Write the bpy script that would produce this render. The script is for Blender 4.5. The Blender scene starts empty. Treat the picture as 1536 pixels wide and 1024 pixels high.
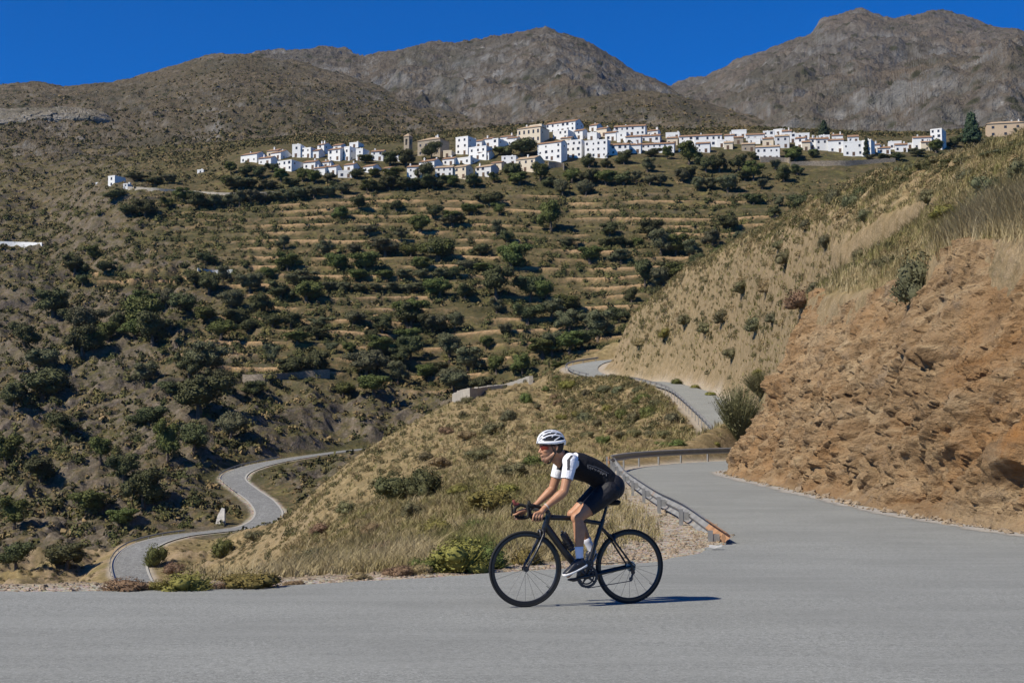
import bpy, bmesh, math, random, time
import numpy as np
from mathutils import Vector, Matrix, Quaternion
T0 = time.time()
R = math.radians
random.seed(7)
rng = np.random.default_rng(7)
scene = bpy.context.scene
COL = scene.collection

# ------------------------------------------------------------------ camera model
F, CX, CY, HOR, H = 2133.33, 768.0, 512.0, 695.0, 1.3
TH = math.atan((HOR - CY) / F)
CT, ST = math.cos(TH), math.sin(TH)

def unproj(px, py, D):
    yu = (CY - py) / F; xr = (px - CX) / F
    d = (xr, CT - ST * yu, ST + CT * yu)
    k = D / d[1]
    return np.array([d[0] * k, D, H + d[2] * k])

def proj(x, y, z):
    fw = y * CT + (z - H) * ST
    up = -y * ST + (z - H) * CT
    return CX + F * x / fw, CY - F * up / fw

# ------------------------------------------------------------------ noise
_P = rng.permutation(512).astype(np.int64)
_P = np.concatenate([_P, _P, _P, _P])
_G2 = np.array([[math.cos(a), math.sin(a)] for a in np.linspace(0, 2 * math.pi, 16, endpoint=False)])
_G3 = rng.normal(size=(64, 3)); _G3 /= np.linalg.norm(_G3, axis=1)[:, None]

def pn2(x, y):
    x = np.asarray(x, float); y = np.asarray(y, float)
    xi = np.floor(x).astype(np.int64); yi = np.floor(y).astype(np.int64)
    xf = x - xi; yf = y - yi
    u = xf * xf * xf * (xf * (xf * 6 - 15) + 10); v = yf * yf * yf * (yf * (yf * 6 - 15) + 10)
    xi &= 511; yi &= 511
    def g(ix, iy, dx, dy):
        h = _G2[_P[_P[ix & 511] + (iy & 511)] & 15]
        return h[..., 0] * dx + h[..., 1] * dy
    a = g(xi, yi, xf, yf); b = g(xi + 1, yi, xf - 1, yf)
    c = g(xi, yi + 1, xf, yf - 1); d = g(xi + 1, yi + 1, xf - 1, yf - 1)
    return 1.5 * ((a + (b - a) * u) * (1 - v) + (c + (d - c) * u) * v)

def pn3(x, y, z):
    x = np.asarray(x, float); y = np.asarray(y, float); z = np.asarray(z, float)
    xi = np.floor(x).astype(np.int64); yi = np.floor(y).astype(np.int64); zi = np.floor(z).astype(np.int64)
    xf = x - xi; yf = y - yi; zf = z - zi
    fd = lambda t: t * t * t * (t * (t * 6 - 15) + 10)
    u, v, w = fd(xf), fd(yf), fd(zf)
    def g(i, j, k):
        h = _G3[_P[_P[_P[(xi + i) & 511] + ((yi + j) & 511)] + ((zi + k) & 511)] & 63]
        return h[..., 0] * (xf - i) + h[..., 1] * (yf - j) + h[..., 2] * (zf - k)
    l = lambda a, b, t: a + (b - a) * t
    return 1.5 * l(l(l(g(0,0,0), g(1,0,0), u), l(g(0,1,0), g(1,1,0), u), v),
                   l(l(g(0,0,1), g(1,0,1), u), l(g(0,1,1), g(1,1,1), u), v), w)

def fbm2(x, y, o=4, ridged=False, gain=0.5):
    s = 0; a = 1.0; n = 0
    for i in range(o):
        v = pn2(x * 2**i + 17.3 * i, y * 2**i - 9.1 * i)
        if ridged: v = 1 - 2 * np.abs(v)
        s = s + a * v; n += a; a *= gain
    return s / n

def fbm3(x, y, z, o=4, ridged=False, gain=0.5):
    s = 0; a = 1.0; n = 0
    for i in range(o):
        v = pn3(x * 2**i + 17.3 * i, y * 2**i - 9.1 * i, z * 2**i + 4.7 * i)
        if ridged: v = 1 - 2 * np.abs(v)
        s = s + a * v; n += a; a *= gain
    return s / n

def sstep(a, b, x):
    t = np.clip((x - a) / (b - a), 0, 1)
    return t * t * (3 - 2 * t)

def cell2(x, y, seed=0):
    """distance to nearest and second jittered point, and a random id value"""
    xi = np.floor(x).astype(np.int64); yi = np.floor(y).astype(np.int64)
    d1 = np.full(x.shape, 9.0); d2 = np.full(x.shape, 9.0); idv = np.zeros(x.shape)
    for i in (-1, 0, 1):
        for j in (-1, 0, 1):
            h = _P[_P[(xi + i) & 511] + ((yi + j + seed) & 511)]
            jx = (h & 31) / 31.0; jy = ((h >> 4) & 31) / 31.0
            d = np.hypot(xi + i + 0.1 + 0.8 * jx - x, yi + j + 0.1 + 0.8 * jy - y)
            nearer = d < d1
            d2 = np.where(nearer, d1, np.minimum(d2, d))
            idv = np.where(nearer, (h % 97) / 97.0, idv)
            d1 = np.where(nearer, d, d1)
    return d1, d2, idv

def facets(x, y, seed=0):
    """planar tilted pieces: nearest jittered cell gives a plane with its own tilt and height"""
    xi = np.floor(x).astype(np.int64); yi = np.floor(y).astype(np.int64)
    d1 = np.full(x.shape, 9.0); out = np.zeros(x.shape)
    for i in (-1, 0, 1):
        for j in (-1, 0, 1):
            h = _P[_P[(xi + i) & 511] + ((yi + j + seed) & 511)]
            dx = x - (xi + i + 0.1 + 0.8 * (h & 31) / 31.0); dy = y - (yi + j + 0.1 + 0.8 * ((h >> 4) & 31) / 31.0)
            d = np.hypot(dx, dy); tx = (_P[h & 511] % 64) / 31.5 - 1; ty = (_P[(h + 77) & 511] % 64) / 31.5 - 1; hz = (_P[(h + 191) & 511] % 64) / 63.0 - .5
            nearer = d < d1
            out = np.where(nearer, tx * dx + ty * dy + .55 * hz, out); d1 = np.where(nearer, d, d1)
    return out

# ------------------------------------------------------------------ mesh and object helpers
def link(o, parent=None):
    COL.objects.link(o)
    if parent is not None: o.parent = parent
    return o

def mesh_obj(name, verts, faces, mat=None, parent=None, smooth=False, attrs=None, loc=None):
    """verts (n,3) array; faces (m,4)/(m,3) int array or list of lists"""
    me = bpy.data.meshes.new(name)
    verts = np.asarray(verts, dtype=np.float32)
    if isinstance(faces, np.ndarray):
        m, k = faces.shape
        me.vertices.add(len(verts)); me.vertices.foreach_set('co', verts.ravel())
        me.loops.add(m * k); me.loops.foreach_set('vertex_index', faces.astype(np.int32).ravel())
        me.polygons.add(m)
        me.polygons.foreach_set('loop_start', np.arange(0, m * k, k, dtype=np.int32))
        me.update(calc_edges=True); me.validate()
    else:
        me.from_pydata(verts.tolist(), [], faces); me.update()
    if smooth: me.polygons.foreach_set('use_smooth', np.ones(len(me.polygons), dtype=bool))
    for k, v in (attrs or {}).items():
        a = me.attributes.new(k, 'FLOAT', 'POINT'); a.data.foreach_set('value', np.asarray(v, dtype=np.float32))
    if mat is not None:
        for mm in (mat if isinstance(mat, (list, tuple)) else [mat]): me.materials.append(mm)
    o = bpy.data.objects.new(name, me)
    if loc is not None: o.location = loc
    return link(o, parent)

def bm_obj(name, bm, mat=None, parent=None, smooth=False):
    me = bpy.data.meshes.new(name); bm.to_mesh(me); bm.free()
    if smooth: me.polygons.foreach_set('use_smooth', np.ones(len(me.polygons), dtype=bool))
    if mat is not None:
        for mm in (mat if isinstance(mat, (list, tuple)) else [mat]): me.materials.append(mm)
    return link(bpy.data.objects.new(name, me), parent)

def empty(name, loc=(0, 0, 0), rz=0.0):
    o = bpy.data.objects.new(name, None); o.empty_display_size = 0.2
    o.location = loc; o.rotation_euler = (0, 0, rz)
    return link(o)

def tag(o, label=None, cat=None, group=None, kind=None):
    if label: o['label'] = label
    if cat: o['category'] = cat
    if group: o['group'] = group
    if kind: o['kind'] = kind
    return o

def grid_faces(nr, nc):
    i = np.arange(nr - 1)[:, None] * nc + np.arange(nc - 1)[None, :]
    i = i.ravel()
    return np.stack([i, i + 1, i + nc + 1, i + nc], axis=1)

def catmull(pts, n=8):
    pts = [np.asarray(p, float) for p in pts]
    out = []
    for i in range(len(pts) - 1):
        p0 = pts[max(i - 1, 0)]; p1 = pts[i]; p2 = pts[i + 1]; p3 = pts[min(i + 2, len(pts) - 1)]
        for k in range(n):
            t = k / n
            out.append(0.5 * (2 * p1 + (p2 - p0) * t + (2 * p0 - 5 * p1 + 4 * p2 - p3) * t * t + (3 * p1 - p0 - 3 * p2 + p3) * t**3))
    out.append(pts[-1])
    return np.array(out)

class MB:
    """mesh collector: several shapes into ONE mesh"""
    def __init__(s): s.v = []; s.f = []; s.mi = []; s.cur = 0
    def add(s, verts, faces):
        o = len(s.v); s.v += [tuple(map(float, p)) for p in verts]
        s.f += [[o + i for i in f] for f in faces]; s.mi += [s.cur] * len(faces)
    def box(s, x0, x1, y0, y1, z0, z1, M=None):
        v = [(x, y, z) for z in (z0, z1) for (x, y) in ((x0, y0), (x1, y0), (x1, y1), (x0, y1))]
        if M is not None: v = [M @ Vector(p) for p in v]
        s.add(v, [[3, 2, 1, 0], [4, 5, 6, 7], [0, 1, 5, 4], [1, 2, 6, 5], [2, 3, 7, 6], [3, 0, 4, 7]])
    def tube(s, pts, rad, seg=8, cap=True, flat=1.0, up=(0, 0, 1)):
        """swept tube; rad scalar or list; flat squeezes along the binormal"""
        pts = [Vector(p) for p in pts]; n = len(pts)
        rad = [rad] * n if not hasattr(rad, '__len__') else list(rad)
        ref = None; rings = []
        for i in range(n):
            t = (pts[min(i + 1, n - 1)] - pts[max(i - 1, 0)])
            t = t.normalized() if t.length > 1e-9 else Vector((1, 0, 0))
            if ref is None:
                u = Vector(up)
                if abs(u.dot(t)) > 0.95: u = Vector((0, 1, 0)) if abs(t.y) < .9 else Vector((1, 0, 0))
                ref = (u - t * u.dot(t)).normalized()
            else:
                ref = (ref - t * ref.dot(t)); ref = ref.normalized() if ref.length > 1e-6 else Vector((0, 1, 0))
            b = t.cross(ref)
            rings.append([pts[i] + (ref * math.cos(a) + b * math.sin(a) * flat) * rad[i] for a in [2 * math.pi * k / seg for k in range(seg)]])
        v = [p for r in rings for p in r]; f = []
        for i in range(n - 1):
            for k in range(seg):
                a = i * seg + k; b2 = i * seg + (k + 1) % seg
                f.append([a, b2, b2 + seg, a + seg])
        if cap: f.append(list(range(seg))[::-1]); f.append([(n - 1) * seg + k for k in range(seg)])
        s.add(v, f)
    def ring(s, c, axis, prof, seg=48):
        """closed-profile revolve: prof list of (radius, along-axis)"""
        axis = Vector(axis).normalized(); c = Vector(c)
        u = axis.orthogonal().normalized(); w = axis.cross(u); m = len(prof); v = []; f = []
        for k in range(seg):
            a = 2 * math.pi * k / seg; d = u * math.cos(a) + w * math.sin(a)
            v += [c + d * r + axis * h for r, h in prof]
        for k in range(seg):
            k2 = (k + 1) % seg
            for j in range(m):
                j2 = (j + 1) % m
                f.append([k * m + j, k2 * m + j, k2 * m + j2, k * m + j2])
        s.add(v, f)
    def cyl(s, p0, p1, r, seg=16): s.tube([p0, p1], r, seg)
    def sphere(s, c, r, seg=10, rings=7, sc=(1, 1, 1)):
        v = []; f = []
        for i in range(rings + 1):
            t = math.pi * i / rings
            for k in range(seg):
                a = 2 * math.pi * k / seg
                v.append((c[0] + r * sc[0] * math.sin(t) * math.cos(a), c[1] + r * sc[1] * math.sin(t) * math.sin(a), c[2] + r * sc[2] * math.cos(t)))
        for i in range(rings):
            for k in range(seg):
                a = i * seg + k; b = i * seg + (k + 1) % seg
                f.append([a, a + seg, b + seg, b])
        s.add(v, f)
    def build(s, name, mat, parent=None, smooth=False, auto=None):
        o = mesh_obj(name, s.v, s.f, mat, parent, smooth)
        o.data.polygons.foreach_set('material_index', np.array(s.mi, dtype=np.int32))
        if auto is not None:
            o.data.polygons.foreach_set('use_smooth', np.ones(len(o.data.polygons), dtype=bool))
            o.data.set_sharp_from_angle(angle=R(auto))
        return o

# ------------------------------------------------------------------ material helper
class NT:
    def __init__(s, name):
        s.m = bpy.data.materials.new(name); s.m.use_nodes = True
        s.t = s.m.node_tree; s.n = s.t.nodes; s.l = s.t.links
        s.bsdf = s.n['Principled BSDF']; s.out = s.n['Material Output']
    def node(s, typ, **kw):
        n = s.n.new(typ)
        for k, v in kw.items():
            if k.startswith('i_'):
                key = k[2:]
                n.inputs[int(key) if key.isdigit() else key.replace('_', ' ')].default_value = v
            else: setattr(n, k, v)
        return n
    def link(s, a, b): s.l.new(a, b)
    def coord(s, kind='Object', scale=None):
        c = s.node('ShaderNodeTexCoord').outputs[kind]
        if scale is not None:
            m = s.node('ShaderNodeMapping'); m.inputs['Scale'].default_value = scale
            s.link(c, m.inputs['Vector']); c = m.outputs[0]
        return c
    def noise(s, vec, scale, detail=4, rough=0.55, dist=0.0):
        n = s.node('ShaderNodeTexNoise'); n.inputs['Scale'].default_value = scale
        n.inputs['Detail'].default_value = detail; n.inputs['Roughness'].default_value = rough; n.inputs['Distortion'].default_value = dist
        s.link(vec, n.inputs['Vector']); return n.outputs[0]
    def voro(s, vec, scale, feature='F1', out='Distance', rand=1.0):
        n = s.node('ShaderNodeTexVoronoi', feature=feature); n.inputs['Scale'].default_value = scale
        n.inputs['Randomness'].default_value = rand
        s.link(vec, n.inputs['Vector']); return n.outputs[out]
    def ramp(s, fac, stops, interp='LINEAR'):
        n = s.node('ShaderNodeValToRGB'); n.color_ramp.interpolation = interp
        e = n.color_ramp.elements
        while len(e) > 1: e.remove(e[-1])
        for i, (p, c) in enumerate(stops):
            c = (c, c, c) if not hasattr(c, '__len__') else c
            x = e[0] if i == 0 else e.new(p)
            x.position = p; x.color = (*c[:3], 1)
        s.link(fac, n.inputs[0]); return n.outputs[0]
    def mix(s, fac, a, b, mode='MIX'):
        n = s.node('ShaderNodeMix', data_type='RGBA', blend_type=mode)
        for sock, v in ((n.inputs[0], fac), (n.inputs[6], a), (n.inputs[7], b)):
            if isinstance(v, (int, float)): sock.default_value = v
            elif isinstance(v, (tuple, list)): sock.default_value = (*v[:3], 1)
            else: s.link(v, sock)
        return n.outputs[2]
    def math(s, op, a, b=None, clamp=False):
        n = s.node('ShaderNodeMath', operation=op, use_clamp=clamp)
        for i, v in enumerate((a, b)):
            if v is None: continue
            if isinstance(v, (int, float)): n.inputs[i].default_value = v
            else: s.link(v, n.inputs[i])
        return n.outputs[0]
    def attr(s, name):
        n = s.node('ShaderNodeAttribute'); n.attribute_name = name; return n.outputs['Fac']
    def attrv(s, name):
        n = s.node('ShaderNodeAttribute'); n.attribute_name = name; return n.outputs['Color']
    def bump(s, height, strength=0.5, dist=0.05, normal=None):
        n = s.node('ShaderNodeBump'); n.inputs['Strength'].default_value = strength; n.inputs['Distance'].default_value = dist
        s.link(height, n.inputs['Height'])
        if normal is not None: s.link(normal, n.inputs['Normal'])
        return n.outputs[0]
    def finish(s, color=None, rough=0.9, normal=None, spec=0.2, metal=0.0):
        b = s.bsdf
        if color is not None:
            if isinstance(color, (tuple, list)): b.inputs['Base Color'].default_value = (*color[:3], 1)
            else: s.link(color, b.inputs['Base Color'])
        if isinstance(rough, (int, float)): b.inputs['Roughness'].default_value = rough
        else: s.link(rough, b.inputs['Roughness'])
        b.inputs['Specular IOR Level'].default_value = spec
        b.inputs['Metallic'].default_value = metal
        if normal is not None: s.link(normal, b.inputs['Normal'])
        return s.m

def simple_mat(name, col, rough=0.6, spec=0.3, metal=0.0, var=0.0, scale=8.0, bump=0.0):
    m = NT(name); v = m.coord('Object')
    if var > 0:
        n = m.noise(v, scale, 5)
        c0 = tuple(c * (1 - var) for c in col); c1 = tuple(min(1, c * (1 + var)) for c in col)
        c = m.ramp(n, [(0.3, c0), (0.7, c1)])
        nm = m.bump(n, 1.0, bump) if bump else None
        return m.finish(c, rough, nm, spec, metal)
    return m.finish(col, rough, None, spec, metal)
# ------------------------------------------------------------------ terrain: control points (pixel column, pixel row, distance) seen in the photo
CP = [
 # verge and spur in front of the camera
 (-400,905,22),(-400,985,45),(-400,1000,100),(-400,930,200),(-400,880,300),
 (-150,905,21),(-150,985,45),(-150,990,100),(-150,930,200),(-150,885,290),
 (0,905,21),(0,980,45),(0,985,100),(0,930,200),(0,884,275),
 (120,905,21),(120,975,45),(120,980,100),(120,915,210),
 (220,902,21),(220,960,45),(220,965,100),(220,905,220),
 (320,895,21),(320,930,45),(320,925,100),(320,885,200),(330,850,262),
 (420,878,21),(420,880,45),(420,855,90),(420,825,160),(430,775,255),
 (500,862,22),(500,850,32),(500,800,70),(500,735,160),(540,690,272),
 (600,856,21),(600,812,36),(600,748,75),(600,694,150),(600,654,262),
 (700,852,20),(700,828,26),(700,768,45),(700,705,95),(700,642,170),(695,596,275),
 (800,842,20.5),(800,790,30),(800,745,48),(800,690,90),(800,640,150),(800,600,215),(800,574,270),
 (880,800,26),(880,745,42),(880,700,72),(880,650,120),(880,605,190),(870,572,236),
 (960,795,25),(950,768,30),(960,694,84),(960,656,118),(960,608,180),
 (1000,812,24),(1000,692,88),(1000,655,120),(1000,618,155),(1050,682,98),(1062,664,118),(1040,640,138),
 (760,610,300),(700,640,320),(640,675,330),(560,720,320),(480,760,310),(760,640,360),
 (850,562,300),(900,548,300),(940,545,330),(860,590,340),
 # hill on the right, above the rock cut
 (1900,120,48),(1750,150,55),(1640,260,42),(1536,345,34),(1536,280,52),(1536,216,80),(1450,320,44),(1450,285,70),(1420,250,108),
 (1390,385,45),(1390,330,70),(1400,290,95),(1300,420,52),(1300,365,95),(1300,320,118),(1302,277,142),(1200,450,60),
 (1200,410,125),(1200,360,148),(1200,322,168),(1130,480,140),(1110,430,170),(1100,385,192),(1040,520,172),(1030,465,200),(1000,442,214),
 (985,520,205),(940,525,224),(942,490,232),(905,514,246),
 # behind that ridge
 (1750,240,130),(1536,290,150),(1420,330,190),(1302,370,230),(1200,420,260),(1100,490,290),(1000,545,310),(940,560,320),
 (1900,260,300),(1536,330,330),(1400,380,330),(1300,420,360),(1200,460,380),(1100,500,400),(1000,540,400),
 # road below and the rocky slope over it
 (205,880,262),(190,842,282),(240,806,300),(330,798,308),(405,772,328),(370,735,358),(342,714,376),(400,692,398),(480,682,414),(565,668,430),
 (300,840,290),(130,860,285),(60,830,305),(100,780,340),(0,760,365),(-200,800,360),(200,770,335),(270,760,340),(330,770,335),(300,730,362),
 (-200,620,450),(0,600,465),(100,640,440),(200,640,430),(280,640,420),(380,650,420),(440,640,435),(520,630,455),(600,625,470),(640,640,440),
 (680,590,480),(740,560,490),(820,540,492),(880,520,500),
 # terraces
 (0,480,560),(100,520,520),(200,540,500),(300,560,482),(400,562,478),(480,560,480),(560,545,490),
 (0,400,650),(100,440,600),(200,440,585),(300,440,575),(400,440,565),(500,440,563),(600,450,556),(700,450,556),(800,460,552),(900,450,556),(1000,430,566),
 (200,350,660),(350,350,650),(500,350,642),(650,350,640),(800,350,640),(950,340,644),(1100,335,650),(1200,320,655),(1300,300,665),
 (150,283,742),(250,290,715),(400,285,716),(550,290,708),(700,285,706),(850,290,704),(1000,280,704),(1150,270,706),(1300,262,712),(1420,262,720),(1550,262,730),
 # village shelf
 (370,245,758),(450,246,758),(540,246,752),(640,262,730),(700,255,740),(760,250,742),(830,243,746),(900,240,748),(960,234,752),(1050,230,755),(1150,238,745),(1250,232,750),(1310,236,746),(1400,226,764),(1500,210,790),(1600,205,800),
 (440,226,800),(520,228,800),(640,226,800),(720,220,800),(790,206,815),(860,206,812),(950,208,808),(1050,212,806),(1120,206,810),(1200,208,806),(1300,214,800),
 (440,215,850),(560,215,850),(700,208,850),(820,192,850),(900,194,850),(960,199,850),(1100,198,850),(1200,199,850),(1300,206,850),(1450,202,860),(1600,196,860),
 (400,212,950),(600,208,960),(800,190,970),(1000,198,960),(1200,198,960),(1400,202,960),(1700,200,960),
 # hillside left of the village
 (-250,480,600),(-250,370,740),(0,362,705),(60,366,700),(90,330,770),(30,320,800),(-250,300,860),(0,270,880),(100,280,850),(200,262,800),(300,258,790),(100,240,960),(250,240,900),(0,235,980),(-250,230,1000),
]
P3 = np.array([unproj(*c) for c in CP])
def feat(x, y): return np.stack([x / y * 3.2, np.log(y)], -1)
_fx = feat(P3[:, 0], P3[:, 1]); _fe = (P3[:, 2] - H) / P3[:, 1]
def _phi(r2): return r2 * np.log(r2 + 1e-12) * 0.5
_n = len(_fx)
_A = np.zeros((_n + 3, _n + 3))
_A[:_n, :_n] = _phi(((_fx[:, None] - _fx[None]) ** 2).sum(-1)) + np.eye(_n) * 2e-3
_A[:_n, _n] = 1; _A[:_n, _n+1:] = _fx; _A[_n, :_n] = 1; _A[_n+1:, :_n] = _fx.T
_w = np.linalg.solve(_A, np.concatenate([_fe, [0, 0, 0]]))
def tps(x, y):
    x = np.asarray(x, float); y = np.asarray(y, float); sh = x.shape
    q = feat(x.ravel(), y.ravel()); out = np.empty(len(q))
    for i in range(0, len(q), 20000):
        c = q[i:i+20000]
        r2 = (c[:, None, 0] - _fx[None, :, 0]) ** 2 + (c[:, None, 1] - _fx[None, :, 1]) ** 2
        out[i:i+20000] = _phi(r2) @ _w[:_n] + _w[_n] + c @ _w[_n+1:]
    return (out * y.ravel() + H).reshape(sh)

# ------------------------------------------------------------------ roads
def zroad(y): return 0.026 * np.maximum(0, y - 20 + 3 * np.exp(-np.maximum(y - 20, 0) / 3) - 3)
def flat_pt(px, py):                                   # a pixel on the level near road
    return unproj(px, py, H * F / (py - HOR))[:2]
# outer edge of the near road (verge, then guard rail), inner edge (foot of the rock cut)
OUT = [flat_pt(-500, 887), flat_pt(-200, 886), flat_pt(0, 884), flat_pt(300, 880), flat_pt(600, 866), flat_pt(800, 853), flat_pt(920, 845), flat_pt(1000, 837), flat_pt(1060, 822),
       (3.72, 24.6), (3.95, 30), (4.05, 36), (4.1, 45), (4.3, 54), (5.0, 61), (6.6, 68), (9.2, 74.5), (12.6, 80), (15.6, 86), (17.2, 92), (17.8, 99), (17.5, 107), (17.5, 115), (18.3, 125)]
INN = [(40, 5), (22, 9), (13.5, 14), (10.2, 19), (9.0, 24), (8.35, 30), (8.2, 36), (8.25, 45), (8.2, 52), (8.35, 57.5), (9.2, 61), (11.2, 65), (14.6, 70), (18.2, 76), (21, 83), (22.6, 91), (23.2, 99), (22.9, 107), (22.9, 115), (23.9, 125)]
OUTc = catmull(OUT, 5); INNc = catmull(INN, 5)
NEARPOLY = np.array(list(OUTc) + list(INNc[::-1]) + [(40, -6), (-40, -6), (-40, OUTc[0][1])])
# upper road: left edge where its rail stands
UP_L = np.array([unproj(*c) for c in [(1083,660,125),(1050,625,150),(1010,590,185),(985,580,200),(950,572,215),(905,570,228),(870,563,240),(852,555,251),(862,547,262),(905,540,270)]])
UPe = catmull(UP_L, 8)
def offset(path, d):
    t = np.gradient(path[:, :2], axis=0); t /= np.linalg.norm(t, axis=1)[:, None]
    o = path.copy(); o[:, 0] += t[:, 1] * d; o[:, 1] -= t[:, 0] * d
    return o
UPc = offset(UPe, 2.7)
# join with a smooth height from the near road's end
zend = float(zroad(125.0)); UPc[:, 2] += (zend - UPc[0, 2]) * np.exp(-np.arange(len(UPc)) / 10.0)
LOW = np.array([unproj(*c) for c in [(240,940,215),(222,900,245),(200,868,268),(196,840,283),(218,818,294),(265,804,303),(330,796,310),(382,788,318),(403,772,330),(392,752,343),(366,733,360),(350,717,374),(368,704,385),(410,693,399),(470,683,413),(540,674,426),(620,668,440)]])
LOWc = catmull(LOW, 8)

def dist_path(x, y, path):
    """distance to a polyline with heights and the height at the nearest point"""
    best = np.full(x.shape, 1e9); bz = np.zeros(x.shape)
    for a, b in zip(path[:-1], path[1:]):
        dx, dy = b[0] - a[0], b[1] - a[1]; L = dx * dx + dy * dy + 1e-9
        t = np.clip(((x - a[0]) * dx + (y - a[1]) * dy) / L, 0, 1)
        d = np.hypot(x - a[0] - t * dx, y - a[1] - t * dy)
        m = d < best
        best = np.where(m, d, best); bz = np.where(m, a[2] + t * (b[2] - a[2]), bz)
    return best, bz
def in_poly(x, y, poly):
    r = np.zeros(x.shape, bool); n = len(poly)
    for i in range(n):
        x0, y0 = poly[i]; x1, y1 = poly[(i + 1) % n]
        c = ((y0 > y) != (y1 > y))
        if y0 != y1: r ^= c & (x < (x1 - x0) * (y - y0) / (y1 - y0) + x0)
    return r
OUT3 = np.column_stack([OUTc, zroad(OUTc[:, 1])]); INN3 = np.column_stack([INNc, zroad(INNc[:, 1])])

def near_dist(x, y):
    """signed distance to the near road (negative inside) and True where the rock-cut side is nearer"""
    do, _ = dist_path(x, y, OUT3); di, _ = dist_path(x, y, INN3)
    ins = in_poly(x, y, NEARPOLY)
    d = np.minimum(do, di)
    return np.where(ins, -d, d), di < do

def terrace(z, x, y):
    """step the slope into dry-stone terraces"""
    px, py = proj(x, y, z)
    m = sstep(180, 380, px + 90 * pn2(x * .012, y * .012)) * sstep(600, 560, py - 14 * pn2(x * .03, y * .02)) * sstep(286, 300, py + 6 * pn2(x * .05, 3)) * (y > 440)
    m = m * sstep(-0.55, -0.15, fbm2(x * .011 + 5, z * .035, 3))
    m = np.maximum(m, (px > 105) * sstep(470, 440, px) * sstep(402, 408, py) * sstep(436, 428, py) * (y > 440))
    T = 5.6
    q = z / T + 0.55 * pn2(x * .012 + 9, y * .01) + 0.16 * pn2(x * .045, y * .03)
    fl = np.floor(q); fr = q - fl
    st = fl + .50 * np.clip(fr / .72, 0, 1) + .50 * sstep(0.72, 0.86, fr)
    patchy = sstep(-.22, .18, fbm2(x * .035 + 2, fl * 7.7 + y * .004, 3))
    return z + m * T * (st - q), m, sstep(.78, .84, fr) * sstep(1.02, .94, fr) * m * (.06 + .94 * patchy)

def terrain(x, y, ret=False):
    z = tps(x, y)
    nd, bank = near_dist(x, y) if y.min() < 140 else (np.full(x.shape, 99.), np.zeros(x.shape, bool))
    du, zu = dist_path(x, y, UPc) if y.min() < 330 else (np.full(x.shape, 99.), z)
    dl, zl = dist_path(x, y, LOWc) if y.max() > 200 else (np.full(x.shape, 99.), z)
    px, py = proj(x, y, z)
    # relief
    big = fbm2(x * .02, y * .02, 4); rid = fbm2(x * .045 + 3, y * .045, 5, ridged=True)
    amp = np.clip(y / 250.0, 0.05, 1.6)
    gully = sstep(470, 250, px) * sstep(360, 420, py) * (y > 260)
    gully = np.maximum(gully, sstep(560, 600, py) * (y > 330) * 0.9)
    gully = np.maximum(gully, sstep(350, 150, px) * (y > 600) * .8)
    rel = amp * (0.9 * big + 0.5 * rid) + gully * amp * 3.6 * (rid - 0.35)
    rel = rel + 0.35 * np.clip(y / 60, .15, 1.2) * fbm2(x * .35, y * .35, 3) * sstep(420, 330, y)
    hillm = (px > 760) * sstep(60, 100, y) * sstep(330, 270, y) * sstep(500, 520, px + 40)
    rel = rel + hillm * (1.1 * (fbm2(x * .16 + 2, y * .16, 5, ridged=True, gain=.6) - .2) + .5 * fbm2(x * .6, y * .6, 4))
    q = .8 * x + .6 * y; q2 = -.6 * x + .8 * y
    rel = rel + gully * amp * 1.6 * (fbm2(q * .02, q2 * .16, 5, ridged=True, gain=.6) - .2)
    free = sstep(0.5, 8, nd) * sstep(3, 10, du) * sstep(3, 14, dl)
    z = z + rel * free
    zt, tm, wall = terrace(z, x, y)
    z = np.where(y > 430, zt, z)
    # cuttings and embankments beside the roads
    k = np.where(bank, sstep(2.2, 3.9, nd), sstep(0.9, 3.4, nd)); k = np.where(nd < 0, 0, k)
    zr = zroad(y) - 0.015 - 0.14 * sstep(0.0, -0.5, nd) + .03 * np.maximum(0, fbm2(x * 1.6, y * 1.6, 4)) * sstep(0.1, .5, nd) * (y < 60)
    z = zr + (z - zr) * k
    ku = sstep(3.5, 8.5, du); z = (zu - 0.12) + (z - zu + 0.12) * ku
    kl = sstep(4.0, 10, dl); z = (zl - 0.12) + (z - zl + 0.12) * kl
    if ret: return z, dict(nd=nd, bank=bank, du=du, dl=dl, terr=tm, wall=wall)
    return z

def polar_grid(d0, d1, nr, nc, p0=-420, p1=1960):
    a = (np.linspace(p0, p1, nc) - CX) / F
    D = np.exp(np.linspace(math.log(d0), math.log(d1), nr))
    A, DD = np.meshgrid(a, D)
    return A * DD, DD
NC = 760
GX1, GY1 = polar_grid(11.5, 300, 640, NC)
GZ1, GA1 = terrain(GX1, GY1, True)
GX2, GY2 = polar_grid(300, 1000, 960, NC)
GZ2, GA2 = terrain(GX2, GY2, True)
GZ2[0] = GZ1[-1]
ALLX = np.vstack([GX1, GX2[1:]]); ALLY = np.vstack([GY1, GY2[1:]]); ALLZ = np.vstack([GZ1, GZ2[1:]])
APX, APY = proj(ALLX, ALLY, ALLZ)

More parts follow.
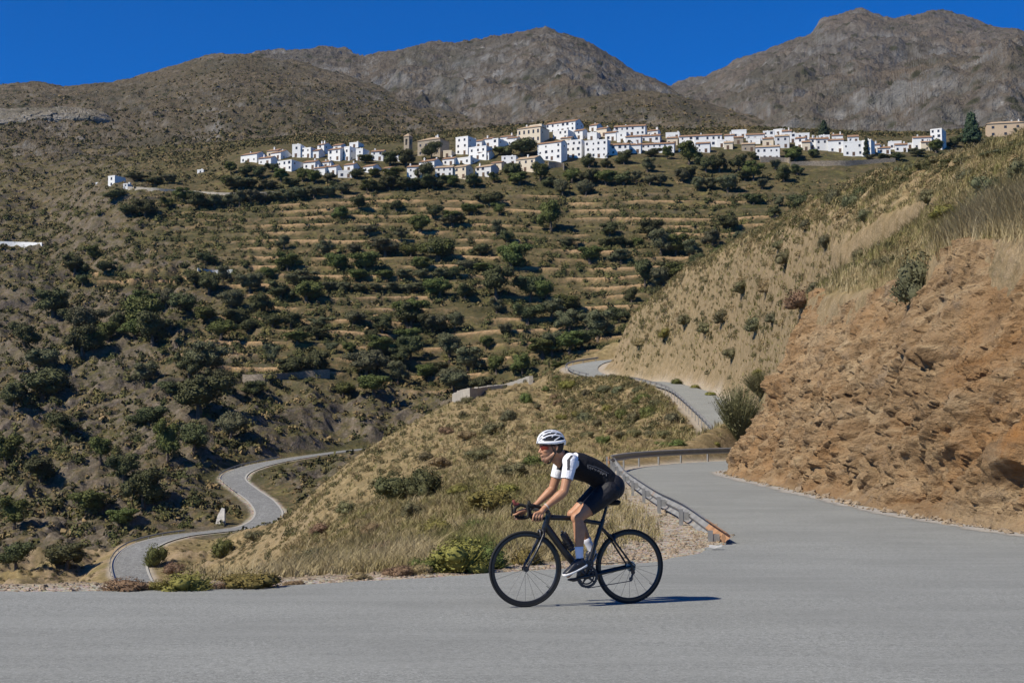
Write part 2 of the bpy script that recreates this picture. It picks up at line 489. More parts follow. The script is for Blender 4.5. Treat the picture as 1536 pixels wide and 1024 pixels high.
def col_of(x, y): return (x / y * F + CX + 420) / 2380 * (NC - 1)
def row_of(y):
    D = ALLY[:, 0]
    return np.interp(np.log(y), np.log(D), np.arange(len(D)))
def ground(x, y):
    """terrain height at a point (bilinear in the built mesh)"""
    c = min(max(col_of(x, y), 0), NC - 1.001); r = min(max(row_of(y), 0), len(ALLY) - 1.001)
    c0, r0 = int(c), int(r); fc, fr = c - c0, r - r0
    g = ALLZ[r0:r0+2, c0:c0+2]
    return float((g[0, 0] * (1 - fc) + g[0, 1] * fc) * (1 - fr) + (g[1, 0] * (1 - fc) + g[1, 1] * fc) * fr)
def ground_hit(px, py, dmin=12.0):
    """the first terrain point seen through a pixel, beyond dmin"""
    c = int(round(min(max((px + 420) / 2380 * (NC - 1), 0), NC - 1)))
    for _ in range(2):
        col = APY[:, c]; r0 = int(np.searchsorted(ALLY[:, 0], dmin))
        k = np.nonzero(col[r0:] <= py)[0]
        r = r0 + int(k[0]) if len(k) else len(col) - 1
        c2 = int(np.argmin(np.abs(APX[r] - px)))
        if c2 == c: break
        c = c2
    D = float(ALLY[r, 0])
    if r > r0 and len(k):
        a, b = APY[r-1, c], APY[r, c]
        t = (a - py) / (a - b) if a > b else 0
        if 0 <= t <= 1: D = float(ALLY[r-1, 0] * (1 - t) + ALLY[r, 0] * t)
    p = unproj(px, py, D)
    return float(p[0]), D, ground(float(p[0]), D)

# vegetation / rock / gravel cover as fractions per vertex
def cover(X, Y, Z, A):
    gy = np.gradient(Z, axis=0) / np.gradient(Y, axis=0)
    gx = np.gradient(Z, axis=1) / np.maximum(np.gradient(X, axis=1), 1e-6)
    slope = np.sqrt(gx**2 + gy**2)
    px, py = proj(X, Y, Z)
    n1 = fbm2(X * .03, Y * .03, 4); n2 = fbm2(X * .12 + 7, Y * .12, 4)
    rock = sstep(0.75, 1.25, slope + 0.35 * n2) * (1 - A['terr'])
    rock = rock * np.where(Y < 300, .55, 1.0)
    rock = np.maximum(rock, sstep(0.1, 0.5, fbm2(X * .06 + 30, Y * .06, 5, ridged=True) - .25) * sstep(470, 250, px) * sstep(420, 520, py) * (Y > 260))
    earth = np.clip(A['wall'], 0, 1)
    nearroad = np.minimum(np.maximum(A['du'] - 2.7, 0), np.maximum(A['dl'] - 3.0, 0))
    gravel = sstep(1.6, 0.5, A['nd'] + .5 * n2) * (~A['bank'])
    verge = in_poly(X, Y, np.array([flat_pt(880, 848), flat_pt(1060, 820), (3.9, 24.6), (4.2, 36), (4.4, 54), (2.6, 50), (1.9, 33), (1.6, 26), (1.4, 21)]))
    vd = np.clip(verge + 0.0, 0, 1) * sstep(-.75, -.2, n2)
    gravel = np.maximum(np.maximum(gravel, vd), sstep(1.8, 0.6, nearroad + .6 * n2) * .9)
    green = sstep(-0.25, 0.35, n1 + 0.5 * n2)
    green = green * (1 - .75 * sstep(280, 200, Y)) 
    return dict(rock=rock, earth=earth, gravel=np.clip(gravel, 0, 1), green=np.clip(green, 0, 1))
CV1 = cover(GX1, GY1, GZ1, GA1); CV2 = cover(GX2, GY2, GZ2, GA2)
print('terrain', round(time.time() - T0, 1))
# ------------------------------------------------------------------ terrain material
def terrain_mat(name, far):
    m = NT(name); v = m.coord('Object')
    rock, earth, gravel, green = (m.attr(k) for k in ('rock', 'earth', 'gravel', 'green'))
    n_big = m.noise(v, 0.03 if far else 0.12, 6, .6)
    n_mid = m.noise(v, 0.25 if far else 1.1, 6, .65)
    n_fine = m.noise(v, 1.2 if far else 7.0, 5, .65)
    if far:
        dry = m.ramp(n_mid, [(.3, (.075, .055, .028)), (.5, (.125, .090, .046)), (.68, (.20, .145, .078))])
        grn = m.ramp(n_mid, [(.3, (.040, .040, .015)), (.55, (.072, .066, .024)), (.75, (.13, .104, .040))])
        rck = m.ramp(n_fine, [(.3, (.075, .060, .044)), (.55, (.145, .117, .088)), (.75, (.26, .22, .175))])
    else:
        dry = m.ramp(n_mid, [(.3, (.155, .108, .052)), (.5, (.245, .178, .088)), (.7, (.35, .265, .145))])
        grn = m.ramp(n_mid, [(.3, (.10, .088, .036)), (.55, (.17, .14, .055)), (.75, (.26, .20, .09))])
        rck = m.ramp(n_fine, [(.3, (.17, .12, .075)), (.55, (.29, .215, .135)), (.75, (.40, .315, .21))])
    ear = m.ramp(n_fine, [(.3, (.24, .15, .075)), (.6, (.40, .265, .145)), (.8, (.50, .36, .21))])
    gv = m.voro(v, 2.0 if far else 22.0, out='Color')
    gvn = m.math('MULTIPLY', n_fine, 1.0)
    grv = m.ramp(gvn, [(.25, (.22, .185, .14)), (.5, (.36, .31, .245)), (.75, (.50, .45, .38))])
    grv = m.mix(0.25, grv, gv, 'SOFT_LIGHT')
    c = m.mix(m.math('MULTIPLY', green, m.ramp(n_big, [(.35, 0.35), (.6, 1.0)])), dry, grn)
    if far:
        brush = m.math('MULTIPLY', m.ramp(m.noise(v, .42, 9, .78), [(.42, 0.0), (.53, .9)]), m.ramp(n_big, [(.30, .6), (.5, 1.0)]))
        c = m.mix(brush, c, m.mix(n_fine, (.030, .032, .014), (.085, .078, .036)))
        c = m.mix(m.ramp(m.noise(v, .13, 5, .7), [(.54, 0.0), (.68, .5)]), c, (.19, .165, .055))
    else:
        brush = m.math('MULTIPLY', m.ramp(m.noise(v, .9, 9, .78), [(.45, 0.0), (.58, .75)]), m.ramp(n_big, [(.35, .4), (.6, 1.0)]))
        c = m.mix(brush, c, m.mix(n_fine, (.06, .055, .027), (.14, .118, .062)))
    c = m.mix(m.math('MULTIPLY', rock, m.ramp(n_mid, [(.35, 0.3), (.6, 1.0)])), c, rck)
    c = m.mix(earth, c, ear)
    c = m.mix(gravel, c, grv)
    # small stones and dry tussocks
    st = m.ramp(m.voro(v, .55 if far else 3.2), [(.0, 1.0), (.16, 1.0), (.22, 0.0)])
    st = m.math('MULTIPLY', st, m.ramp(n_big, [(.45, 0.0), (.6, .9)]))
    c = m.mix(st, c, rck)
    h = m.math('ADD', m.math('MULTIPLY', n_fine, .5), n_mid)
    nm = m.bump(h, 0.8, 0.9 if far else .16)
    nm = m.bump(gvn, m_strength(far), 0.03, nm)
    return m.finish(c, .95, nm, .1)
def m_strength(far): return .3 if far else .7
M_GROUND = terrain_mat('dry_ground', False)
M_SLOPE = terrain_mat('valley_slope', True)
NF = grid_faces(*GX1.shape)
tag(mesh_obj('hillside', np.stack([GX1, GY1, GZ1], -1).reshape(-1, 3), NF, M_GROUND, smooth=True, attrs={k: v.ravel() for k, v in CV1.items()}), 'dry grassy spur and slope around the bend', kind='structure')
tag(mesh_obj('terraced_hills', np.stack([GX2, GY2, GZ2], -1).reshape(-1, 3), grid_faces(*GX2.shape), M_SLOPE, smooth=True, attrs={k: v.ravel() for k, v in CV2.items()}), 'valley side with dry stone terraces below the village', kind='structure')
# ground under and behind the camera
tag(mesh_obj('ground', [(-60, -60, -.25), (60, -60, -.25), (60, 12.2, -.25), (-60, 12.2, -.25)], [[0, 1, 2, 3]], simple_mat('earth', (.3, .22, .13), .9, var=.3)), kind='structure')

# ------------------------------------------------------------------ mountains
def mountain_mat(name, a, b, cgrey, scrub, sc=1.0):
    m = NT(name); v = m.coord('Object')
    n0 = m.noise(v, .0035 * sc, 7, .62, .5); n1 = m.noise(v, .016 * sc, 7, .68); n2 = m.noise(v, .09 * sc, 6, .72)
    base = m.mix(m.ramp(n0, [(.38, 0), (.62, 1)]), a, b)
    base = m.mix(m.ramp(m.noise(v, .03 * sc, 8, .75), [(.42, 0.0), (.58, .8)]), base, m.mix(n2, tuple(x * .62 for x in a), tuple(x * .8 for x in b)))
    geo = m.node('ShaderNodeNewGeometry'); sx = m.node('ShaderNodeSeparateXYZ'); m.link(geo.outputs['Normal'], sx.inputs[0])
    steep = m.ramp(m.math('ADD', sx.outputs[2], m.math('MULTIPLY', m.math('SUBTRACT', n1, .5), 1.1)), [(.5, 1.0), (.8, 0.0)])
    c = m.mix(steep, base, m.mix(m.ramp(n2, [(.3, 0), (.7, 1)]), tuple(x * .55 for x in cgrey), cgrey))
    c = m.mix(m.ramp(n2, [(.25, .55), (.5, 0.0)]), c, (.05, .045, .038))
    c = m.mix(m.ramp(m.noise(v, .008 * sc, 6, .7, .8), [(.50, 0.0), (.60, .55)]), c, (.082, .078, .055))
    dots = m.ramp(m.voro(v, .055 * sc), [(.18, 1.0), (.34, 0.0)])
    dots = m.math('MULTIPLY', dots, m.ramp(n1, [(.42, 0.0), (.56, scrub)]))
    c = m.mix(dots, c, (.055, .056, .032))
    pale = m.ramp(n2, [(.60, 0.0), (.74, .6)])
    c = m.mix(pale, c, tuple(min(.5, x * 1.6) for x in cgrey))
    h = m.math('ADD', m.math('MULTIPLY', n1, 2.0), m.math('MULTIPLY', n2, 1.4))
    return m.finish(c, .95, m.bump(h, 1.0, 8.0 / sc), .08)
M_GREY = mountain_mat('grey_mountain', (.138, .126, .108), (.188, .147, .102), (.26, .25, .232), .9, .7)
M_BROWN = mountain_mat('brown_mountain', (.115, .095, .058), (.19, .15, .10), (.25, .23, .20), 1.0, 1.5)
M_FAR = mountain_mat('far_mountain', (.142, .132, .119), (.188, .150, .110), (.26, .25, .232), .9, .8)

def loft(cols, nr, nc):
    """cols: list of [(px,py,D), ...] bottom to crest -> (nr, nc, 3) grid"""
    A = np.array([[unproj(*p) for p in c] for c in cols])            # (cols, rows, 3)
    k = A.shape[1]
    acr = np.array([catmull(A[:, r], 24) for r in range(k)])           # (rows, m, 3)
    seg = np.linspace(0, acr.shape[1] - 1, nc)
    i0 = np.clip(seg.astype(int), 0, acr.shape[1] - 2); f = (seg - i0)[None, :, None]
    acr = acr[:, i0] * (1 - f) + acr[:, i0 + 1] * f                    # (rows, nc, 3)
    up = np.array([catmull(acr[:, c], 40) for c in range(nc)])         # (nc, m2, 3)
    s = np.linspace(0, up.shape[1] - 1, nr); i0 = np.clip(s.astype(int), 0, up.shape[1] - 2); f = (s - i0)[None, :, None]
    return np.transpose(up[:, i0] * (1 - f) + up[:, i0 + 1] * f, (1, 0, 2))

MTN = []
def mountain(name, label, cols, mat, amp, scale, nr=300, nc=760, seed=0.0, back=500):
    G = loft(cols, nr, nc)
    x, y = G[..., 0], G[..., 1]
    v = np.linspace(0, 1, nr)[:, None]
    taper = sstep(0, .12, v) * (1 - .62 * sstep(.55, 1.0, v))
    rid = fbm2(x / scale + seed, y / scale, 6, ridged=True, gain=.53) - .2
    med = fbm2(x / scale * 4 + seed, y / scale * 4, 5, ridged=True, gain=.6) - .2
    fin = fbm2(x / scale * 9 + seed, y / scale * 9, 5, ridged=True, gain=.65)
    dd = (rid - rid[-60:].mean()) + .20 * (med - med[-60:].mean()); cr_ = sstep(.6, 1.0, v)
    dd = dd - cr_ * np.convolve(np.pad(dd[-1], 60, mode='edge'), np.ones(121) / 121, 'valid')[None]
    G[..., 2] += amp * taper * dd + amp * .13 * (fin - fin.mean()) * sstep(0, .2, v)
    bk = G[-1:].copy(); bk[..., 1] += back; bk[..., 2] -= back * .55
    G = np.concatenate([G, bk], 0)
    MTN.append(G)
    return tag(mesh_obj(name, G.reshape(-1, 3), grid_faces(nr + 1, nc), mat, smooth=True), label, kind='structure')

mountain('mountain', 'big grey right hand mountain with rounded rocky top', [
    [(840,262,1000),(840,235,1500),(840,215,2000),(840,205,2900)],
    [(930,262,1000),(930,225,1500),(930,190,2100),(930,168,2900)],
    [(1010,262,1000),(1010,205,1500),(1010,160,2100),(1008,131,2900)],
    [(1070,262,1000),(1070,195,1450),(1070,140,2100),(1062,111,2900)],
    [(1130,262,1000),(1130,180,1400),(1130,118,2000),(1128,83,2900)],
    [(1180,262,1000),(1180,170,1400),(1180,100,2000),(1180,64,2900)],
    [(1215,262,1000),(1215,160,1400),(1215,90,2000),(1212,54,2900)],
    [(1245,262,1000),(1245,160,1400),(1245,80,2000),(1238,27,2900)],
    [(1290,262,1000),(1290,155,1350),(1290,75,2000),(1290,16,2900)],
    [(1330,262,1000),(1330,150,1350),(1330,75,2000),(1332,27,2900)],
    [(1365,262,1000),(1365,140,1300),(1365,80,2000),(1368,25,2950)],
    [(1400,262,1000),(1400,130,1250),(1400,85,1900),(1402,17,3000)],
    [(1450,262,1000),(1450,120,1250),(1450,90,1900),(1450,29,3000)],
    [(1500,262,1000),(1500,112,1200),(1500,88,1900),(1500,43,3000)],
    [(1540,262,1000),(1540,110,1200),(1540,85,1900),(1540,50,3000)],
    [(1700,262,1000),(1700,110,1200),(1700,90,1900),(1700,75,3000)],
    [(1960,262,1000),(1960,130,1200),(1960,110,1900),(1960,100,3000)]], M_FAR, 72, 480, seed=3.1)
mountain('mountain', 'grey central mountain with a jagged right shoulder', [
    [(240,262,1150),(240,200,1700),(240,150,2200),(240,120,2700)],
    [(340,262,1150),(340,190,1700),(340,130,2200),(340,92,2700)],
    [(400,262,1150),(400,190,1700),(400,120,2200),(400,81,2750)],
    [(475,262,1150),(475,190,1700),(475,118,2200),(475,74,2750)],
    [(530,262,1150),(530,190,1700),(530,125,2150),(530,80,2700)],
    [(570,262,1150),(570,185,1600),(570,120,2050),(565,81,2500)],
    [(620,262,1100),(620,180,1550),(620,110,2000),(620,68,2450)],
    [(690,262,1100),(690,175,1550),(690,105,2000),(690,66,2450)],
    [(750,262,1100),(750,165,1550),(750,95,2000),(752,53,2450)],
    [(810,262,1100),(810,160,1550),(810,90,2000),(812,45,2450)],
    [(860,262,1100),(860,165,1550),(860,100,2000),(862,56,2450)],
    [(905,262,1100),(905,175,1550),(905,118,2000),(910,80,2450)],
    [(950,262,1100),(950,190,1550),(950,140,2000),(950,104,2450)],
    [(1000,262,1100),(1000,205,1550),(1000,165,2000),(1000,133,2450)],
    [(1060,262,1100),(1060,220,1550),(1060,195,2000),(1060,168,2450)],
    [(1150,262,1100),(1150,235,1550),(1150,220,2000),(1150,205,2450)]], M_GREY, 66, 400, seed=8.7)
mountain('hill', 'low brown hill behind the middle of the village', [
    [(640,262,880),(640,240,1000),(640,225,1150),(640,212,1350)],
    [(740,262,880),(740,230,1000),(740,215,1150),(740,200,1350)],
    [(800,262,880),(800,225,1000),(800,200,1150),(800,181,1350)],
    [(860,262,880),(860,215,1000),(860,180,1150),(860,152,1350)],
    [(940,262,880),(940,210,1000),(940,170,1150),(940,137,1350)],
    [(1000,262,880),(1000,210,1000),(1000,170,1150),(1000,140,1350)],
    [(1060,262,880),(1060,215,1000),(1060,180,1150),(1060,155,1350)],
    [(1150,262,880),(1150,222,1000),(1150,198,1150),(1150,178,1350)],
    [(1250,262,880),(1250,230,1000),(1250,212,1150),(1250,194,1350)],
    [(1340,262,880),(1340,240,1000),(1340,224,1150),(1340,212,1350)],
    [(1440,262,880),(1440,250,1000),(1440,240,1150),(1440,235,1350)]], M_BROWN, 14, 130, seed=1.3, back=300)
mountain('hill', 'broad scrub covered hill rising left of the village', [
    [(-420,340,800),(-420,270,1000),(-420,200,1350),(-420,150,1700)],
    [(-150,340,800),(-150,260,1000),(-150,190,1350),(-150,135,1700)],
    [(0,330,820),(0,235,1000),(0,175,1350),(0,127,1700)],
    [(60,325,820),(60,230,1000),(60,172,1350),(60,123,1700)],
    [(110,320,820),(110,228,1000),(110,172,1350),(110,131,1700)],
    [(200,300,830),(200,225,1000),(200,165,1350),(200,115,1750)],
    [(280,290,840),(280,222,1000),(280,150,1350),(280,94,1750)],
    [(340,280,850),(340,220,1000),(340,140,1350),(340,80,1750)],
    [(400,270,860),(400,215,1000),(400,140,1350),(400,85,1750)],
    [(470,262,870),(470,210,1000),(470,148,1350),(470,98,1750)],
    [(540,262,870),(540,212,1000),(540,160,1350),(540,122,1700)],
    [(620,262,870),(620,218,1000),(620,180,1350),(620,152,1650)],
    [(700,262,870),(700,224,1000),(700,196,1300),(700,178,1550)],
    [(780,262,870),(780,230,1000),(780,212,1250),(780,200,1450)],
    [(860,262,870),(860,240,1000),(860,230,1250),(860,222,1450)]], M_BROWN, 24, 210, seed=5.9, back=400)

def outcrop(cols, label, mat, amp=3.0, seed=2.0):
    G = loft(cols, 70, 240); x, y, z = G[..., 0], G[..., 1], G[..., 2]
    u = np.linspace(0, 1, 240)[None]; v = np.linspace(0, 1, 70)[:, None]
    ed = sstep(0, .08, u) * sstep(1, .92, u)
    c1, c2, ci = cell2(x * .075 + 1.2 * fbm2(x * .05, z * .05, 4), z * .16 + seed + .8 * fbm2(x * .03 + 5, z * .06, 3))
    d = amp * (1.6 * fbm3(x * .03, y * .03, z * .09, 6, ridged=True, gain=.65) + .9 * (ci - .5) - .8 * sstep(.14, 0, c2 - c1))
    G[..., 1] -= d * ed * sstep(0, .1, v); G[..., 2] += .4 * d * ed * v
    return tag(mesh_obj('rock_outcrop', G.reshape(-1, 3), grid_faces(70, 240), mat, smooth=True), label, kind='structure')
M_CRAG = mountain_mat('crag', (.24, .21, .165), (.19, .165, .12), (.34, .31, .27), .6, 5)
outcrop([[(-140,196,1180),(-140,182,1195),(-140,172,1205),(-140,166,1255)],[(0,199,1180),(0,186,1190),(0,174,1200),(0,166,1255)],[(60,203,1180),(60,188,1185),(60,172,1195),(60,164,1255)],[(110,204,1180),(110,188,1185),(110,172,1193),(110,163,1255)],[(140,200,1180),(140,186,1185),(140,174,1193),(140,166,1255)],[(168,192,1190),(168,186,1195),(168,180,1205),(168,176,1255)]], 'pale layered cliff at the far left', M_CRAG)
# ------------------------------------------------------------------ roads
def asphalt(name, base, far=False):
    m = NT(name); v = m.coord('Object')
    n = m.noise(v, 42 if not far else 3, 5, .9); nb = m.noise(v, .35, 5, .6); ns = m.noise(m.coord('Object', (.25, 1.6, 1)), 1.4, 4, .6)
    vo = m.voro(v, 95 if not far else 4, out='Color')
    lo = tuple(c * .36 for c in base); hi = tuple(c * 1.75 for c in base)
    c = m.ramp(n, [(.30, lo), (.5, base), (.72, hi)])
    gm = m.noise(v, 17 if not far else 1.2, 4, .8)
    c = m.mix(m.ramp(gm, [(.38, .55), (.5, 0.0)]), c, tuple(x * .55 for x in base)); c = m.mix(m.ramp(gm, [(.5, 0.0), (.62, .5)]), c, tuple(x * 1.45 for x in base))
    sp = m.node('ShaderNodeSeparateColor'); m.link(vo, sp.inputs[0])
    c = m.mix(m.ramp(sp.outputs[0], [(.80, 0.0), (.9, .5)]), c, tuple(min(1, x * 1.9) for x in base))
    c = m.mix(m.ramp(sp.outputs[1], [(.78, 0.0), (.92, .45)]), c, tuple(x * .45 for x in base))
    c = m.mix(m.math('MULTIPLY', m.ramp(nb, [(.38, 0.0), (.62, 1.0)]), .55), c, tuple(x * .78 for x in base))
    c = m.mix(m.math('MULTIPLY', m.ramp(ns, [(.46, 0.0), (.62, 1.0)]), .28), c, tuple(min(1, x * 1.26) for x in base))
    return m.finish(c, .88, m.bump(m.math('ADD', n, sp.outputs[0]), .55, .006), .25)
M_ASPH = asphalt('asphalt', (.222, .226, .208))
M_ASPH2 = asphalt('old_asphalt', (.185, .185, .175), True)
from mathutils.geometry import delaunay_2d_cdt
def poly_surface(poly, zf, step_pts):
    pts = [Vector((p[0], p[1])) for p in poly]; n = len(pts)
    extra = [Vector((x, y)) for x, y in step_pts]
    vo, _, fo, *_ = delaunay_2d_cdt(pts + extra, [], [list(range(n))], 1, 1e-4)
    v = np.array([(p.x, p.y, 0) for p in vo]); v[:, 2] = zf(v[:, 1])
    return v, [list(f) for f in fo]
def jag(path, a, f):
    t = np.gradient(path[:, :2], axis=0); t /= np.linalg.norm(t, axis=1)[:, None] + 1e-9
    s = np.cumsum(np.r_[0, np.hypot(*np.diff(path[:, :2], axis=0).T)])
    d = a * fbm2(s * f, s * 0 + 3.3, 4)
    return path[:, :2] + np.stack([t[:, 1], -t[:, 0]], 1) * d[:, None]
def dense(path, step):
    s = np.r_[0, np.cumsum(np.hypot(*np.diff(path[:, :2], axis=0).T))]
    k = np.arange(0, s[-1], step)
    return np.stack([np.interp(k, s, path[:, j]) for j in range(path.shape[1])], 1)
oj = jag(dense(OUTc, .22), .22, .9); ij = jag(dense(INNc, .3), .2, .6)
px_ = [(x, y) for x in np.arange(-14, 26, 2.0) for y in np.arange(-4, 124, 2.5)]
px_ = np.array(px_); keep = in_poly(px_[:, 0], px_[:, 1], NEARPOLY) & (near_dist(px_[:, 0], px_[:, 1])[0] < -.5)
v, f = poly_surface(list(oj) + list(ij[::-1]) + [(40, -6), (-40, -6), (-40, float(oj[0][1]))], zroad, px_[keep])
MBR = MB(); MBR.add(v, f)
def ribbon(mb, path, w, lift=0.0):
    c = dense(path, 1.0); l = offset(c, -w / 2); r = offset(c, w / 2)
    v = np.concatenate([l, r]); v[:, 2] += lift; n = len(c)
    mb.add(v, [[i, i + n, i + n + 1, i + 1] for i in range(n - 1)])
ribbon(MBR, UPc[2:], 5.2, .02)
tag(MBR.build('road', M_ASPH), kind='structure')
mb = MB(); ribbon(mb, LOWc, 6.0, .05)
tag(mb.build('road', M_ASPH2), kind='structure')
# pale concrete gutter lines along the lower road
mb = MB()
for d in (-3.15, 3.15): ribbon(mb, offset(dense(LOWc, 1.0), d), .45, .11)
tag(mb.build('kerb', simple_mat('pale_concrete', (.34, .325, .29), .9, var=.15)), kind='structure')

# ------------------------------------------------------------------ rock cutting beside the bend
def rock_mat():
    m = NT('cut_rock'); v = m.coord('Object')
    vs = m.coord('Object', (1.0, 1.0, 1.0))
    rot = m.node('ShaderNodeMapping'); rot.inputs['Rotation'].default_value = (.5, .35, .2); rot.inputs['Scale'].default_value = (1, .45, 2.6); m.link(v, rot.inputs['Vector'])
    st = m.noise(rot.outputs[0], .8, 7, .7, .6); big = m.noise(v, .22, 5, .6, .8); fine = m.noise(v, 5, 7, .72); mid = m.noise(v, 1.3, 6, .65)
    c = m.ramp(st, [(.26, (.15, .09, .045)), (.42, (.27, .175, .092)), (.56, (.36, .245, .135)), (.72, (.50, .37, .22))])
    sy = m.node('ShaderNodeSeparateXYZ'); m.link(v, sy.inputs[0])
    near_orange = m.ramp(m.math('MULTIPLY', sy.outputs[1], .02), [(.50, 1.0), (.72, .25)])
    c = m.mix(m.math('MULTIPLY', m.ramp(big, [(.48, 0.0), (.62, .85)]), near_orange), c, (.40, .18, .05))
    c = m.mix(m.ramp(m.noise(rot.outputs[0], .28, 5, .6, .4), [(.54, 0.0), (.66, .6)]), c, (.44, .33, .20))
    c = m.mix(m.ramp(mid, [(.56, 0.0), (.70, .6)]), c, (.26, .20, .138))
    c = m.mix(m.ramp(fine, [(.25, .5), (.45, 0.0)]), c, (.10, .062, .032))
    c = m.mix(m.ramp(fine, [(.6, 0.0), (.8, .45)]), c, (.43, .33, .22))
    h = m.math('ADD', m.math('MULTIPLY', st, 1.2), m.math('ADD', fine, m.math('MULTIPLY', mid, .8)))
    return m.finish(c, .93, m.bump(h, 1.0, .22), .12)
M_ROCK = rock_mat()
RCinfo = {}
def blur(a, n):
    k = np.ones(2 * n + 1) / (2 * n + 1)
    for ax, m in ((0, n), (1, n)):
        c = np.cumsum(np.insert(np.pad(a, [(m + 1, m) if i == ax else (0, 0) for i in (0, 1)], mode='edge'), 0, 0, axis=ax), axis=ax)
        w = 2 * m + 1
        a = (np.take(c, range(w + 1, c.shape[ax]), axis=ax) - np.take(c, range(1, c.shape[ax] - w), axis=ax)) / w
    return a
def rock_cut():
    base = dense(np.column_stack([INNc, zroad(INNc[:, 1])]), .055)
    base = base[(base[:, 1] > 13)]; base = base[:np.argmax(base[:, 1] > 78)]
    nb = len(base); nr = 210
    t = np.gradient(base[:, :2], axis=0); 
    ker = np.ones(61) / 61
    t = np.stack([np.convolve(np.pad(t[:, k], 30, mode='edge'), ker, 'valid') for k in (0, 1)], 1)
    t /= np.linalg.norm(t, axis=1)[:, None]; nrm = np.stack([t[:, 1], -t[:, 0]], 1)
    s = np.arange(nb) * .055
    setb = 3.75 + .5 * fbm2(s * .12, s * 0 + 2, 3)
    topx = base[:, 0] + nrm[:, 0] * setb; topy = base[:, 1] + nrm[:, 1] * setb
    topz = np.array([ground(a, b) for a, b in zip(topx, topy)])
    topz = np.convolve(np.pad(topz, 12, mode='edge'), np.ones(25) / 25, 'valid') + .25
    v = np.linspace(-.03, 1, nr)[:, None]
    hprof = np.where(v < .12, v * .62, .0744 + (v - .12) * (1 - .0744) / .88)              # talus toe then steep face
    hprof = np.where(v > .93, 1 - (1 - v) * .35 / 1.0 * 1.0, hprof * (1 - .0245) / .9284 if False else hprof)
    X = base[:, 0] + .25 * nrm[:, 0] + nrm[:, 0] * setb * v; Y = base[:, 1] + .25 * nrm[:, 1] + nrm[:, 1] * setb * v
    Z = base[:, 2] - .08 + (topz - base[:, 2] + .08) * np.clip(hprof, -.05, 1)
    S = np.broadcast_to(s, X.shape)
    # strata dip to the left, broken by joints; hollows and ledges
    u = S * .83 - Z * .55; w = Z * .83 + S * .55
    nearf = sstep(34, 16, S)
    b1 = fbm3(X * .28, Y * .28, Z * .28, 4)
    small0 = fbm3(X * 1.3, Y * 1.3, Z * 1.3, 3)
    led = fbm2(u * .30, w * 1.3, 6, ridged=True, gain=.6)
    c1, c2, ci = cell2(u * .55 + .5 * b1, w * 1.0 + .6 * b1)
    d1, d2, di = cell2(u * 1.5 + .7 * small0, w * 2.3 + .7 * small0, 11)
    crack = sstep(.13, 0, c2 - c1); crack2 = sstep(.20, 0, d2 - d1)
    h1, h2, hi = cell2(u * 3.6 + .5 * small0, w * 5.2 + .5 * small0, 23)
    e1, e2, ei = cell2(u * .24 + .5 * b1, w * .55 + .5 * b1, 5); bigc = sstep(.10, 0, e2 - e1)
    small = fbm3(X * 2.2, Y * 2.2, Z * 2.2, 5, gain=.6)
    gr = sstep(.25, .75, fbm2(S * .16 + 4, w * .25, 3, ridged=True))
    tilt = (.5 + .5 * nearf)
    disp = .50 * b1 + .28 * led * (.5 + .6 * nearf) + blur(.85 * facets(u * .34 + .25 * b1, w * .62 + .25 * b1, 5) * (.55 + .45 * nearf), 5) + blur(.42 * facets(u * .95 + .3 * small0, w * 1.7 + .3 * small0, 11) * (.7 + .4 * nearf), 2) + .20 * facets(u * 2.4, w * 4.2, 23) + .09 * facets(u * 6, w * 9, 31) - .20 * sstep(.09, 0, c2 - c1) * (.4 + gr) + .10 * small - .20 * gr
    disp = np.clip(disp + .02, -.55 + .40 * sstep(.45, .8, v), .75); disp *= (.62 + .38 * sstep(.75, .45, v) * np.ones_like(disp))
    disp *= sstep(0.0, .16, v) * (1 - .55 * sstep(.9, 1, v))
    disp += .09 * np.abs(fbm3(X * 1.7, Y * 1.7, Z * 1.7, 4)) * sstep(.2, .0, v)
    ox, oy, oz = -nrm[:, 0] * .86, -nrm[:, 1] * .86, .5
    X = X + ox * disp; Y = Y + oy * disp; Z = Z + oz * disp * .6
    # bury the top behind the turf
    G = np.stack([X, Y, Z], -1)
    RCinfo['s'] = s
    last = np.stack([topx + nrm[:, 0] * .9, topy + nrm[:, 1] * .9, topz - .5], -1)[None]
    G = np.concatenate([G, last], 0)
    return G
RC = rock_cut()
ro = tag(mesh_obj('rock_cutting', RC.reshape(-1, 3), grid_faces(RC.shape[0], RC.shape[1])[:, ::-1].copy(), M_ROCK, smooth=True), 'orange brown rock cutting at the inner side of the bend', kind='structure')
ro.data.set_sharp_from_angle(angle=R(38))
# pale dust swept to the road edges
mb = MB(); EDGE = []
for path, d0, d1, n0, n1 in ((INN3, -.65, .15, 4, 60),):
    c = dense(path, .25)
    if n0: c = c[(c[:, 1] > 12) & (c[:, 1] < 66) & (c[:, 0] < 14)]
    else: c = c[(c[:, 1] < 60)]
    s_ = np.arange(len(c)) * .25
    a = offset(c, d0); b = offset(c, d1); j = .22 * fbm2(s_ * .8, s_ * 0 + d0, 4)
    for arr, k in ((a, 1.6), (b, 1.0)):
        t = np.gradient(c[:, :2], axis=0); t /= np.linalg.norm(t, axis=1)[:, None]; arr[:, 0] += t[:, 1] * j * k; arr[:, 1] -= t[:, 0] * j * k
        arr[:, 2] = zroad(arr[:, 1]) + .006
    EDGE += list(np.zeros(len(c)) if n0 else np.ones(len(c))) + list(np.ones(len(c)) if n0 else np.ones(len(c)) * .0)
    n = len(c); mb.add(np.concatenate([a, b]), [[i, i + n, i + n + 1, i + 1] for i in range(n - 1)])
dm = NT('road_dust'); dv = dm.coord('Object'); dn = dm.noise(dv, 40, 4, .8); dn2 = dm.noise(dv, 1.5, 5, .7)
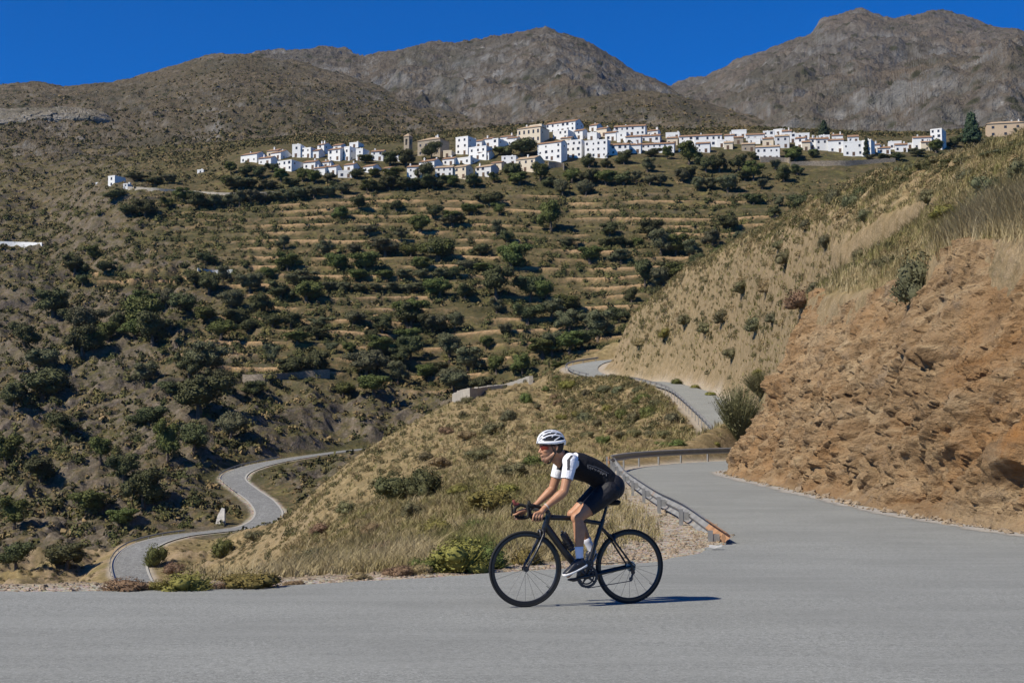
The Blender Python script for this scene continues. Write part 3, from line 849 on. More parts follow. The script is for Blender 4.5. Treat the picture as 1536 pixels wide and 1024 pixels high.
dc = dm.ramp(dn, [(.3, (.24, .215, .175)), (.7, (.46, .42, .36))]); dc = dm.mix(dm.ramp(dn2, [(.4, 0), (.6, .7)]), dc, (.25, .24, .225))
al = dm.math('GREATER_THAN', dm.math('ADD', dm.math('MULTIPLY', dm.noise(dv, 14, 7, .8), 1.3), dm.math('SUBTRACT', dm.math('MULTIPLY', dm.attr('edge'), .9), .05)), .98)
dm.link(al, dm.bsdf.inputs['Alpha'])
do = mb.build('dust_strip', dm.finish(dc, .95, dm.bump(dn, .6, .01), .1)); tag(do, kind='structure')
ea = do.data.attributes.new('edge', 'FLOAT', 'POINT'); ea.data.foreach_set('value', np.array(EDGE, dtype=np.float32))
print('setting', round(time.time() - T0, 1))
# ------------------------------------------------------------------ vegetation
def leaf_mat(name, lo, hi, tip=None, rnd=.35):
    m = NT(name); v = m.coord('Object')
    n = m.noise(v, 6.0, 4, .7)
    c = m.ramp(n, [(.32, lo), (.6, hi), (.78, tip or hi)])
    oi = m.node('ShaderNodeObjectInfo')
    hs = m.node('ShaderNodeHueSaturation')
    m.link(m.math('ADD', m.math('MULTIPLY', oi.outputs['Random'], .05), .475), hs.inputs['Hue'])
    m.link(m.math('ADD', m.math('MULTIPLY', oi.outputs['Random'], rnd), 1 - rnd / 2), hs.inputs['Value'])
    hs.inputs['Saturation'].default_value = .95
    m.link(c, hs.inputs['Color'])
    return m.finish(hs.outputs[0], .75, None, .2)
L_DARK = leaf_mat('dark_leaves', (.044, .048, .018), (.092, .096, .034), (.15, .145, .055))
L_OLIVE = leaf_mat('olive_leaves', (.070, .070, .034), (.128, .126, .060), (.20, .19, .10))
L_GREEN = leaf_mat('green_leaves', (.058, .068, .016), (.112, .126, .030), (.18, .185, .05))
L_PINE = leaf_mat('conifer_needles', (.018, .030, .015), (.038, .056, .025), (.06, .08, .035))
L_SAGE = leaf_mat('sage_leaves', (.085, .078, .036), (.140, .125, .056), (.20, .172, .085))
L_YEL = leaf_mat('yellow_green_leaves', (.11, .10, .022), (.19, .165, .036), (.30, .24, .06))
L_DRY = leaf_mat('dry_twigs', (.13, .085, .042), (.22, .15, .075), (.33, .24, .13))
M_BARK = simple_mat('bark', (.12, .09, .065), .9, var=.4, scale=12)

def quads(c, n, size, jit=.6, asp=1.0):
    """one quad per centre c (m,3) facing roughly along n"""
    m = len(c); n = n + rng.normal(size=(m, 3)) * jit; n /= np.linalg.norm(n, axis=1)[:, None] + 1e-9
    r = rng.normal(size=(m, 3)); u = np.cross(n, r); u /= np.linalg.norm(u, axis=1)[:, None] + 1e-9; w = np.cross(n, u)
    s = (size * rng.uniform(.6, 1.35, m))[:, None]
    b = rng.uniform(-.35, .35, (m, 1)) * s
    v = np.stack([c - u * s * asp - w * s * .5, c + u * s * asp * .9 - w * s * .6 + n * b, c + u * s * asp + w * s * .55, c - u * s * asp * .8 + w * s * .6 - n * b], 1)
    return v.reshape(-1, 3), np.arange(m * 4).reshape(m, 4)

def crown(lobes, nq, size, core=True, fill=.25):
    """leaf faces spread over and inside a set of lobes (cx,cy,cz,rx,rz)"""
    lobes = np.array(lobes, float); a = lobes[:, 3] ** 2; pick = rng.choice(len(lobes), nq, p=a / a.sum())
    d = rng.normal(size=(nq, 3)); d /= np.linalg.norm(d, axis=1)[:, None]
    d[:, 2] = np.where((d[:, 2] < -.35) & (rng.random(nq) < .6), -d[:, 2], d[:, 2])
    lump = 1 + .22 * pn3(d[:, 0] * 2.3 + pick * 3.1, d[:, 1] * 2.3, d[:, 2] * 2.3) + .10 * pn3(d[:, 0] * 6 + pick, d[:, 1] * 6, d[:, 2] * 6)
    rr = np.where(rng.random(nq) < fill, rng.uniform(.55, .9, nq), rng.uniform(.86, 1.08, nq)) * lump
    L = lobes[pick]
    c = L[:, :3] + d * rr[:, None] * np.stack([L[:, 3], L[:, 3], L[:, 4]], 1)
    v, f = quads(c, d, size)
    if core:
        vs, fs, o = [v], [f], len(v)
        for l in lobes:
            mb = MB(); mb.sphere((0, 0, 0), 1, 8, 5); cv = np.array(mb.v)
            cv = cv * (.74 + .12 * pn3(cv[:, 0] * 2 + l[0] * 9, cv[:, 1] * 2, cv[:, 2] * 2))[:, None] * np.array([l[3], l[3], l[4]]) + l[:3]
            vs.append(cv); fs.append(np.array(mb.f) + o); o += len(cv)
        v = np.concatenate(vs); f = np.concatenate(fs)
    v[:, 2] = np.maximum(v[:, 2], .01)
    return v, f
def pmesh(name, v, f, mat, smooth=False):
    o = mesh_obj(name, v, f, mat, smooth=smooth); me = o.data; bpy.data.objects.remove(o); return me
def trunk_mesh(kind):
    mb = MB(); top = .55
    k = random.uniform(-.05, .05)
    mb.tube([(0, 0, -.12), (k * .4, .01, .12), (k, .02, .3), (k * 1.2, 0, top)], [.055, .04, .032, .014], 7)
    for i in range(4):
        a = i * 1.6 + random.random(); r = random.uniform(.18, .30)
        mb.tube([(k * .8, .02, .22 + .04 * i), (k + r * .5 * math.cos(a), r * .5 * math.sin(a), .36 + .05 * i), (k + r * math.cos(a), r * math.sin(a), .5 + .07 * i)], [.022, .015, .006], 5)
    o = mb.build('trunk', M_BARK); me = o.data; bpy.data.objects.remove(o); return me
def tree_proto(seed, size, nq):
    random.seed(seed)
    lobes = [(random.uniform(-.06, .06), random.uniform(-.06, .06), .5, .29, .32)]
    for i in range(random.randint(7, 10)):
        a = i * 1.05 + random.random() * 1.2; r = random.uniform(.14, .36); rz = random.uniform(.11, .22)
        lobes.append((r * math.cos(a), r * math.sin(a), random.uniform(.30, .80), random.uniform(.10, .22), rz))
    return crown(lobes, nq, size)
TREES = {}
for nm, mat in (('dark', L_DARK), ('olive', L_OLIVE), ('green', L_GREEN)):
    TREES[nm] = []
    for s in range(4):
        v, f = tree_proto(s * 7 + len(nm), .019 if nm != 'olive' else .017, 3600)
        TREES[nm].append((pmesh('crown', v, f, mat), trunk_mesh(nm)))
def conifer_proto(slim):
    lobes = []; 
    for i in range(9):
        z = .16 + i * .088; r = (.40 if not slim else .27) * (1 - (z - .1) / 1.0) ** (.9 if not slim else .6) + .03
        for k in range(4 if not slim else 2):
            a = i * 2.1 + k * 1.57; lobes.append((r * .55 * math.cos(a), r * .55 * math.sin(a), z, r * .55, .085))
    v, f = crown(lobes, 2000, .022, fill=.1)
    return v, f
for nm, sl in (('conifer', False), ('cypress', True)):
    TREES[nm] = [(pmesh('crown', *conifer_proto(sl), L_PINE), trunk_mesh(nm)) for _ in range(2)]
BUSH = {}
for nm, mat in (('dark', L_DARK), ('sage', L_SAGE), ('green', L_GREEN), ('yellow', L_YEL), ('dry', L_DRY), ('olive', L_OLIVE)):
    BUSH[nm] = []
    for s in range(3):
        random.seed(s * 3 + len(nm)); lobes = [(0, 0, .38, .36, .46)]
        for i in range(6):
            a = i * 1.05 + random.random(); r = random.uniform(.2, .32)
            lobes.append((r * math.cos(a), r * math.sin(a), random.uniform(.1, .58), random.uniform(.15, .24), random.uniform(.2, .34)))
        v, f = crown(lobes, 1500, .021, fill=.3)
        # twigs standing out of the outline
        n = 260; d = rng.normal(size=(n, 3)); d[:, 2] = np.abs(d[:, 2]) + .25; d /= np.linalg.norm(d, axis=1)[:, None]
        p0 = d * np.array([.36, .36, .55]); p1 = p0 + d * rng.uniform(.08, .2, (n, 1)) + [0, 0, .05]
        sd = np.cross(d, rng.normal(size=(n, 3))); sd /= np.linalg.norm(sd, axis=1)[:, None]
        tv = np.stack([p0 - sd * .011, p0 + sd * .011, p1 + sd * .002, p1 - sd * .002], 1).reshape(-1, 3)
        f = np.concatenate([f, np.arange(n * 4).reshape(n, 4) + len(v)]); v = np.concatenate([v, tv])
        BUSH[nm].append(pmesh('shrub', v, f, mat))
def broom_mesh():
    n = 1500; a = rng.uniform(0, 2 * math.pi, n); t = rng.random(n) ** .7 * .75
    d = np.stack([np.sin(t) * np.cos(a), np.sin(t) * np.sin(a), np.cos(t)], 1); L = rng.uniform(.45, 1.0, n)[:, None]
    p0 = d * .08 * rng.random((n, 1)); pm = p0 + d * L * .55; p1 = p0 + d * L + np.array([0, 0, -.05]) * L
    sd = np.cross(d, rng.normal(size=(n, 3))); sd /= np.linalg.norm(sd, axis=1)[:, None]; w = .0045
    v = np.stack([p0 - sd * w * .6, p0 + sd * w * .6, pm + sd * w, pm - sd * w, p1 + sd * w * .4, p1 - sd * w * .4], 1).reshape(-1, 3)
    b = np.arange(n)[:, None] * 6
    f = np.concatenate([b + [0, 1, 2, 3], b + [3, 2, 4, 5]])
    # small side sprays
    m = 3800; k = rng.integers(0, n, m); q = p0[k] + d[k] * L[k] * rng.uniform(.35, .98, (m, 1)) + rng.normal(size=(m, 3)) * .03
    v2, f2 = quads(q, rng.normal(size=(m, 3)), .011, 1.0, 1.8)
    return np.concatenate([v, v2]), np.concatenate([f, f2 + len(v)])
BUSH['broom'] = [pmesh('shrub', *broom_mesh(), L_SAGE) for _ in range(2)]

ORD = 'first second third fourth fifth sixth seventh eighth ninth tenth eleventh twelfth thirteenth fourteenth fifteenth sixteenth seventeenth eighteenth nineteenth twentieth'.split()
TENS = ['twenty', 'thirty', 'forty', 'fifty']
def ordinal(i):
    if i < 20: return ORD[i]
    t, u = divmod(i + 1, 10)
    return (['twentieth', 'thirtieth', 'fortieth', 'fiftieth'][t - 2]) if u == 0 else TENS[t - 2] + '-' + ORD[u - 1]
PLANTS = []
def zone(px, py):
    if py < 238 and px > 1310: return 'by the rightmost village houses'
    if py < 262:
        if px < 340: return 'near the lone white cube house'
        if px < 560: return 'among the left group of village houses'
        if px < 700: return 'around the church'
        if px < 900: return 'among the middle village houses'
        return 'among the right group of village houses'
    if py < 310 and px < 360: return 'below the lone white cube house'
    if py < 300:
        if px < 580: return 'under the left village houses'
        if px < 800: return 'under the church and middle houses'
        if px < 1000: return 'under the central village houses'
        return 'under the right village houses'
    if px < 270 and py < 480: return 'on the far left scrub slope'
    if px < 290 and py < 640: return 'on the rocky slope beside the terraces'
    if px < 340: return 'on the steep slope above the lower hairpin'
    if py < 345: return 'on the highest terraces' + (', left half' if px < 780 else ', right half')
    if py < 400: return 'on the upper terraces' + (', left half' if px < 640 else ', right half')
    if py < 450: return 'on the middle terraces' + (', left half' if px < 600 else ', right half')
    if py < 505: return 'on the lower terraces' + (', left half' if px < 600 else ', right half')
    if py < 575: return 'at the foot of the terraces' + (', left half' if px < 600 else ', right half')
    return 'in the gully under the terraces'
def put_tree(px, py, w, h, kind, dmin=200, lab=None):
    x, y, z = ground_hit(px, py, dmin)
    s = y / F
    W, Hh = w * s, h * s
    r = empty('conifer_tree' if kind == 'conifer' else 'cypress_tree' if kind == 'cypress' else 'tree', (x, y, z - .1), random.uniform(0, 6.28))
    k = random.choice(TREES[kind]); k1, k2 = (1.22, 1.18) if py > 262 or kind in ('conifer', 'cypress') else (1.12, 1.08); k1 *= random.uniform(.9, 1.2); k2 *= random.uniform(.85, 1.15); r.scale = (W * k1, W * k1 * random.uniform(.85, 1.1), Hh * k2)
    link(bpy.data.objects.new('crown', k[0]), r); link(bpy.data.objects.new('trunk', k[1]), r)
    PLANTS.append([r, px, py, w, kind, 'tree', zone(px, py), lab])
    return r
def put_bush(px, py, w, h, kind, dmin=12, zn=None, lab=None, name='shrub'):
    x, y, z = ground_hit(px, py, dmin); s = y / F
    o = link(bpy.data.objects.new(name, random.choice(BUSH[kind])))
    o.location = (x, y, z - .04 - (.16 * h * s if zn in (Z3, Z4, Z2) else 0)); o.rotation_euler = (0, 0, random.uniform(0, 6.28)); o.scale = (w * s * 1.18, w * s * 1.18, h * s * 1.05)
    PLANTS.append([o, px, py, w, kind, 'shrub', zn or zone(px, py), lab])
    return o
random.seed(11)
def crop(lst, ox, oy, sc, kinds, dmin):
    for t in lst:
        k = t[4] if len(t) > 4 else random.choices(kinds, (5, 3, 3))[0]
        put_tree(ox + t[0] / sc, oy + t[1] / sc, t[2] / sc, t[3] / sc, k, dmin)
KD = ('dark', 'olive', 'green')
crop([(185,102,70,36),(300,165,100,66,'dark'),(245,162,80,50),(385,135,55,45),(450,115,80,55),(510,140,90,60,'dark'),(570,132,80,50,'olive'),(620,130,70,50,'olive'),(665,125,70,50,'olive'),(710,122,70,50,'olive'),(755,118,70,50,'olive'),(800,115,70,50,'olive'),(850,110,70,50,'olive'),(900,104,70,50,'olive'),(950,95,70,50,'olive'),(1000,90,70,45,'olive'),(1060,80,80,45,'olive'),
 (340,45,70,35),(395,40,60,35),(270,30,90,30),(620,50,60,40),(680,60,80,45),(860,55,60,40),(1175,70,80,50,'dark'),(1240,65,80,50,'dark'),(1310,65,80,50,'dark'),(1390,60,90,60,'dark'),(1470,52,80,50,'dark'),
 (1120,140,70,50),(1265,140,60,40),(1055,185,80,55),(1355,225,75,65,'green'),(1480,200,80,55),(1415,170,70,50),(1155,235,60,40),(1285,260,55,45,'olive'),(835,290,60,55),(995,320,70,70),(1110,310,60,45),(1225,320,120,80),(1320,320,80,50),(1430,330,110,80),(1360,375,60,50,'green'),(850,375,90,65,'green'),(1040,380,110,80,'green'),(1145,380,110,80,'green'),(540,350,80,40),(100,335,70,50),(30,385,100,80,'dark'),(150,380,80,45,'dark'),(60,430,50,40),(430,432,70,40),(490,430,80,45,'dark'),(545,465,100,80,'dark'),(600,420,60,55),(775,410,70,45),(705,460,110,70),(820,490,110,90),(920,500,120,80,'green'),(905,440,120,60),(750,545,90,80),(630,530,110,80),(540,570,90,65),(440,535,110,95),(380,520,90,70),(300,530,90,70,'green'),(330,660,150,130,'dark'),(260,640,110,90,'green'),(200,600,110,80),(160,650,110,80,'green'),(60,700,120,110,'dark'),(30,600,100,80,'dark'),(100,680,90,70),(590,640,110,80,'green'),(650,590,110,60),(700,600,80,60),(790,595,80,50),(860,595,80,50),(1100,590,100,65),(1210,610,110,80,'dark'),(1310,590,130,110),(1400,620,90,80),(970,600,90,50),(890,650,100,50),(960,640,90,60),(1020,690,60,45,'olive'),(1085,695,60,50,'green'),(1170,640,50,40),(1210,700,110,70,'green'),(1310,660,90,60),(790,730,70,60),(870,770,110,80,'dark'),(955,770,100,90,'dark'),(470,790,120,110,'dark'),(545,780,120,130,'olive'),(590,840,110,90,'dark'),(400,860,110,70),(1150,790,150,110),(1180,850,130,80,'green'),(1270,810,120,90),(1280,730,110,80),(1470,720,100,90,'olive'),(1480,820,110,90),(1390,790,90,70),(300,820,120,100),(720,860,90,60),(1060,860,80,60),
 (1010,458,70,40,'olive'),(1070,458,70,40,'olive'),(1130,457,70,40,'olive'),(1190,456,70,40,'olive'),(1250,456,70,40,'olive'),(1310,458,70,40,'olive'),(1370,460,70,40,'olive'),(1430,475,90,65,'green'),(1130,412,90,40,'green'),(1220,407,70,40,'green'),(1290,407,70,36,'olive'),(1360,407,70,36,'olive'),(1440,407,80,40,'olive')], 100, 260, 2.56, KD, 440)
crop([(75,250,80,60,'green'),(205,225,80,50),(275,185,90,45),(380,185,60,45),(345,150,100,50),(620,108,65,60,'olive'),(710,105,70,60,'olive'),(580,250,112,105,'green'),(370,265,65,60),(410,300,60,50),(805,265,70,55,'dark'),(965,272,100,65),(1000,342,100,85),(1060,345,90,70),(1120,350,90,65),(1260,240,90,58,'dark'),(1200,310,90,60),(1440,190,50,45),(1360,140,60,35),(1305,300,70,50),(140,360,110,80),(430,402,130,110,'green'),(80,400,60,45),(150,500,95,70),(250,512,80,70),(370,500,130,100),(500,510,120,100,'dark'),(560,515,100,90),(210,430,70,45),(260,400,80,40),(330,410,90,45),(310,340,80,40),(730,367,100,65,'green'),(640,310,80,40),(850,370,90,60),(920,310,60,40),(790,310,70,40),(850,310,70,40),(890,520,65,65,'dark'),(940,462,90,110,'dark'),(1010,470,110,80),(1080,452,110,90),(1160,450,80,60),(990,530,80,70),(1140,402,90,70),(1230,372,90,70),(1290,342,80,60),(1340,322,90,60),(1410,292,90,60),(1470,252,70,50),(1040,420,80,60),(840,602,80,70,'dark'),(490,602,110,80),(580,582,110,80),(640,562,110,60),(370,562,70,55),(720,622,90,60),(650,642,110,80),(585,720,90,80),(650,718,100,80),(760,662,120,90),(700,702,120,90,'dark'),(550,732,110,70,'green'),(470,800,100,70,'green'),(40,622,130,110,'dark'),(130,642,90,70),(210,632,70,70,'olive'),(190,742,100,90,'olive'),(260,792,120,90,'olive'),(370,792,90,70,'green'),(40,740,100,90),(405,652,60,50,'olive'),(330,702,50,50),(150,802,90,60),(210,862,120,70),(310,862,90,60),(610,782,60,35)], 600, 250, 2.56, KD, 330)
crop([(85,330,90,75),(120,358,100,60),(215,342,110,75),(255,372,70,50),(320,412,70,70,'olive'),(425,412,80,80,'olive'),(440,282,80,60),(520,282,70,45),(605,267,80,70,'dark'),(360,352,90,70,'green'),(440,362,90,70),(520,362,90,70,'green'),(600,362,90,55),(660,352,60,50,'olive'),(710,302,90,60),(720,362,70,60),(770,362,70,45),(740,232,80,50,'dark'),(800,242,70,60),(900,268,140,98,'green'),(870,352,80,60,'olive'),(980,302,110,80,'dark'),(1040,302,90,90,'dark'),(1130,302,100,90,'dark'),(1080,397,110,70),(950,387,80,65,'olive'),(1000,382,70,60,'olive'),(900,332,80,60),(1200,342,90,90),(1160,342,70,50),(1300,292,65,55,'olive'),(1340,347,90,70),(1400,317,65,55),(1195,247,50,40),(1390,237,90,55,'green'),(1480,237,60,40),(1240,382,70,50),(1410,482,110,80,'dark'),(1320,462,60,50),(1200,452,80,50),(135,228,150,102,'dark')], 740, 160, 3.072, KD, 640)
crop([(525,222,70,78,'conifer'),(740,322,48,92,'cypress'),(1270,268,130,142,'conifer'),(1090,302,100,75,'green'),(1190,272,80,60,'dark'),(860,257,40,28,'dark'),(380,342,100,75,'green'),(470,322,60,50),(760,337,60,35,'olive'),(830,342,80,40,'dark'),(900,340,70,40,'dark'),(1000,322,90,55,'olive'),(1490,217,80,45,'olive')], 1080, 140, 3.368, KD, 640)
crop([(755,272,90,80,'dark'),(830,277,110,90,'dark'),(945,242,100,90,'dark'),(640,262,90,50),(20,312,60,60),(95,322,70,60),(150,327,70,60),(210,302,60,40),(250,347,80,60),(300,372,70,40),(350,347,70,60),(410,352,80,65),(470,347,70,50),(600,332,70,45),(680,327,70,40),(760,337,110,45),(915,335,90,75),(650,392,80,50),(740,382,90,50),(850,382,90,60,'dark'),(950,382,100,65,'dark'),(1040,372,90,60),(1140,372,90,65),(1230,352,60,45),(1310,322,100,70),(1260,222,80,40,'green'),(60,382,120,50),(190,382,80,40),(500,382,70,40)], 340, 160, 3.072, KD, 640)
crop([(80,475,50,35),(65,600,70,50,'dark'),(20,615,50,45),(130,500,50,40),(215,505,75,55,'green'),(300,625,80,65,'dark'),(60,560,60,45),(35,520,40,40),(185,722,50,45,'dark'),(215,762,60,50,'dark'),(60,722,50,40),(130,772,60,40),(250,692,45,55,'green'),(20,792,50,40),(25,852,50,40),(100,852,60,40,'dark'),(180,792,40,30,'green'),(150,690,45,35),(90,650,50,35),(10,700,45,45),(290,680,50,40),(345,660,50,40),(225,640,50,35)], 0, 0, 1.0, KD, 262)
# shrubs on the spur, on the hill and at the verge
Z1 = 'on the grassy spur'; Z2 = 'on the spur under the upper road'; Z3 = 'on the bare hill over the rock cutting'; Z4 = 'along the ridge top at the right'; Z5 = 'at the gravel verge beyond the road'
for t in [(592,752,58,50,'dark'),(638,745,56,52,'dark'),(735,768,74,44,'yellow'),(381,813,28,20,'sage'),(334,835,38,32,'green'),(232,850,34,38,'green'),(262,862,36,22,'dry'),(690,745,40,24,'yellow'),(560,800,40,22,'dry'),(655,805,56,34,'yellow'),(715,800,50,30,'green'),(760,745,44,26,'yellow'),(620,775,44,26,'sage'),(520,770,36,22,'sage'),(470,840,44,24,'sage'),(845,720,44,26,'yellow'),(800,700,40,24,'green'),(480,800,34,22,'dry'),(630,860,40,24,'dry'),(575,835,44,30,'dry'),(530,850,40,26,'yellow'),(770,715,50,26,'sage'),(720,690,40,22,'sage'),(660,700,36,20,'dry'),(740,650,34,20,'sage'),(700,660,30,18,'dry')]:
    put_bush(*t[:4], t[4], 12, Z1)
for t in [(245,300,130,100,'yellow'),(165,235,70,45,'green'),(385,360,100,80,'sage'),(510,320,110,70,'olive'),(615,330,110,70,'olive'),(765,322,120,60,'olive'),(370,545,140,130,'olive'),(460,570,80,80,'sage'),(640,520,100,120,'green'),(720,530,100,90,'sage'),(830,500,150,120,'green'),(790,390,150,95,'green'),(890,420,110,60,'sage'),(1000,550,130,110,'olive'),(530,460,80,70,'yellow'),(380,650,120,70,'sage'),(500,690,110,80,'green'),(620,650,100,70,'sage'),(720,640,110,80,'sage'),(830,640,100,70,'olive'),(940,650,120,80,'sage'),(1040,705,130,70,'green'),(930,715,110,55,'green'),(180,410,80,50,'dry'),(90,310,60,50,'green'),(270,410,90,60,'sage'),(150,380,80,60,'dry'),(30,440,60,50,'sage'),(1320,712,60,40,'yellow'),(560,620,90,60,'dry'),(450,480,80,50,'dry'),(300,500,80,60,'yellow'),(200,520,90,60,'yellow'),(680,450,80,60,'sage'),(1130,590,60,50,'dry')]:
    put_bush(800 + t[0] / 4.8, 520 + t[1] / 4.8, t[2] / 4.8, t[3] / 4.8, t[4], 60, Z2)
for t in [(790,604,20,24,'green'),(763,628,26,24,'olive'),(695,625,18,14,'sage'),(731,647,20,16,'sage'),(670,650,24,16,'dry'),(640,690,28,18,'sage'),(700,604,22,14,'sage')]:
    put_bush(*t[:4], t[4], 60, Z2)
for t in [(1015,577,20,14,'green'),(1043,583,17,10,'yellow'),(1066,594,17,11,'yellow'),(1377,442,78,92,'olive'),(1205,458,62,36,'dry'),(1482,292,46,42,'olive'),(1350,347,40,30,'sage'),(1300,332,30,26,'olive'),(1275,312,30,30,'olive'),(1250,302,28,28,'olive'),(1290,297,26,28,'dark'),(1255,407,32,26,'sage'),(1180,397,36,28,'sage'),(1150,427,30,26,'dry'),(1115,442,38,24,'sage'),(1085,472,35,26,'sage'),(1135,487,40,30,'olive'),(1290,382,26,25,'sage'),(1160,472,26,20,'olive'),(1060,502,30,20,'sage'),(1420,327,52,30,'yellow'),(1530,267,42,42,'olive'),(1240,367,30,26,'olive'),(1100,535,32,20,'sage'),(1030,480,30,20,'sage'),(1000,505,28,18,'yellow'),(1330,400,40,26,'sage'),(1440,360,46,30,'dry'),(1210,345,26,20,'olive'),(1170,375,26,20,'sage'),(1320,365,32,26,'olive'),(1140,560,26,18,'yellow'),(1225,430,30,20,'olive'),(960,520,24,15,'dry'),(1500,345,50,34,'dry'),(1395,300,34,26,'sage'),(1450,270,34,26,'olive')]:
    put_bush(*t[:4], t[4], 20, Z3)
for t in [(480,520,90,110),(580,500,120,120),(690,480,130,100),(790,440,120,80),(900,440,130,70),(1020,430,160,90),(1120,410,150,80),(1250,370,170,80),(1380,360,180,100),(1480,330,150,100),(1530,285,80,80),(950,480,90,40),(740,400,90,60),(860,370,80,60),(1180,345,90,60),(1320,310,100,60),(1440,280,90,60)]:
    put_bush(1260 + t[0] / 5.565, 166 + t[1] / 5.565, t[2] / 5.565, t[3] / 7.6, random.choice(('olive', 'dark', 'sage')), 60, Z4)
for t in [(188,886,74,30,'dry'),(238,886,34,26,'yellow'),(280,886,82,40,'yellow'),(375,882,88,36,'yellow'),(330,884,40,20,'dry'),(60,889,40,9,'dry'),(440,877,34,14,'dry'),(690,858,96,62,'yellow'),(735,852,60,46,'green'),(640,858,44,30,'green'),(600,862,50,22,'dry'),(790,846,50,36,'yellow'),(540,868,40,16,'dry')]:
    put_bush(*t[:4], t[4], 14, Z5)
put_bush(1108, 664, 56, 88, 'broom', 55, lab='feathery grey green broom bush at the nose of the rock cutting', name='broom_bush')
put_bush(1142, 600, 44, 44, 'broom', 60, lab='smaller feathery broom bush above the nose of the rock cutting', name='broom_bush')

SZ = lambda w, k: ('large ' if w > (44 if k == 'tree' else 40) else 'small ' if w < 22 else '')
TONE = dict(dark='dark green', olive='grey green', green='bright green', conifer='dark', cypress='dark', sage='sage grey', yellow='yellow green', dry='dry brown', broom='grey green')
byk = {}
for p in PLANTS:
    o, px, py, wd, kind, cat, zn, lab = p
    noun = {'conifer': 'conifer', 'cypress': 'cypress'}.get(kind, cat)
    tag(o, lab, noun if kind in ('conifer', 'cypress') else cat, ('trees ' if cat == 'tree' else 'shrubs ') + zn)
    byk.setdefault((SZ(wd, cat) + TONE[kind] + ' ' + noun + ' ' + zn), []).append((px, o, lab))
for base, lst in byk.items():
    lst.sort(key=lambda t: t[0])
    for i, (px, o, lab) in enumerate(lst):
        if lab: continue
        o['label'] = base if len(lst) == 1 else base + ', ' + ordinal(i) + ' from the left'

# ---- ground cover nobody could count: scrub on the slopes, dry grass on the spur and hill
def scrub_mesh(pts, sizes, nq, name, mat, core=.72):
    """low shrubs as leaf faces on small domes; pts (n,3)"""
    n = len(pts); d = rng.normal(size=(n, nq, 3)); d[..., 2] = np.abs(d[..., 2]); d /= np.linalg.norm(d, axis=2)[..., None]
    lump = 1 + .28 * rng.normal(size=(n, nq, 1)) * .6
    c = pts[:, None] + d * lump * sizes[:, None, None] * np.array([.5, .5, .55])
    v, f = quads(c.reshape(-1, 3), d.reshape(-1, 3), 1.0, .5)
    ctr = np.repeat(c.reshape(-1, 3), 4, 0); v = ctr + (v - ctr) * np.repeat(sizes * (.15 if core else .16) * (24 / nq) ** .5, nq * 4)[:, None]
    # a solid low core so that the ground does not shine through
    u = np.array([(0, 0, .42)] + [(.4 * math.cos(a), .4 * math.sin(a), .16) for a in np.arange(5) * 1.2566] + [(.44 * math.cos(a + .6), .44 * math.sin(a + .6), -.12) for a in np.arange(5) * 1.2566])
    tri = [(0, i + 1, (i + 1) % 5 + 1) for i in range(5)] + [(i + 1, i + 6, (i + 1) % 5 + 1) for i in range(5)] + [((i + 1) % 5 + 1, i + 6, (i + 1) % 5 + 6) for i in range(5)]
    cv = (pts[:, None] + u[None] * core * sizes[:, None, None]).reshape(-1, 3)
    if not core: cv = cv[:0]
    cf = (np.array(tri)[None] + (np.arange(n) * 11)[:, None, None]).reshape(-1, 3); cf = np.column_stack([cf, cf[:, 2]]) if core else np.zeros((0, 4), int)
    me_v = np.concatenate([v, cv]); 
    me = [list(q) for q in ()]
    tf = np.concatenate([f, np.zeros((0, 4), int)])
    o = mesh_obj(name, me_v, tf, mat)
    # triangles appended through bmesh-free path: second mesh joined by attributes of its own
    tone = np.concatenate([np.repeat(rng.random(n), nq * 4), np.repeat(rng.random(n), 11)[:len(cv)]])
    m2 = bpy.data.meshes.new(name)
    allf = np.concatenate([tf.ravel(), (cf[:, :3] + len(v)).ravel()]).astype(np.int32)
    starts = np.concatenate([np.arange(len(tf)) * 4, len(tf) * 4 + np.arange(len(cf)) * 3]).astype(np.int32)
    m2.vertices.add(len(me_v)); m2.vertices.foreach_set('co', me_v.astype(np.float32).ravel())
    m2.loops.add(len(allf)); m2.loops.foreach_set('vertex_index', allf)
    m2.polygons.add(len(starts)); m2.polygons.foreach_set('loop_start', starts)
    m2.update(calc_edges=True)
    a = m2.attributes.new('tone', 'FLOAT', 'POINT'); a.data.foreach_set('value', tone.astype(np.float32))
    m2.materials.append(mat); o.data = m2
    return o
def tone_mat(name, stops):
    m = NT(name); v = m.coord('Object'); n = m.noise(v, 1.5, 3, .6)
    t = m.math('ADD', m.math('MULTIPLY', m.attr('tone'), .8), m.math('MULTIPLY', n, .3))
    return m.finish(m.ramp(t, stops), .85, None, .15)
M_SCRUB = tone_mat('scrub', [(.12, (.030, .032, .012)), (.4, (.062, .060, .023)), (.62, (.105, .092, .036)), (.8, (.17, .128, .055)), (.97, (.25, .175, .088))])
M_BRUSH = tone_mat('brush', [(.12, (.038, .042, .016)), (.45, (.075, .080, .028)), (.75, (.12, .115, .042)), (.97, (.20, .165, .06))])
M_SCRUB2 = tone_mat('hill_scrub', [(.15, (.048, .050, .022)), (.45, (.095, .088, .038)), (.7, (.16, .125, .06)), (.95, (.25, .185, .095))])
def sample(X, Y, Z, n, wt):
    wv = np.clip(wt, 0, None).ravel().astype(float); wv /= wv.sum()
    k = rng.choice(wv.size, n, p=wv); nr, nc = X.shape; r, c = np.divmod(k, nc)
    r = np.clip(r, 0, nr - 2); c = np.clip(c, 0, nc - 2); fr = rng.random(n); fc = rng.random(n)
    def il(G): return (G[r, c] * (1 - fc) + G[r, c+1] * fc) * (1 - fr) + (G[r+1, c] * (1 - fc) + G[r+1, c+1] * fc) * fr
    return np.stack([il(X), il(Y), il(Z)], 1)
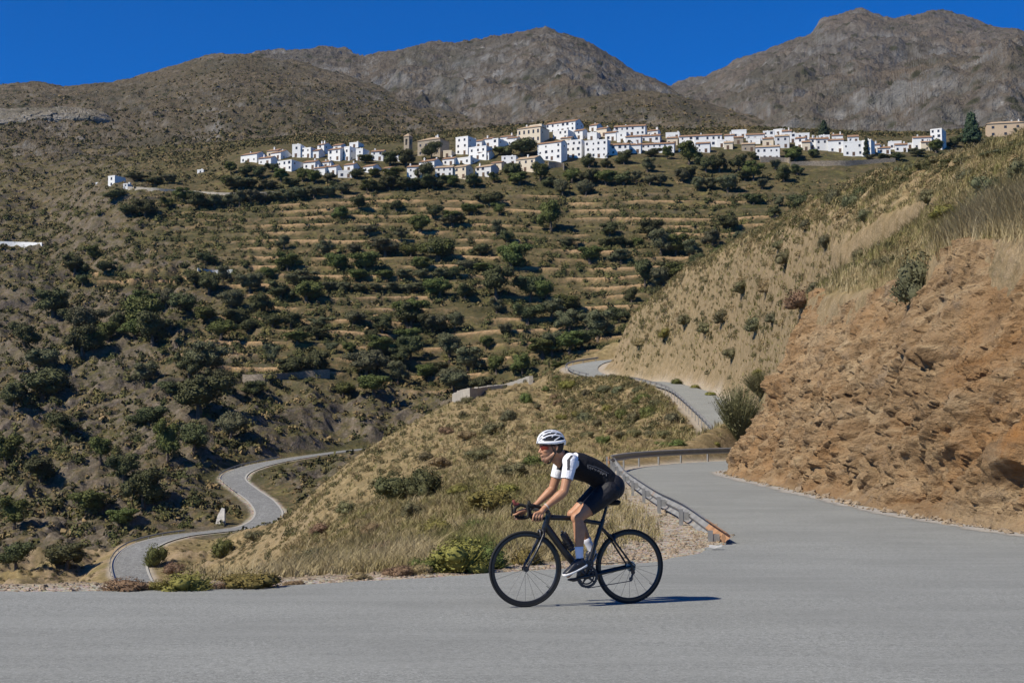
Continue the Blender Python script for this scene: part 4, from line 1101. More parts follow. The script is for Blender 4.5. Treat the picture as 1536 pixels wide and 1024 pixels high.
slope1 = np.clip(np.abs(np.gradient(GZ1, axis=0) / np.gradient(GY1, axis=0)), 0, 1.5)
PX2, PY2 = proj(GX2, GY2, GZ2); PX1, PY1 = proj(GX1, GY1, GZ1)
area2 = GY2 ** 2
leftz = sstep(420, 260, PX2) * sstep(300, 340, PY2)
wt = (GY2 > 262) * sstep(6, 9, GA2['dl']) * np.exp(1.6 * fbm2(GX2 * .025 + 3, GY2 * .025, 4)) * (.75 + .8 * leftz + .5 * CV2['green'] + .7 * sstep(560, 600, PY2)) * sstep(1000, 990, GY2) * area2 * (1 + .6 * (GY2 > 830))
wt *= 1 - .9 * ((PY2 < 262) & (PX2 > 340) & (GY2 < 835))
p = sample(GX2, GY2, GZ2, 42000, wt)
tag(scrub_mesh(p, np.minimum(rng.lognormal(.28, .5, len(p)), 3.0), 18, 'slope_scrub', M_SCRUB), 'low scrub covering the valley side and terraces', kind='stuff')
for G, k, nm, lb in ((MTN[3], 15000, 'hill_scrub', 'dark scrub dotting the broad hill left of the village'), (MTN[2], 5000, 'hill_scrub', 'low scrub on the brown hill behind the village')):
    gx, gy, gz = G[:-1, :, 0], G[:-1, :, 1], G[:-1, :, 2]; v_ = np.linspace(0, 1, gx.shape[0])[:, None]
    sl_ = np.hypot(np.gradient(gz, axis=0), np.gradient(gy, axis=0)) * np.abs(np.gradient(gx, axis=1))
    p = sample(gx, gy, gz, k, sl_ * np.exp(1.7 * fbm2(gx * .006, gy * .006, 5)) * sstep(1.05, .25, v_))
    tag(scrub_mesh(p, np.minimum(rng.lognormal(.62, .42, len(p)), 4.0), 14, nm, M_SCRUB), lb, kind='stuff')
wt = GA2['terr'] * (1 - .5 * GA2['wall']) * np.exp(2.0 * fbm2(GX2 * .02 + 8, GY2 * .02, 4)) * area2 * (PY2 > 290) + .7 * area2 * (PX2 < 420) * (PY2 > 300) * (GY2 < 800) * sstep(7, 10, GA2['dl']) * np.exp(2.0 * fbm2(GX2 * .02 + 8, GY2 * .02, 4))
p = sample(GX2, GY2, GZ2, 4600, wt)
tag(scrub_mesh(p, np.minimum(rng.lognormal(.95, .3, len(p)), 4.2), 90, 'terrace_scrub', M_BRUSH), 'olive green brush between the trees on the terraces', kind='stuff')
wt = (GY1 > 225) * ((PX1 < 470) | (PY1 < 0)) * sstep(6, 9, GA1['dl']) * np.exp(1.4 * fbm2(GX1 * .05 + 3, GY1 * .05, 4))
wt2 = np.maximum(wt, .22 * (PX1 > 780) * (GY1 > 50) * sstep(5, 9, GA1['du']) * sstep(3, 8, GA1['nd']) * np.exp(1.2 * fbm2(GX1 * .08, GY1 * .08, 4)))
wt2 = np.maximum(wt2, .30 * (PX1 < 900) * (GY1 > 24) * sstep(4.5, 7, GA1['du']) * sstep(5, 8, GA1['dl']) * sstep(1.5, 4, GA1['nd']) * np.exp(1.2 * fbm2(GX1 * .09 + 8, GY1 * .09, 4)))
wt2 *= 1 + 4 * slope1
verge_ = in_poly(GX1, GY1, np.array([flat_pt(850, 850), flat_pt(1060, 820), (3.9, 24.6), (4.3, 36), (4.6, 54), (2.4, 50), (1.7, 33), (1.2, 26), (1.0, 21)]))
wt2 = wt2 * (1 - 1.0 * ((PX1 > 860) & (PX1 < 1120) & (GY1 > 48) & (GY1 < 112))) * (1 - .9 * ((PX1 > 940) & (PX1 < 1120) & (GY1 > 84) & (GY1 < 165))) * (GY1 > 24) * (1 - .9 * verge_) * sstep(5, 7, GA1['dl'])
p = sample(GX1, GY1, GZ1, 9500, wt2)
tag(scrub_mesh(p, np.minimum(rng.lognormal(-.75, .4, len(p)), .9) * np.clip(p[:, 1] / 130, .30, 1.3), 170, 'hill_scrub', M_SCRUB2, 0), 'low dry scrub on the spur and hill', kind='stuff')

def grass(name, pts, hgt, nb, wid, tone, mat, lean=.45):
    n = len(pts); a = rng.uniform(0, 2 * math.pi, (n, nb)); ln = rng.uniform(.05, lean, (n, nb)) * 1.3; h = hgt[:, None] * rng.uniform(.45, 1.1, (n, nb))
    sp = hgt[:, None] * .32 * np.sqrt(rng.random((n, nb))); b = rng.uniform(0, 2 * math.pi, (n, nb))
    base = pts[:, None] + np.stack([sp * np.cos(b), sp * np.sin(b), 0 * sp - .03], -1)
    dirv = np.stack([np.cos(a) * ln, np.sin(a) * ln, np.ones_like(a)], -1)
    mid = base + dirv * h[..., None] * .55 ; tip = base + np.stack([np.cos(a) * ln * 1.9, np.sin(a) * ln * 1.9, np.ones_like(a) * .95], -1) * h[..., None]
    side = np.stack([-np.sin(a + .6), np.cos(a + .6), 0 * a], -1) * (np.clip(pts[:, 1:2] * wid, .0035, .05) * rng.uniform(.6, 1.4, (n, nb)))[..., None]
    v = np.stack([base - side, base + side, mid + side * .8, mid - side * .8, tip], 2).reshape(-1, 3)
    m = n * nb; o = np.arange(m)[:, None] * 5
    lv = np.concatenate([(o + [0, 1, 2, 3]).ravel(), (o + [3, 2, 4]).ravel()]).astype(np.int32)
    st = np.concatenate([np.arange(m) * 4, m * 4 + np.arange(m) * 3]).astype(np.int32)
    me = bpy.data.meshes.new(name); me.vertices.add(m * 5); me.vertices.foreach_set('co', v.astype(np.float32).ravel())
    me.loops.add(len(lv)); me.loops.foreach_set('vertex_index', lv); me.polygons.add(len(st)); me.polygons.foreach_set('loop_start', st); me.update(calc_edges=True)
    t = np.repeat((tone[:, None] + rng.normal(size=(n, nb)) * .09).ravel(), 5)
    at = me.attributes.new('tone', 'FLOAT', 'POINT'); at.data.foreach_set('value', t.astype(np.float32)); me.materials.append(mat)
    return link(bpy.data.objects.new(name, me))
M_GRASS = tone_mat('grass', [(.10, (.075, .092, .022)), (.28, (.125, .13, .036)), (.45, (.20, .175, .068)), (.65, (.31, .245, .125)), (.9, (.44, .365, .22))])
road_free = np.where((GY1 > 50) & (PX1 > 860), sstep(2.2, 3.2, GA1['nd']), sstep(.9, 1.6, GA1['nd'])) * sstep(4.0, 5.0, GA1['du'])
verge = in_poly(GX1, GY1, np.array([flat_pt(850, 850), flat_pt(1060, 820), (3.9, 24.6), (4.3, 36), (4.6, 54), (2.4, 50), (1.7, 33), (1.2, 26), (1.0, 21)]))
patch = np.exp(1.5 * fbm2(GX1 * .35, GY1 * .35, 4))
w1 = road_free * (1 - .88 * verge) * patch * (GY1 < 75) * (PX1 > 250) * (PX1 < 1090) * sstep(16, 18, GY1)
w1 *= np.where((PX1 > 1000) & (GY1 < 60), 0, 1) * ((PY1 > 690) | (PX1 > 1090))
w1 = w1 * sstep(-.15, .35, fbm2(GX1 * .28 + 11, GY1 * .22, 4) + .25 * sstep(24, 17, GY1))
p = sample(GX1, GY1, GZ1, 13000, w1); pp, pq = proj(p[:, 0], p[:, 1], p[:, 2])
gz = sstep(60, 20, np.abs(pp - 700)) * sstep(790, 830, pq) + .7 * sstep(80, 20, np.abs(pp - 740)) * sstep(30, 10, np.abs(pq - 745))
tone = .60 + .42 * fbm2(p[:, 0] * .5 + 4, p[:, 1] * .4, 3) - .45 * gz
tag(grass('dry_grass', p, np.clip(rng.normal(.25, .08, len(p)) * (1 + .5 * pn2(p[:, 0] * .6, p[:, 1] * .6)), .1, .8), 18, .00019, tone, M_GRASS), 'straw coloured grass tufts on the slope beside the road', kind='stuff')
w2 = np.where(GA1['bank'], GA1['nd'] > 3.8, True) * (slope1 < 1.9) * road_free * np.exp(1.2 * fbm2(GX1 * .12, GY1 * .12, 4)) * (GY1 > 26) * (GY1 < 240) * (PX1 > 420) * sstep(1.0, 4.5, np.where(GA1['bank'], GA1['nd'], 9))
w2 *= 1 + 5 * slope1
p = sample(GX1, GY1, GZ1, 22000, w2)
tone = .52 + .5 * fbm2(p[:, 0] * .2 + 4, p[:, 1] * .2, 3)
tag(grass('hill_grass', p, np.clip(rng.normal(.42, .12, len(p)), .15, .9) * (.7 + p[:, 1] / 300), 12, .00017, tone, M_GRASS), 'sparse dry grass over the spur and hill', kind='stuff')
# hill face above the upper road: tufts and small shrubs by true ground area
hw = (GA1['nd'] > 2.0) * (1 - .95 * ((PX1 > 860) & (PX1 < 1120) & (GY1 < 118))) * (PX1 > 700) * (GY1 > 34) * (GY1 < 250) * sstep(4.0, 6.0, GA1['du']) * sstep(3.7, 4.4, np.where(GA1['bank'], GA1['nd'], 9)) * (GX1 > 6) * GY1 ** 2 * np.sqrt(1 + slope1 ** 2)
p = sample(GX1, GY1, GZ1, 21000, hw * np.exp(1.5 * fbm2(GX1 * .09, GY1 * .09, 4)))
tag(grass('slope_grass', p, np.clip(rng.normal(.55, .18, len(p)), .2, 1.2), 10, .00020, .48 + .55 * fbm2(p[:, 0] * .1 + 4, p[:, 1] * .1, 3), M_GRASS), 'dry grass tufts on the steep hill above the upper road', kind='stuff')
p = sample(GX1, GY1, GZ1, 7500, hw * np.exp(1.8 * fbm2(GX1 * .07 + 9, GY1 * .07, 4)))
tag(scrub_mesh(p, np.minimum(rng.lognormal(-.35, .45, len(p)), 1.1) * np.clip(p[:, 1] / 140, .5, 1), 150, 'steep_scrub', M_SCRUB2, 0), 'low thorny scrub on the steep hill above the upper road', kind='stuff')
# tall pale grass along the lip of the cutting
w3 = sstep(3.7, 4.1, GA1['nd']) * sstep(12, 8, GA1['nd']) * GA1['bank'] * (GY1 > 20) * (GY1 < 40) * patch
w3 = w3 * (1 + 2 * sstep(6, 4, GA1['nd'])) * (1 + slope1); p = sample(GX1, GY1, GZ1, 4200, w3)
tag(grass('tall_grass', p, np.clip(rng.normal(.72, .18, len(p)), .3, 1.3), 34, .00016, .72 + .25 * pn2(p[:, 0], p[:, 1]), M_GRASS), 'tall pale grass along the lip of the rock cutting', kind='stuff')
print('plants', len(PLANTS), round(time.time() - T0, 1))
# ------------------------------------------------------------------ village
def wall_mat(name, col, var=.08):
    m = NT(name); v = m.coord('Object')
    n = m.noise(v, 1.2, 5, .65); st = m.noise(m.coord('Object', (2.2, 2.2, .35)), 1.0, 4, .7)
    c = m.ramp(n, [(.3, tuple(x * (1 - var) for x in col)), (.65, col)])
    c = m.mix(m.ramp(st, [(.58, 0.0), (.8, .35)]), c, tuple(x * y for x, y in zip(col, (.80, .76, .70))))
    return m.finish(c, .9, m.bump(n, .3, .03), .15)
WALLS = dict(white=wall_mat('whitewash', (.74, .73, .70), .14), cream=wall_mat('cream_render', (.62, .53, .40)), stone=wall_mat('stone_wall', (.36, .30, .225), .35), grey=wall_mat('grey_render', (.60, .59, .57)), ochre=wall_mat('ochre_render', (.52, .39, .26)))
def tile_mat(name, a, b):
    m = NT(name); v = m.coord('Object')
    w = m.node('ShaderNodeTexWave'); w.inputs['Scale'].default_value = 1.5; w.inputs['Distortion'].default_value = .5; m.link(v, w.inputs['Vector'])
    c = m.ramp(m.noise(v, 1.8, 4, .7), [(.3, a), (.7, b)])
    return m.finish(c, .9, m.bump(w.outputs[1], .6, .08), .15)
ROOFS = dict(tile=tile_mat('clay_tiles', (.20, .115, .07), (.34, .215, .135)), tan=tile_mat('tan_tiles', (.30, .215, .14), (.44, .33, .22)))
M_PANE = simple_mat('window_glass', (.035, .04, .05), .15, .5)
M_FRAME = simple_mat('brown_frame', (.10, .07, .05), .6)
M_DOOR = simple_mat('wood_door', (.11, .065, .04), .6, var=.3)
M_WFRAME = simple_mat('white_frame', (.7, .69, .66), .6)
def frame_mesh(w, h):
    mb = MB(); t = .09
    for a in ((-w/2, -w/2 + t, 0, h), (w/2 - t, w/2, 0, h), (-w/2 + t, w/2 - t, 0, t), (-w/2 + t, w/2 - t, h - t, h)):
        mb.box(a[0], a[1], -.07, .05, a[2], a[3])
    o = mb.build('window', M_FRAME); me = o.data; bpy.data.objects.remove(o); return me
def pane_mesh(w, h):
    mb = MB(); mb.box(-w/2 + .09, w/2 - .09, -.02, .04, .09, h - .09)
    o = mb.build('pane', M_PANE); me = o.data; bpy.data.objects.remove(o); return me
WIN = {k: (frame_mesh(*k), pane_mesh(*k)) for k in ((1.1, 1.35), (1.5, 1.5), (.8, 1.0), (1.1, 2.1), (2.3, 2.2))}
def door_mesh():
    mb = MB(); mb.box(-.55, .55, -.05, .05, 0, 2.1); mb.box(-.68, -.55, -.08, .05, 0, 2.2); mb.box(.55, .68, -.08, .05, 0, 2.2)
    o = mb.build('door', M_DOOR); me = o.data; bpy.data.objects.remove(o); return me
DOORM = door_mesh()
def chimney_mesh():
    mb = MB(); mb.box(-.35, .35, -.35, .35, -.6, 1.0); mb.box(-.45, .45, -.45, .45, 1.0, 1.12); mb.box(-.28, .28, -.28, .28, 1.12, 1.4)
    o = mb.build('chimney', WALLS['white']); me = o.data; bpy.data.objects.remove(o); return me
CHM = chimney_mesh()
def add_window(par, x, y, z, key, rz=0.0):
    o = link(bpy.data.objects.new('window', WIN[key][0]), par); o.location = (x, y, z); o.rotation_euler = (0, 0, rz)
    link(bpy.data.objects.new('pane', WIN[key][1]), o)
HOUSES = []
def house(x0, x1, yt, yb, side, style, roof, label, name='house', floors=None, cols=None, big=None, group='village houses', dmin=640, extra=None):
    mid = (x0 + x1) / 2
    gx, D, gz = ground_hit(mid, yb, dmin)
    s = D / F; phi = R(29) if side >= 9 else R(22) if side >= 6 else R(12)
    w = (x1 - x0) * s / math.cos(phi); d = min(max(side * s / math.sin(phi), 5.5), 11.0) if side else 7.0
    zb = float(unproj(mid, yb, D)[2]); h = (yb - yt) * s
    cx = (mid - CX) * s
    r = empty(name, (cx, D, zb), -phi)
    mb = MB(); M = WALLS[style]
    mb.box(-w/2, w/2, 0, d, -4.5, h)
    if roof == 'flat':
        for a in ((-w/2 - .05, w/2 + .05, -.05, .22, h - .35, h + .28), (-w/2 - .05, w/2 + .05, d - .22, d + .05, h - .35, h + .28), (-w/2 - .05, -w/2 + .22, .22, d - .22, h - .35, h + .28), (w/2 - .22, w/2 + .05, .22, d - .22, h - .35, h + .28)): mb.box(*a)
    if extra == 'penthouse': mb.box(-w * .1, w * .42, d * .35, d * .9, h, h + 2.4)
    if roof in ('tile', 'tan'):
        rz_ = (d / 2 + .35) * .42 - .22; k = w / 2 - .01
        mb.add([(-k, .02, h - .05), (-k, d - .02, h - .05), (-k, d/2, h + rz_), (k, .02, h - .05), (k, d - .02, h - .05), (k, d/2, h + rz_)], [[0, 2, 1], [3, 4, 5], [0, 3, 5, 2], [1, 2, 5, 4], [0, 1, 4, 3]])
    wl = mb.build('wall', M, r)
    zr = h
    if roof != 'flat':
        e = .35; rise = (d / 2 + e) * (.42 if roof != 'hip' else .44); rm = ROOFS['tan' if roof in ('tan', 'hip', 'pent') else 'tile']; mb = MB()
        if roof in ('tile', 'tan'):
            prof = [(-e, h), (d/2, h + rise), (d + e, h), (d + e, h - .18), (d/2, h + rise - .2), (-e, h - .18)]
            v = [(sx * (w/2 + .2), y, z + .02) for sx in (-1, 1) for y, z in prof]
            mb.add(v, [[0, 1, 2, 3, 4, 5][::-1], [6, 7, 8, 9, 10, 11]] + [[i, (i + 1) % 6, (i + 1) % 6 + 6, i + 6] for i in range(6)])
        elif roof == 'hip':
            k = min(d/2 + e, w/2 + e) ; rr = max(w/2 + e - k, .05)
            mb.add([(-w/2 - e, -e, h + .02), (w/2 + e, -e, h + .02), (w/2 + e, d + e, h + .02), (-w/2 - e, d + e, h + .02), (-rr, d/2, h + rise), (rr, d/2, h + rise),
                    (-w/2 - e, -e, h - .2), (w/2 + e, -e, h - .2), (w/2 + e, d + e, h - .2), (-w/2 - e, d + e, h - .2)],
                   [[0, 1, 5, 4], [1, 2, 5], [2, 3, 4, 5], [3, 0, 4], [6, 9, 8, 7], [0, 6, 7, 1], [1, 7, 8, 2], [2, 8, 9, 3], [3, 9, 6, 0]])
        rf = mb.build('roof', rm, r); zr = h + rise * .7
    else: rf = r
    fl = floors or max(1, int(round(h / 3.1))); nc = cols if cols is not None else max(1, int(w / 3.0))
    fh = h / fl; rs = random.Random(int(x0 * 7 + yb))
    for f in range(fl):
        for c in range(nc):
            if cols is None and rs.random() < .06: continue
            key = big or ((.8, 1.0) if fh < 2.5 else rs.choice([(1.1, 1.35)] * 3 + [(.8, 1.0), (1.5, 1.5)]))
            x = -w/2 + w * (c + .5) / nc + (rs.uniform(-.35, .35) if cols is None else 0)
            z = f * fh + min(1.0, fh * .36)
            if f == 0 and cols is None and c == nc // 2 and fh > 2.4:
                o = link(bpy.data.objects.new('door', DOORM), r); o.location = (x, 0, .05); continue
            add_window(r, x, 0, z, key)
        if side >= 9:
            for c in range(max(1, int(d / 4))):
                if rs.random() < .55: add_window(r, w/2, d * (c + .5) / max(1, int(d / 4)), f * fh + min(1.0, fh * .36), (.8, 1.0), math.pi / 2)
    for _ in range(rs.choice((0, 1, 1, 2))):
        o = link(bpy.data.objects.new('chimney', CHM), rf)
        o.location = (rs.uniform(-.4, .4) * w, d * rs.uniform(.3, .7), zr)
    tag(r, label, 'house', group)
    HOUSES.append((r, w, d, h)); return r, w, d, h
HL = [
 (353.5,381,231.5,244,12,'white','tile','leftmost two-storey white house of the village with a red roof'),
 (381.5,401.6,237,247,8,'white','tile','low white house with three windows next to the leftmost village house'),
 (400,416.6,229,239,15,'white','tile','white red-roofed house behind and above the three-window house at the left end'),
 (433,446,216.5,236,0,'white','flat','tall narrow white tower-like flat-roofed house of the left group'),
 (446,462,222,237,10,'white','flat','flat-roofed white house built against the tall narrow tower-like house'),
 (410,433.5,241,257,15,'white','flat','white house with broad shaded side wall among the trees of the left group'),
 (471,482,217,231,11,'white','tile','small white house with a loggia at the top of the left group'),
 (487,507,224,241,9,'white','tile','white house with three upper windows at the right of the left group'),
 (512,521,220,241,11,'white','flat','narrow white house with a long shaded side right of the three-window one'),
 (530,541,223,241,8,'white','flat','narrow white house at the right end of the left group'),
 (450,469,243,254,8,'white','tile','low white house in the lower row under the tower-like house'),
 (478,490,243,252,6,'white','tile','small white house with a lean-to in the lower row of the left group'),
 (482,501,250,262,7,'white','tile','white house with a wide red roof in the lowest row of the left group'),
 (503,525,256,267,0,'grey','flat','pale grey low building with an open front at the foot of the left group'),
 (512,527,247,257,8,'white','tile','white house above the pale grey open-fronted building'),
 (553,572,227,241,0,'white','tile','lone white house with a brown roof left of the church trees'),
 (541,557,249.5,259,11,'white','tile','small white cottage below the trees left of the church'),
 (572,586,252,259,6,'white','tile','tiny white cottage half hidden between trees below the church'),
 (663,676,226,236,0,'cream','flat','small cream ruin-like house to the right of the church'),
 (682,701,205,232,12,'white','flat','tall white four-storey house with balconies right of the church'),
 (702,729,220,239,9,'white','flat','white stepped house with a terrace beside the tall balcony house'),
 (704,722,212,222,8,'white','tile','white house peeping over the stepped terrace house'),
 (608,631,250,268,0,'white','tile','white house with two windows in the row below the church, leftmost of it'),
 (626,650,242,252,12,'white','tile','long white house just under the church trees'),
 (651,677.6,251,266,0,'white','tan','white house with three windows behind the big round tree below the church'),
 (679,698,250,268,11,'cream','tan','beige three-storey house with open loggias below the tall balcony house'),
 (676,705,237,247,15,'white','flat','long plain white house above the beige loggia house'),
 (712,736,250,265,12,'grey','tan','pale house with broad hipped brown roof right of the beige loggia house'),
 (738,747,208,224,15,'white','flat','narrow white house with a long shaded side below the cream palace'),
 (724,738,208,220,6,'white','tile','white house with red roof left of the narrow long-sided one'),
 (750,768,205,214,6,'white','tile','white house just left of the big tree in front of the cream palace'),
 (752,774,234,248,0,'white','flat','flat-roofed white house in front of the big dark tree'),
 (774,803,238,257,15,'cream','tan','cream house with brown roof and shaded right gable below the big dark tree'),
 (819.5,864,184,199,16,'white','tile','long white house with a row of small windows at the top of the village'),
 (807,842.5,214,241,10,'white','tile','large white three-storey house with a wooden balcony on the bank'),
 (830.6,853,196,210,11,'white','flat','plain white flat-roofed block under the long top house'),
 (862.5,875.5,196,209,11,'white','tile','small white red-roofed house right of the plain white block'),
 (849.5,873.6,210,237,8,'white','flat','modern white house with square windows over a porch, left one of the pair'),
 (879,912.6,210,237,6,'white','flat','modern white house with six square windows, right one of the pair'),
 (886,897,188,197,12,'white','tile','white cottage with a shaded lean-to high above the modern pair'),
 (883,897,199,210,8,'white','flat','little white house between the cottage and the modern pair'),
 (923.7,970.6,189.5,204,5,'white','tile','long white house with chimneys at the very top right of the modern pair'),
 (928,942,199,214,8,'white','flat','white house with an arch below the long chimney house'),
 (941,964,205,216,0,'white','tile','white house with a grey-brown roof below the long chimney house'),
 (965,993,204,213,5,'white','tile','long low white house with red roof and arched windows'),
 (917,946,217,233,0,'white','tile','white house with round arches on the ground floor right of the modern pair'),
 (946,964,217,230,0,'white','tile','white house with one window between the arches and the arcade'),
 (964,1014,216,229,0,'white','tile','long white arcade house with a row of dark openings'),
 (1002.5,1023,199,208,0,'white','flat','white wall-like house above the end of the arcade'),
 (1023,1045.5,204.5,219,0,'white','tile','white house with two windows right of the arcade'),
 (1046,1087,203,220,0,'white','tile','wide white house with a slanting stair of windows above the round tree'),
 (1049,1069,215,229,0,'white','tile','lower white house in front of the wide one with the slanting windows'),
 (1103,1125,195,207,0,'white','flat','white roof-terrace house topped with chimneys at the right crown of the village'),
 (1125,1152,202,211,0,'grey','tile','grey-roofed low house right of the roof-terrace house'),
 (1151,1168,196.5,211,0,'white','flat','bright blank white house right of the grey-roofed one'),
 (1167,1180,194,203,6,'white','flat','small white house with a lookout on the skyline of the right group'),
 (1139.5,1175,220,240,0,'white','tan','white two-storey house with a brown roof standing on a stone wall'),
 (1118,1137.5,216,227,0,'stone','tan','bare stone house left of the white house on the stone wall'),
 (1091,1104,214,224,0,'cream','tan','small beige shed-like house left of the bare stone house'),
 (1169,1190,204,222,0,'grey','tan','pale house with a brown roof and balcony behind the house on the stone wall'),
 (1191.5,1201,200,214,0,'white','flat','narrow white house between the balcony house and the long shaded one'),
 (1201,1221,200,209,0,'white','flat','flat white house at the back left of the tall conifer'),
 (1200,1214,207,223,7,'white','tile','white gabled house below the flat one near the tall conifer'),
 (1221.5,1231,208,224,0,'white','tile','first narrow terraced house under the tall conifer'),
 (1231,1250,208,226,0,'grey','tile','terraced house with balconies right under the tall conifer'),
 (1250,1273,210,229,0,'white','tile','terraced house with a porch right of the balcony one'),
 (1273.5,1302,212,234,0,'white','flat','big white house behind the slim cypress'),
 (1302,1314,210,235,11,'white','flat','tall white house with a shaded side right of the slim cypress'),
 (1325,1344,222,231,0,'white','tile','low white house with dark openings right of the cypress pair'),
 (1342,1361,212,224,0,'white','flat','white house with a sloping parapet in the gap at the right'),
 (1368,1382,215,223,0,'white','flat','small white house left of the last white row'),
 (1380,1407,206,224,0,'white','tile','white house leaning against the tall tower block at the right'),
 (1407,1422,193,224,24,'white','flat','tall white tower block left of the big dark conifer at the right'),
 (394,412,226,236,8,'cream','tile','cream house peeping out behind the leftmost houses'),
 (462,474,226,237,7,'white','tile','white house wedged between the tower-like house and the loggia house'),
 (494,508,218,226,8,'white','tile','white house at the back above the three-window house of the left group'),
 (520,534,214,222,7,'white','flat','small white block on the back row at the right of the left group'),
 (466,484,252,261,6,'white','tile','low white house hidden among trees at the foot of the left group'),
 (585,603,232,242,0,'white','tile','white house low between the left group and the bell tower'),
 (640,654,240,247,0,'white','flat','white garden house right under the church nave'),
 (662,680,238,248,7,'white','tile','white house between the church trees and the long plain one'),
 (716,733,228,240,8,'white','tile','white house below the stepped terrace house'),
 (736,752,244,255,6,'cream','tile','beige cottage between the hipped pale house and the flat white one'),
 (760,776,207,218,6,'white','tile','white house half behind the tree at the foot of the cream palace'),
 (842,858,207,216,6,'cream','tile','cream house squeezed above the modern pair'),
 (897,912,193,205,9,'cream','tile','cream house behind the cottage above the modern pair'),
 (910,926,199,211,7,'white','tile','white house below the gap left of the long chimney house'),
 (975,990,196,205,6,'white','tile','white house right of the long chimney house on the back row'),
 (1004,1020,207,218,0,'cream','tile','cream house over the right end of the arcade'),
 (1022,1034,218,227,0,'white','tile','low white house at the foot of the two-window one'),
 (1080,1094,210,221,5,'white','flat','white annex at the right end of the wide slanting-window house'),
 (1092,1106,203,212,0,'white','tile','white house left of the roof-terrace house'),
 (1106,1120,206,216,0,'stone','tile','brown stone barn under the roof-terrace house'),
 (1128,1146,207,216,0,'white','flat','white house under the grey-roofed low one'),
 (1150,1166,208,219,0,'cream','tile','cream house above the house on the stone wall'),
 (1180,1194,197,207,5,'white','tile','white house behind the pale balcony house'),
 (1210,1222,213,226,0,'cream','tile','cream house with an arch left of the terraced row'),
 (1236,1252,203,211,0,'white','flat','white block on the back row behind the tall conifer'),
 (1256,1272,203,212,0,'white','tile','white house behind the terraced house with a porch'),
 (1280,1296,205,214,5,'white','tile','white house behind the big one with the slim cypress'),
 (1312,1328,217,229,0,'white','tile','white house tucked in right of the shaded-side one'),
 (1352,1370,217,228,0,'white','tile','white house with red roof before the last white row'),
 (1392,1408,213,226,0,'cream','tile','cream lean-to at the foot of the tall tower block'),
]
for t in HL: house(*t)
house(776, 811, 191, 215, 17, 'cream', 'hip', 'large cream palace with two rows of arched windows and hipped roof', floors=2, cols=5, big=(1.1, 2.1), extra='penthouse')
house(1494, 1547, 184, 205, 0, 'ochre', 'hip', 'ochre house with brown hipped roof alone at the far right edge', floors=2, cols=3, big=(1.5, 1.5))
house(153, 165, 264, 281, 11, 'white', 'flat', 'lone white cube house far left of the village above the ravine', floors=2, cols=1)
house(135, 142.6, 274, 281, 0, 'white', 'flat', 'tiny white outbuilding left of the lone white cube house', cols=1, floors=1, big=(.8, 1.0))
house(289, 299, 255, 261, 0, 'white', 'flat', 'small white hut between the lone cube house and the village', cols=1, floors=1, big=(.8, 1.0))
house(177, 184, 276, 281, 0, 'white', 'flat', 'white shed touching the lone white cube house', cols=1, floors=1, big=(.8, 1.0))
# church nave and tower
r, w, d, h = house(623.5, 659, 209, 233, 13, 'stone', 'hip', 'pale stone church with hipped tile roof and small upper windows', name='church', floors=2, cols=4, big=(1.1, 1.35), group='church buildings')
r['category'] = 'church'
gx, D, gz = ground_hit(610, 233, 640); s = D / F
zb = float(unproj(610, 233, D)[2]); tw = 8.2 * s / math.cos(R(29)); th = (233 - 206.5) * s
t = empty('church_tower', ((610 - CX) * s, D - 1.5, zb), -R(29)); tag(t, 'square stone bell tower with pyramid roof left of the church', 'tower', 'church buildings')
mb = MB(); b = tw / 2
mb.box(-b, b, -b, b, -5, th * .52)
for sx in (-1, 1):
    for sy in (-1, 1): mb.box(min(sx * b, sx * b * .42), max(sx * b, sx * b * .42), min(sy * b, sy * b * .42), max(sy * b, sy * b * .42), th * .52, th * .88)
mb.box(-b * .4, b * .4, -b * .4, b * .4, th * .52, th * .88); mb.box(-b, b, -b, b, th * .88, th); mb.box(-b - .2, b + .2, -b - .2, b + .2, th, th + .3)
mb.build('wall', WALLS['stone'], t)
mb = MB(); e = b + .35
mb.add([(-e, -e, th + .31), (e, -e, th + .31), (e, e, th + .31), (-e, e, th + .31), (0, 0, th + 6.5 * s)], [[3, 2, 1, 0], [0, 1, 4], [1, 2, 4], [2, 3, 4], [3, 0, 4]])
mb.build('roof', ROOFS['tan'], t)
mb = MB(); mb.sphere((0, 0, th * .70), b * .3, 10, 6, (1, 1, 1.2)); mb.build('bell', simple_mat('bronze', (.12, .09, .05), .4, metal=.8), t)
# porch slab under the modern pair, retaining walls
def wall_run(pts, hgt, th, mat, label, name='stone_wall', dmin=200, sink=2.0, cat='wall', group=None):
    P = [ground_hit(px, py, dmin) for px, py in pts]; P = dense(catmull(P, 6), 1.5)
    z = P[:, 2].copy(); z = np.convolve(np.pad(z, 4, mode='edge'), np.ones(9) / 9, 'valid'); P[:, 2] = z
    q = offset(P, th); n = len(P)
    v = np.concatenate([P + [0, 0, -sink], P + [0, 0, hgt], q + [0, 0, hgt], q + [0, 0, -sink]])
    v[n:3 * n, 2] += .06 * np.tile(rng.normal(size=n), 2)
    f = [[k * n + i, k * n + i + 1, ((k + 1) % 4) * n + i + 1, ((k + 1) % 4) * n + i] for k in range(4) for i in range(n - 1)] + [[0, n, 2 * n, 3 * n], [4 * n - 1, 3 * n - 1, 2 * n - 1, n - 1]]
    return tag(mesh_obj(name, v, f, mat), label, cat, group)
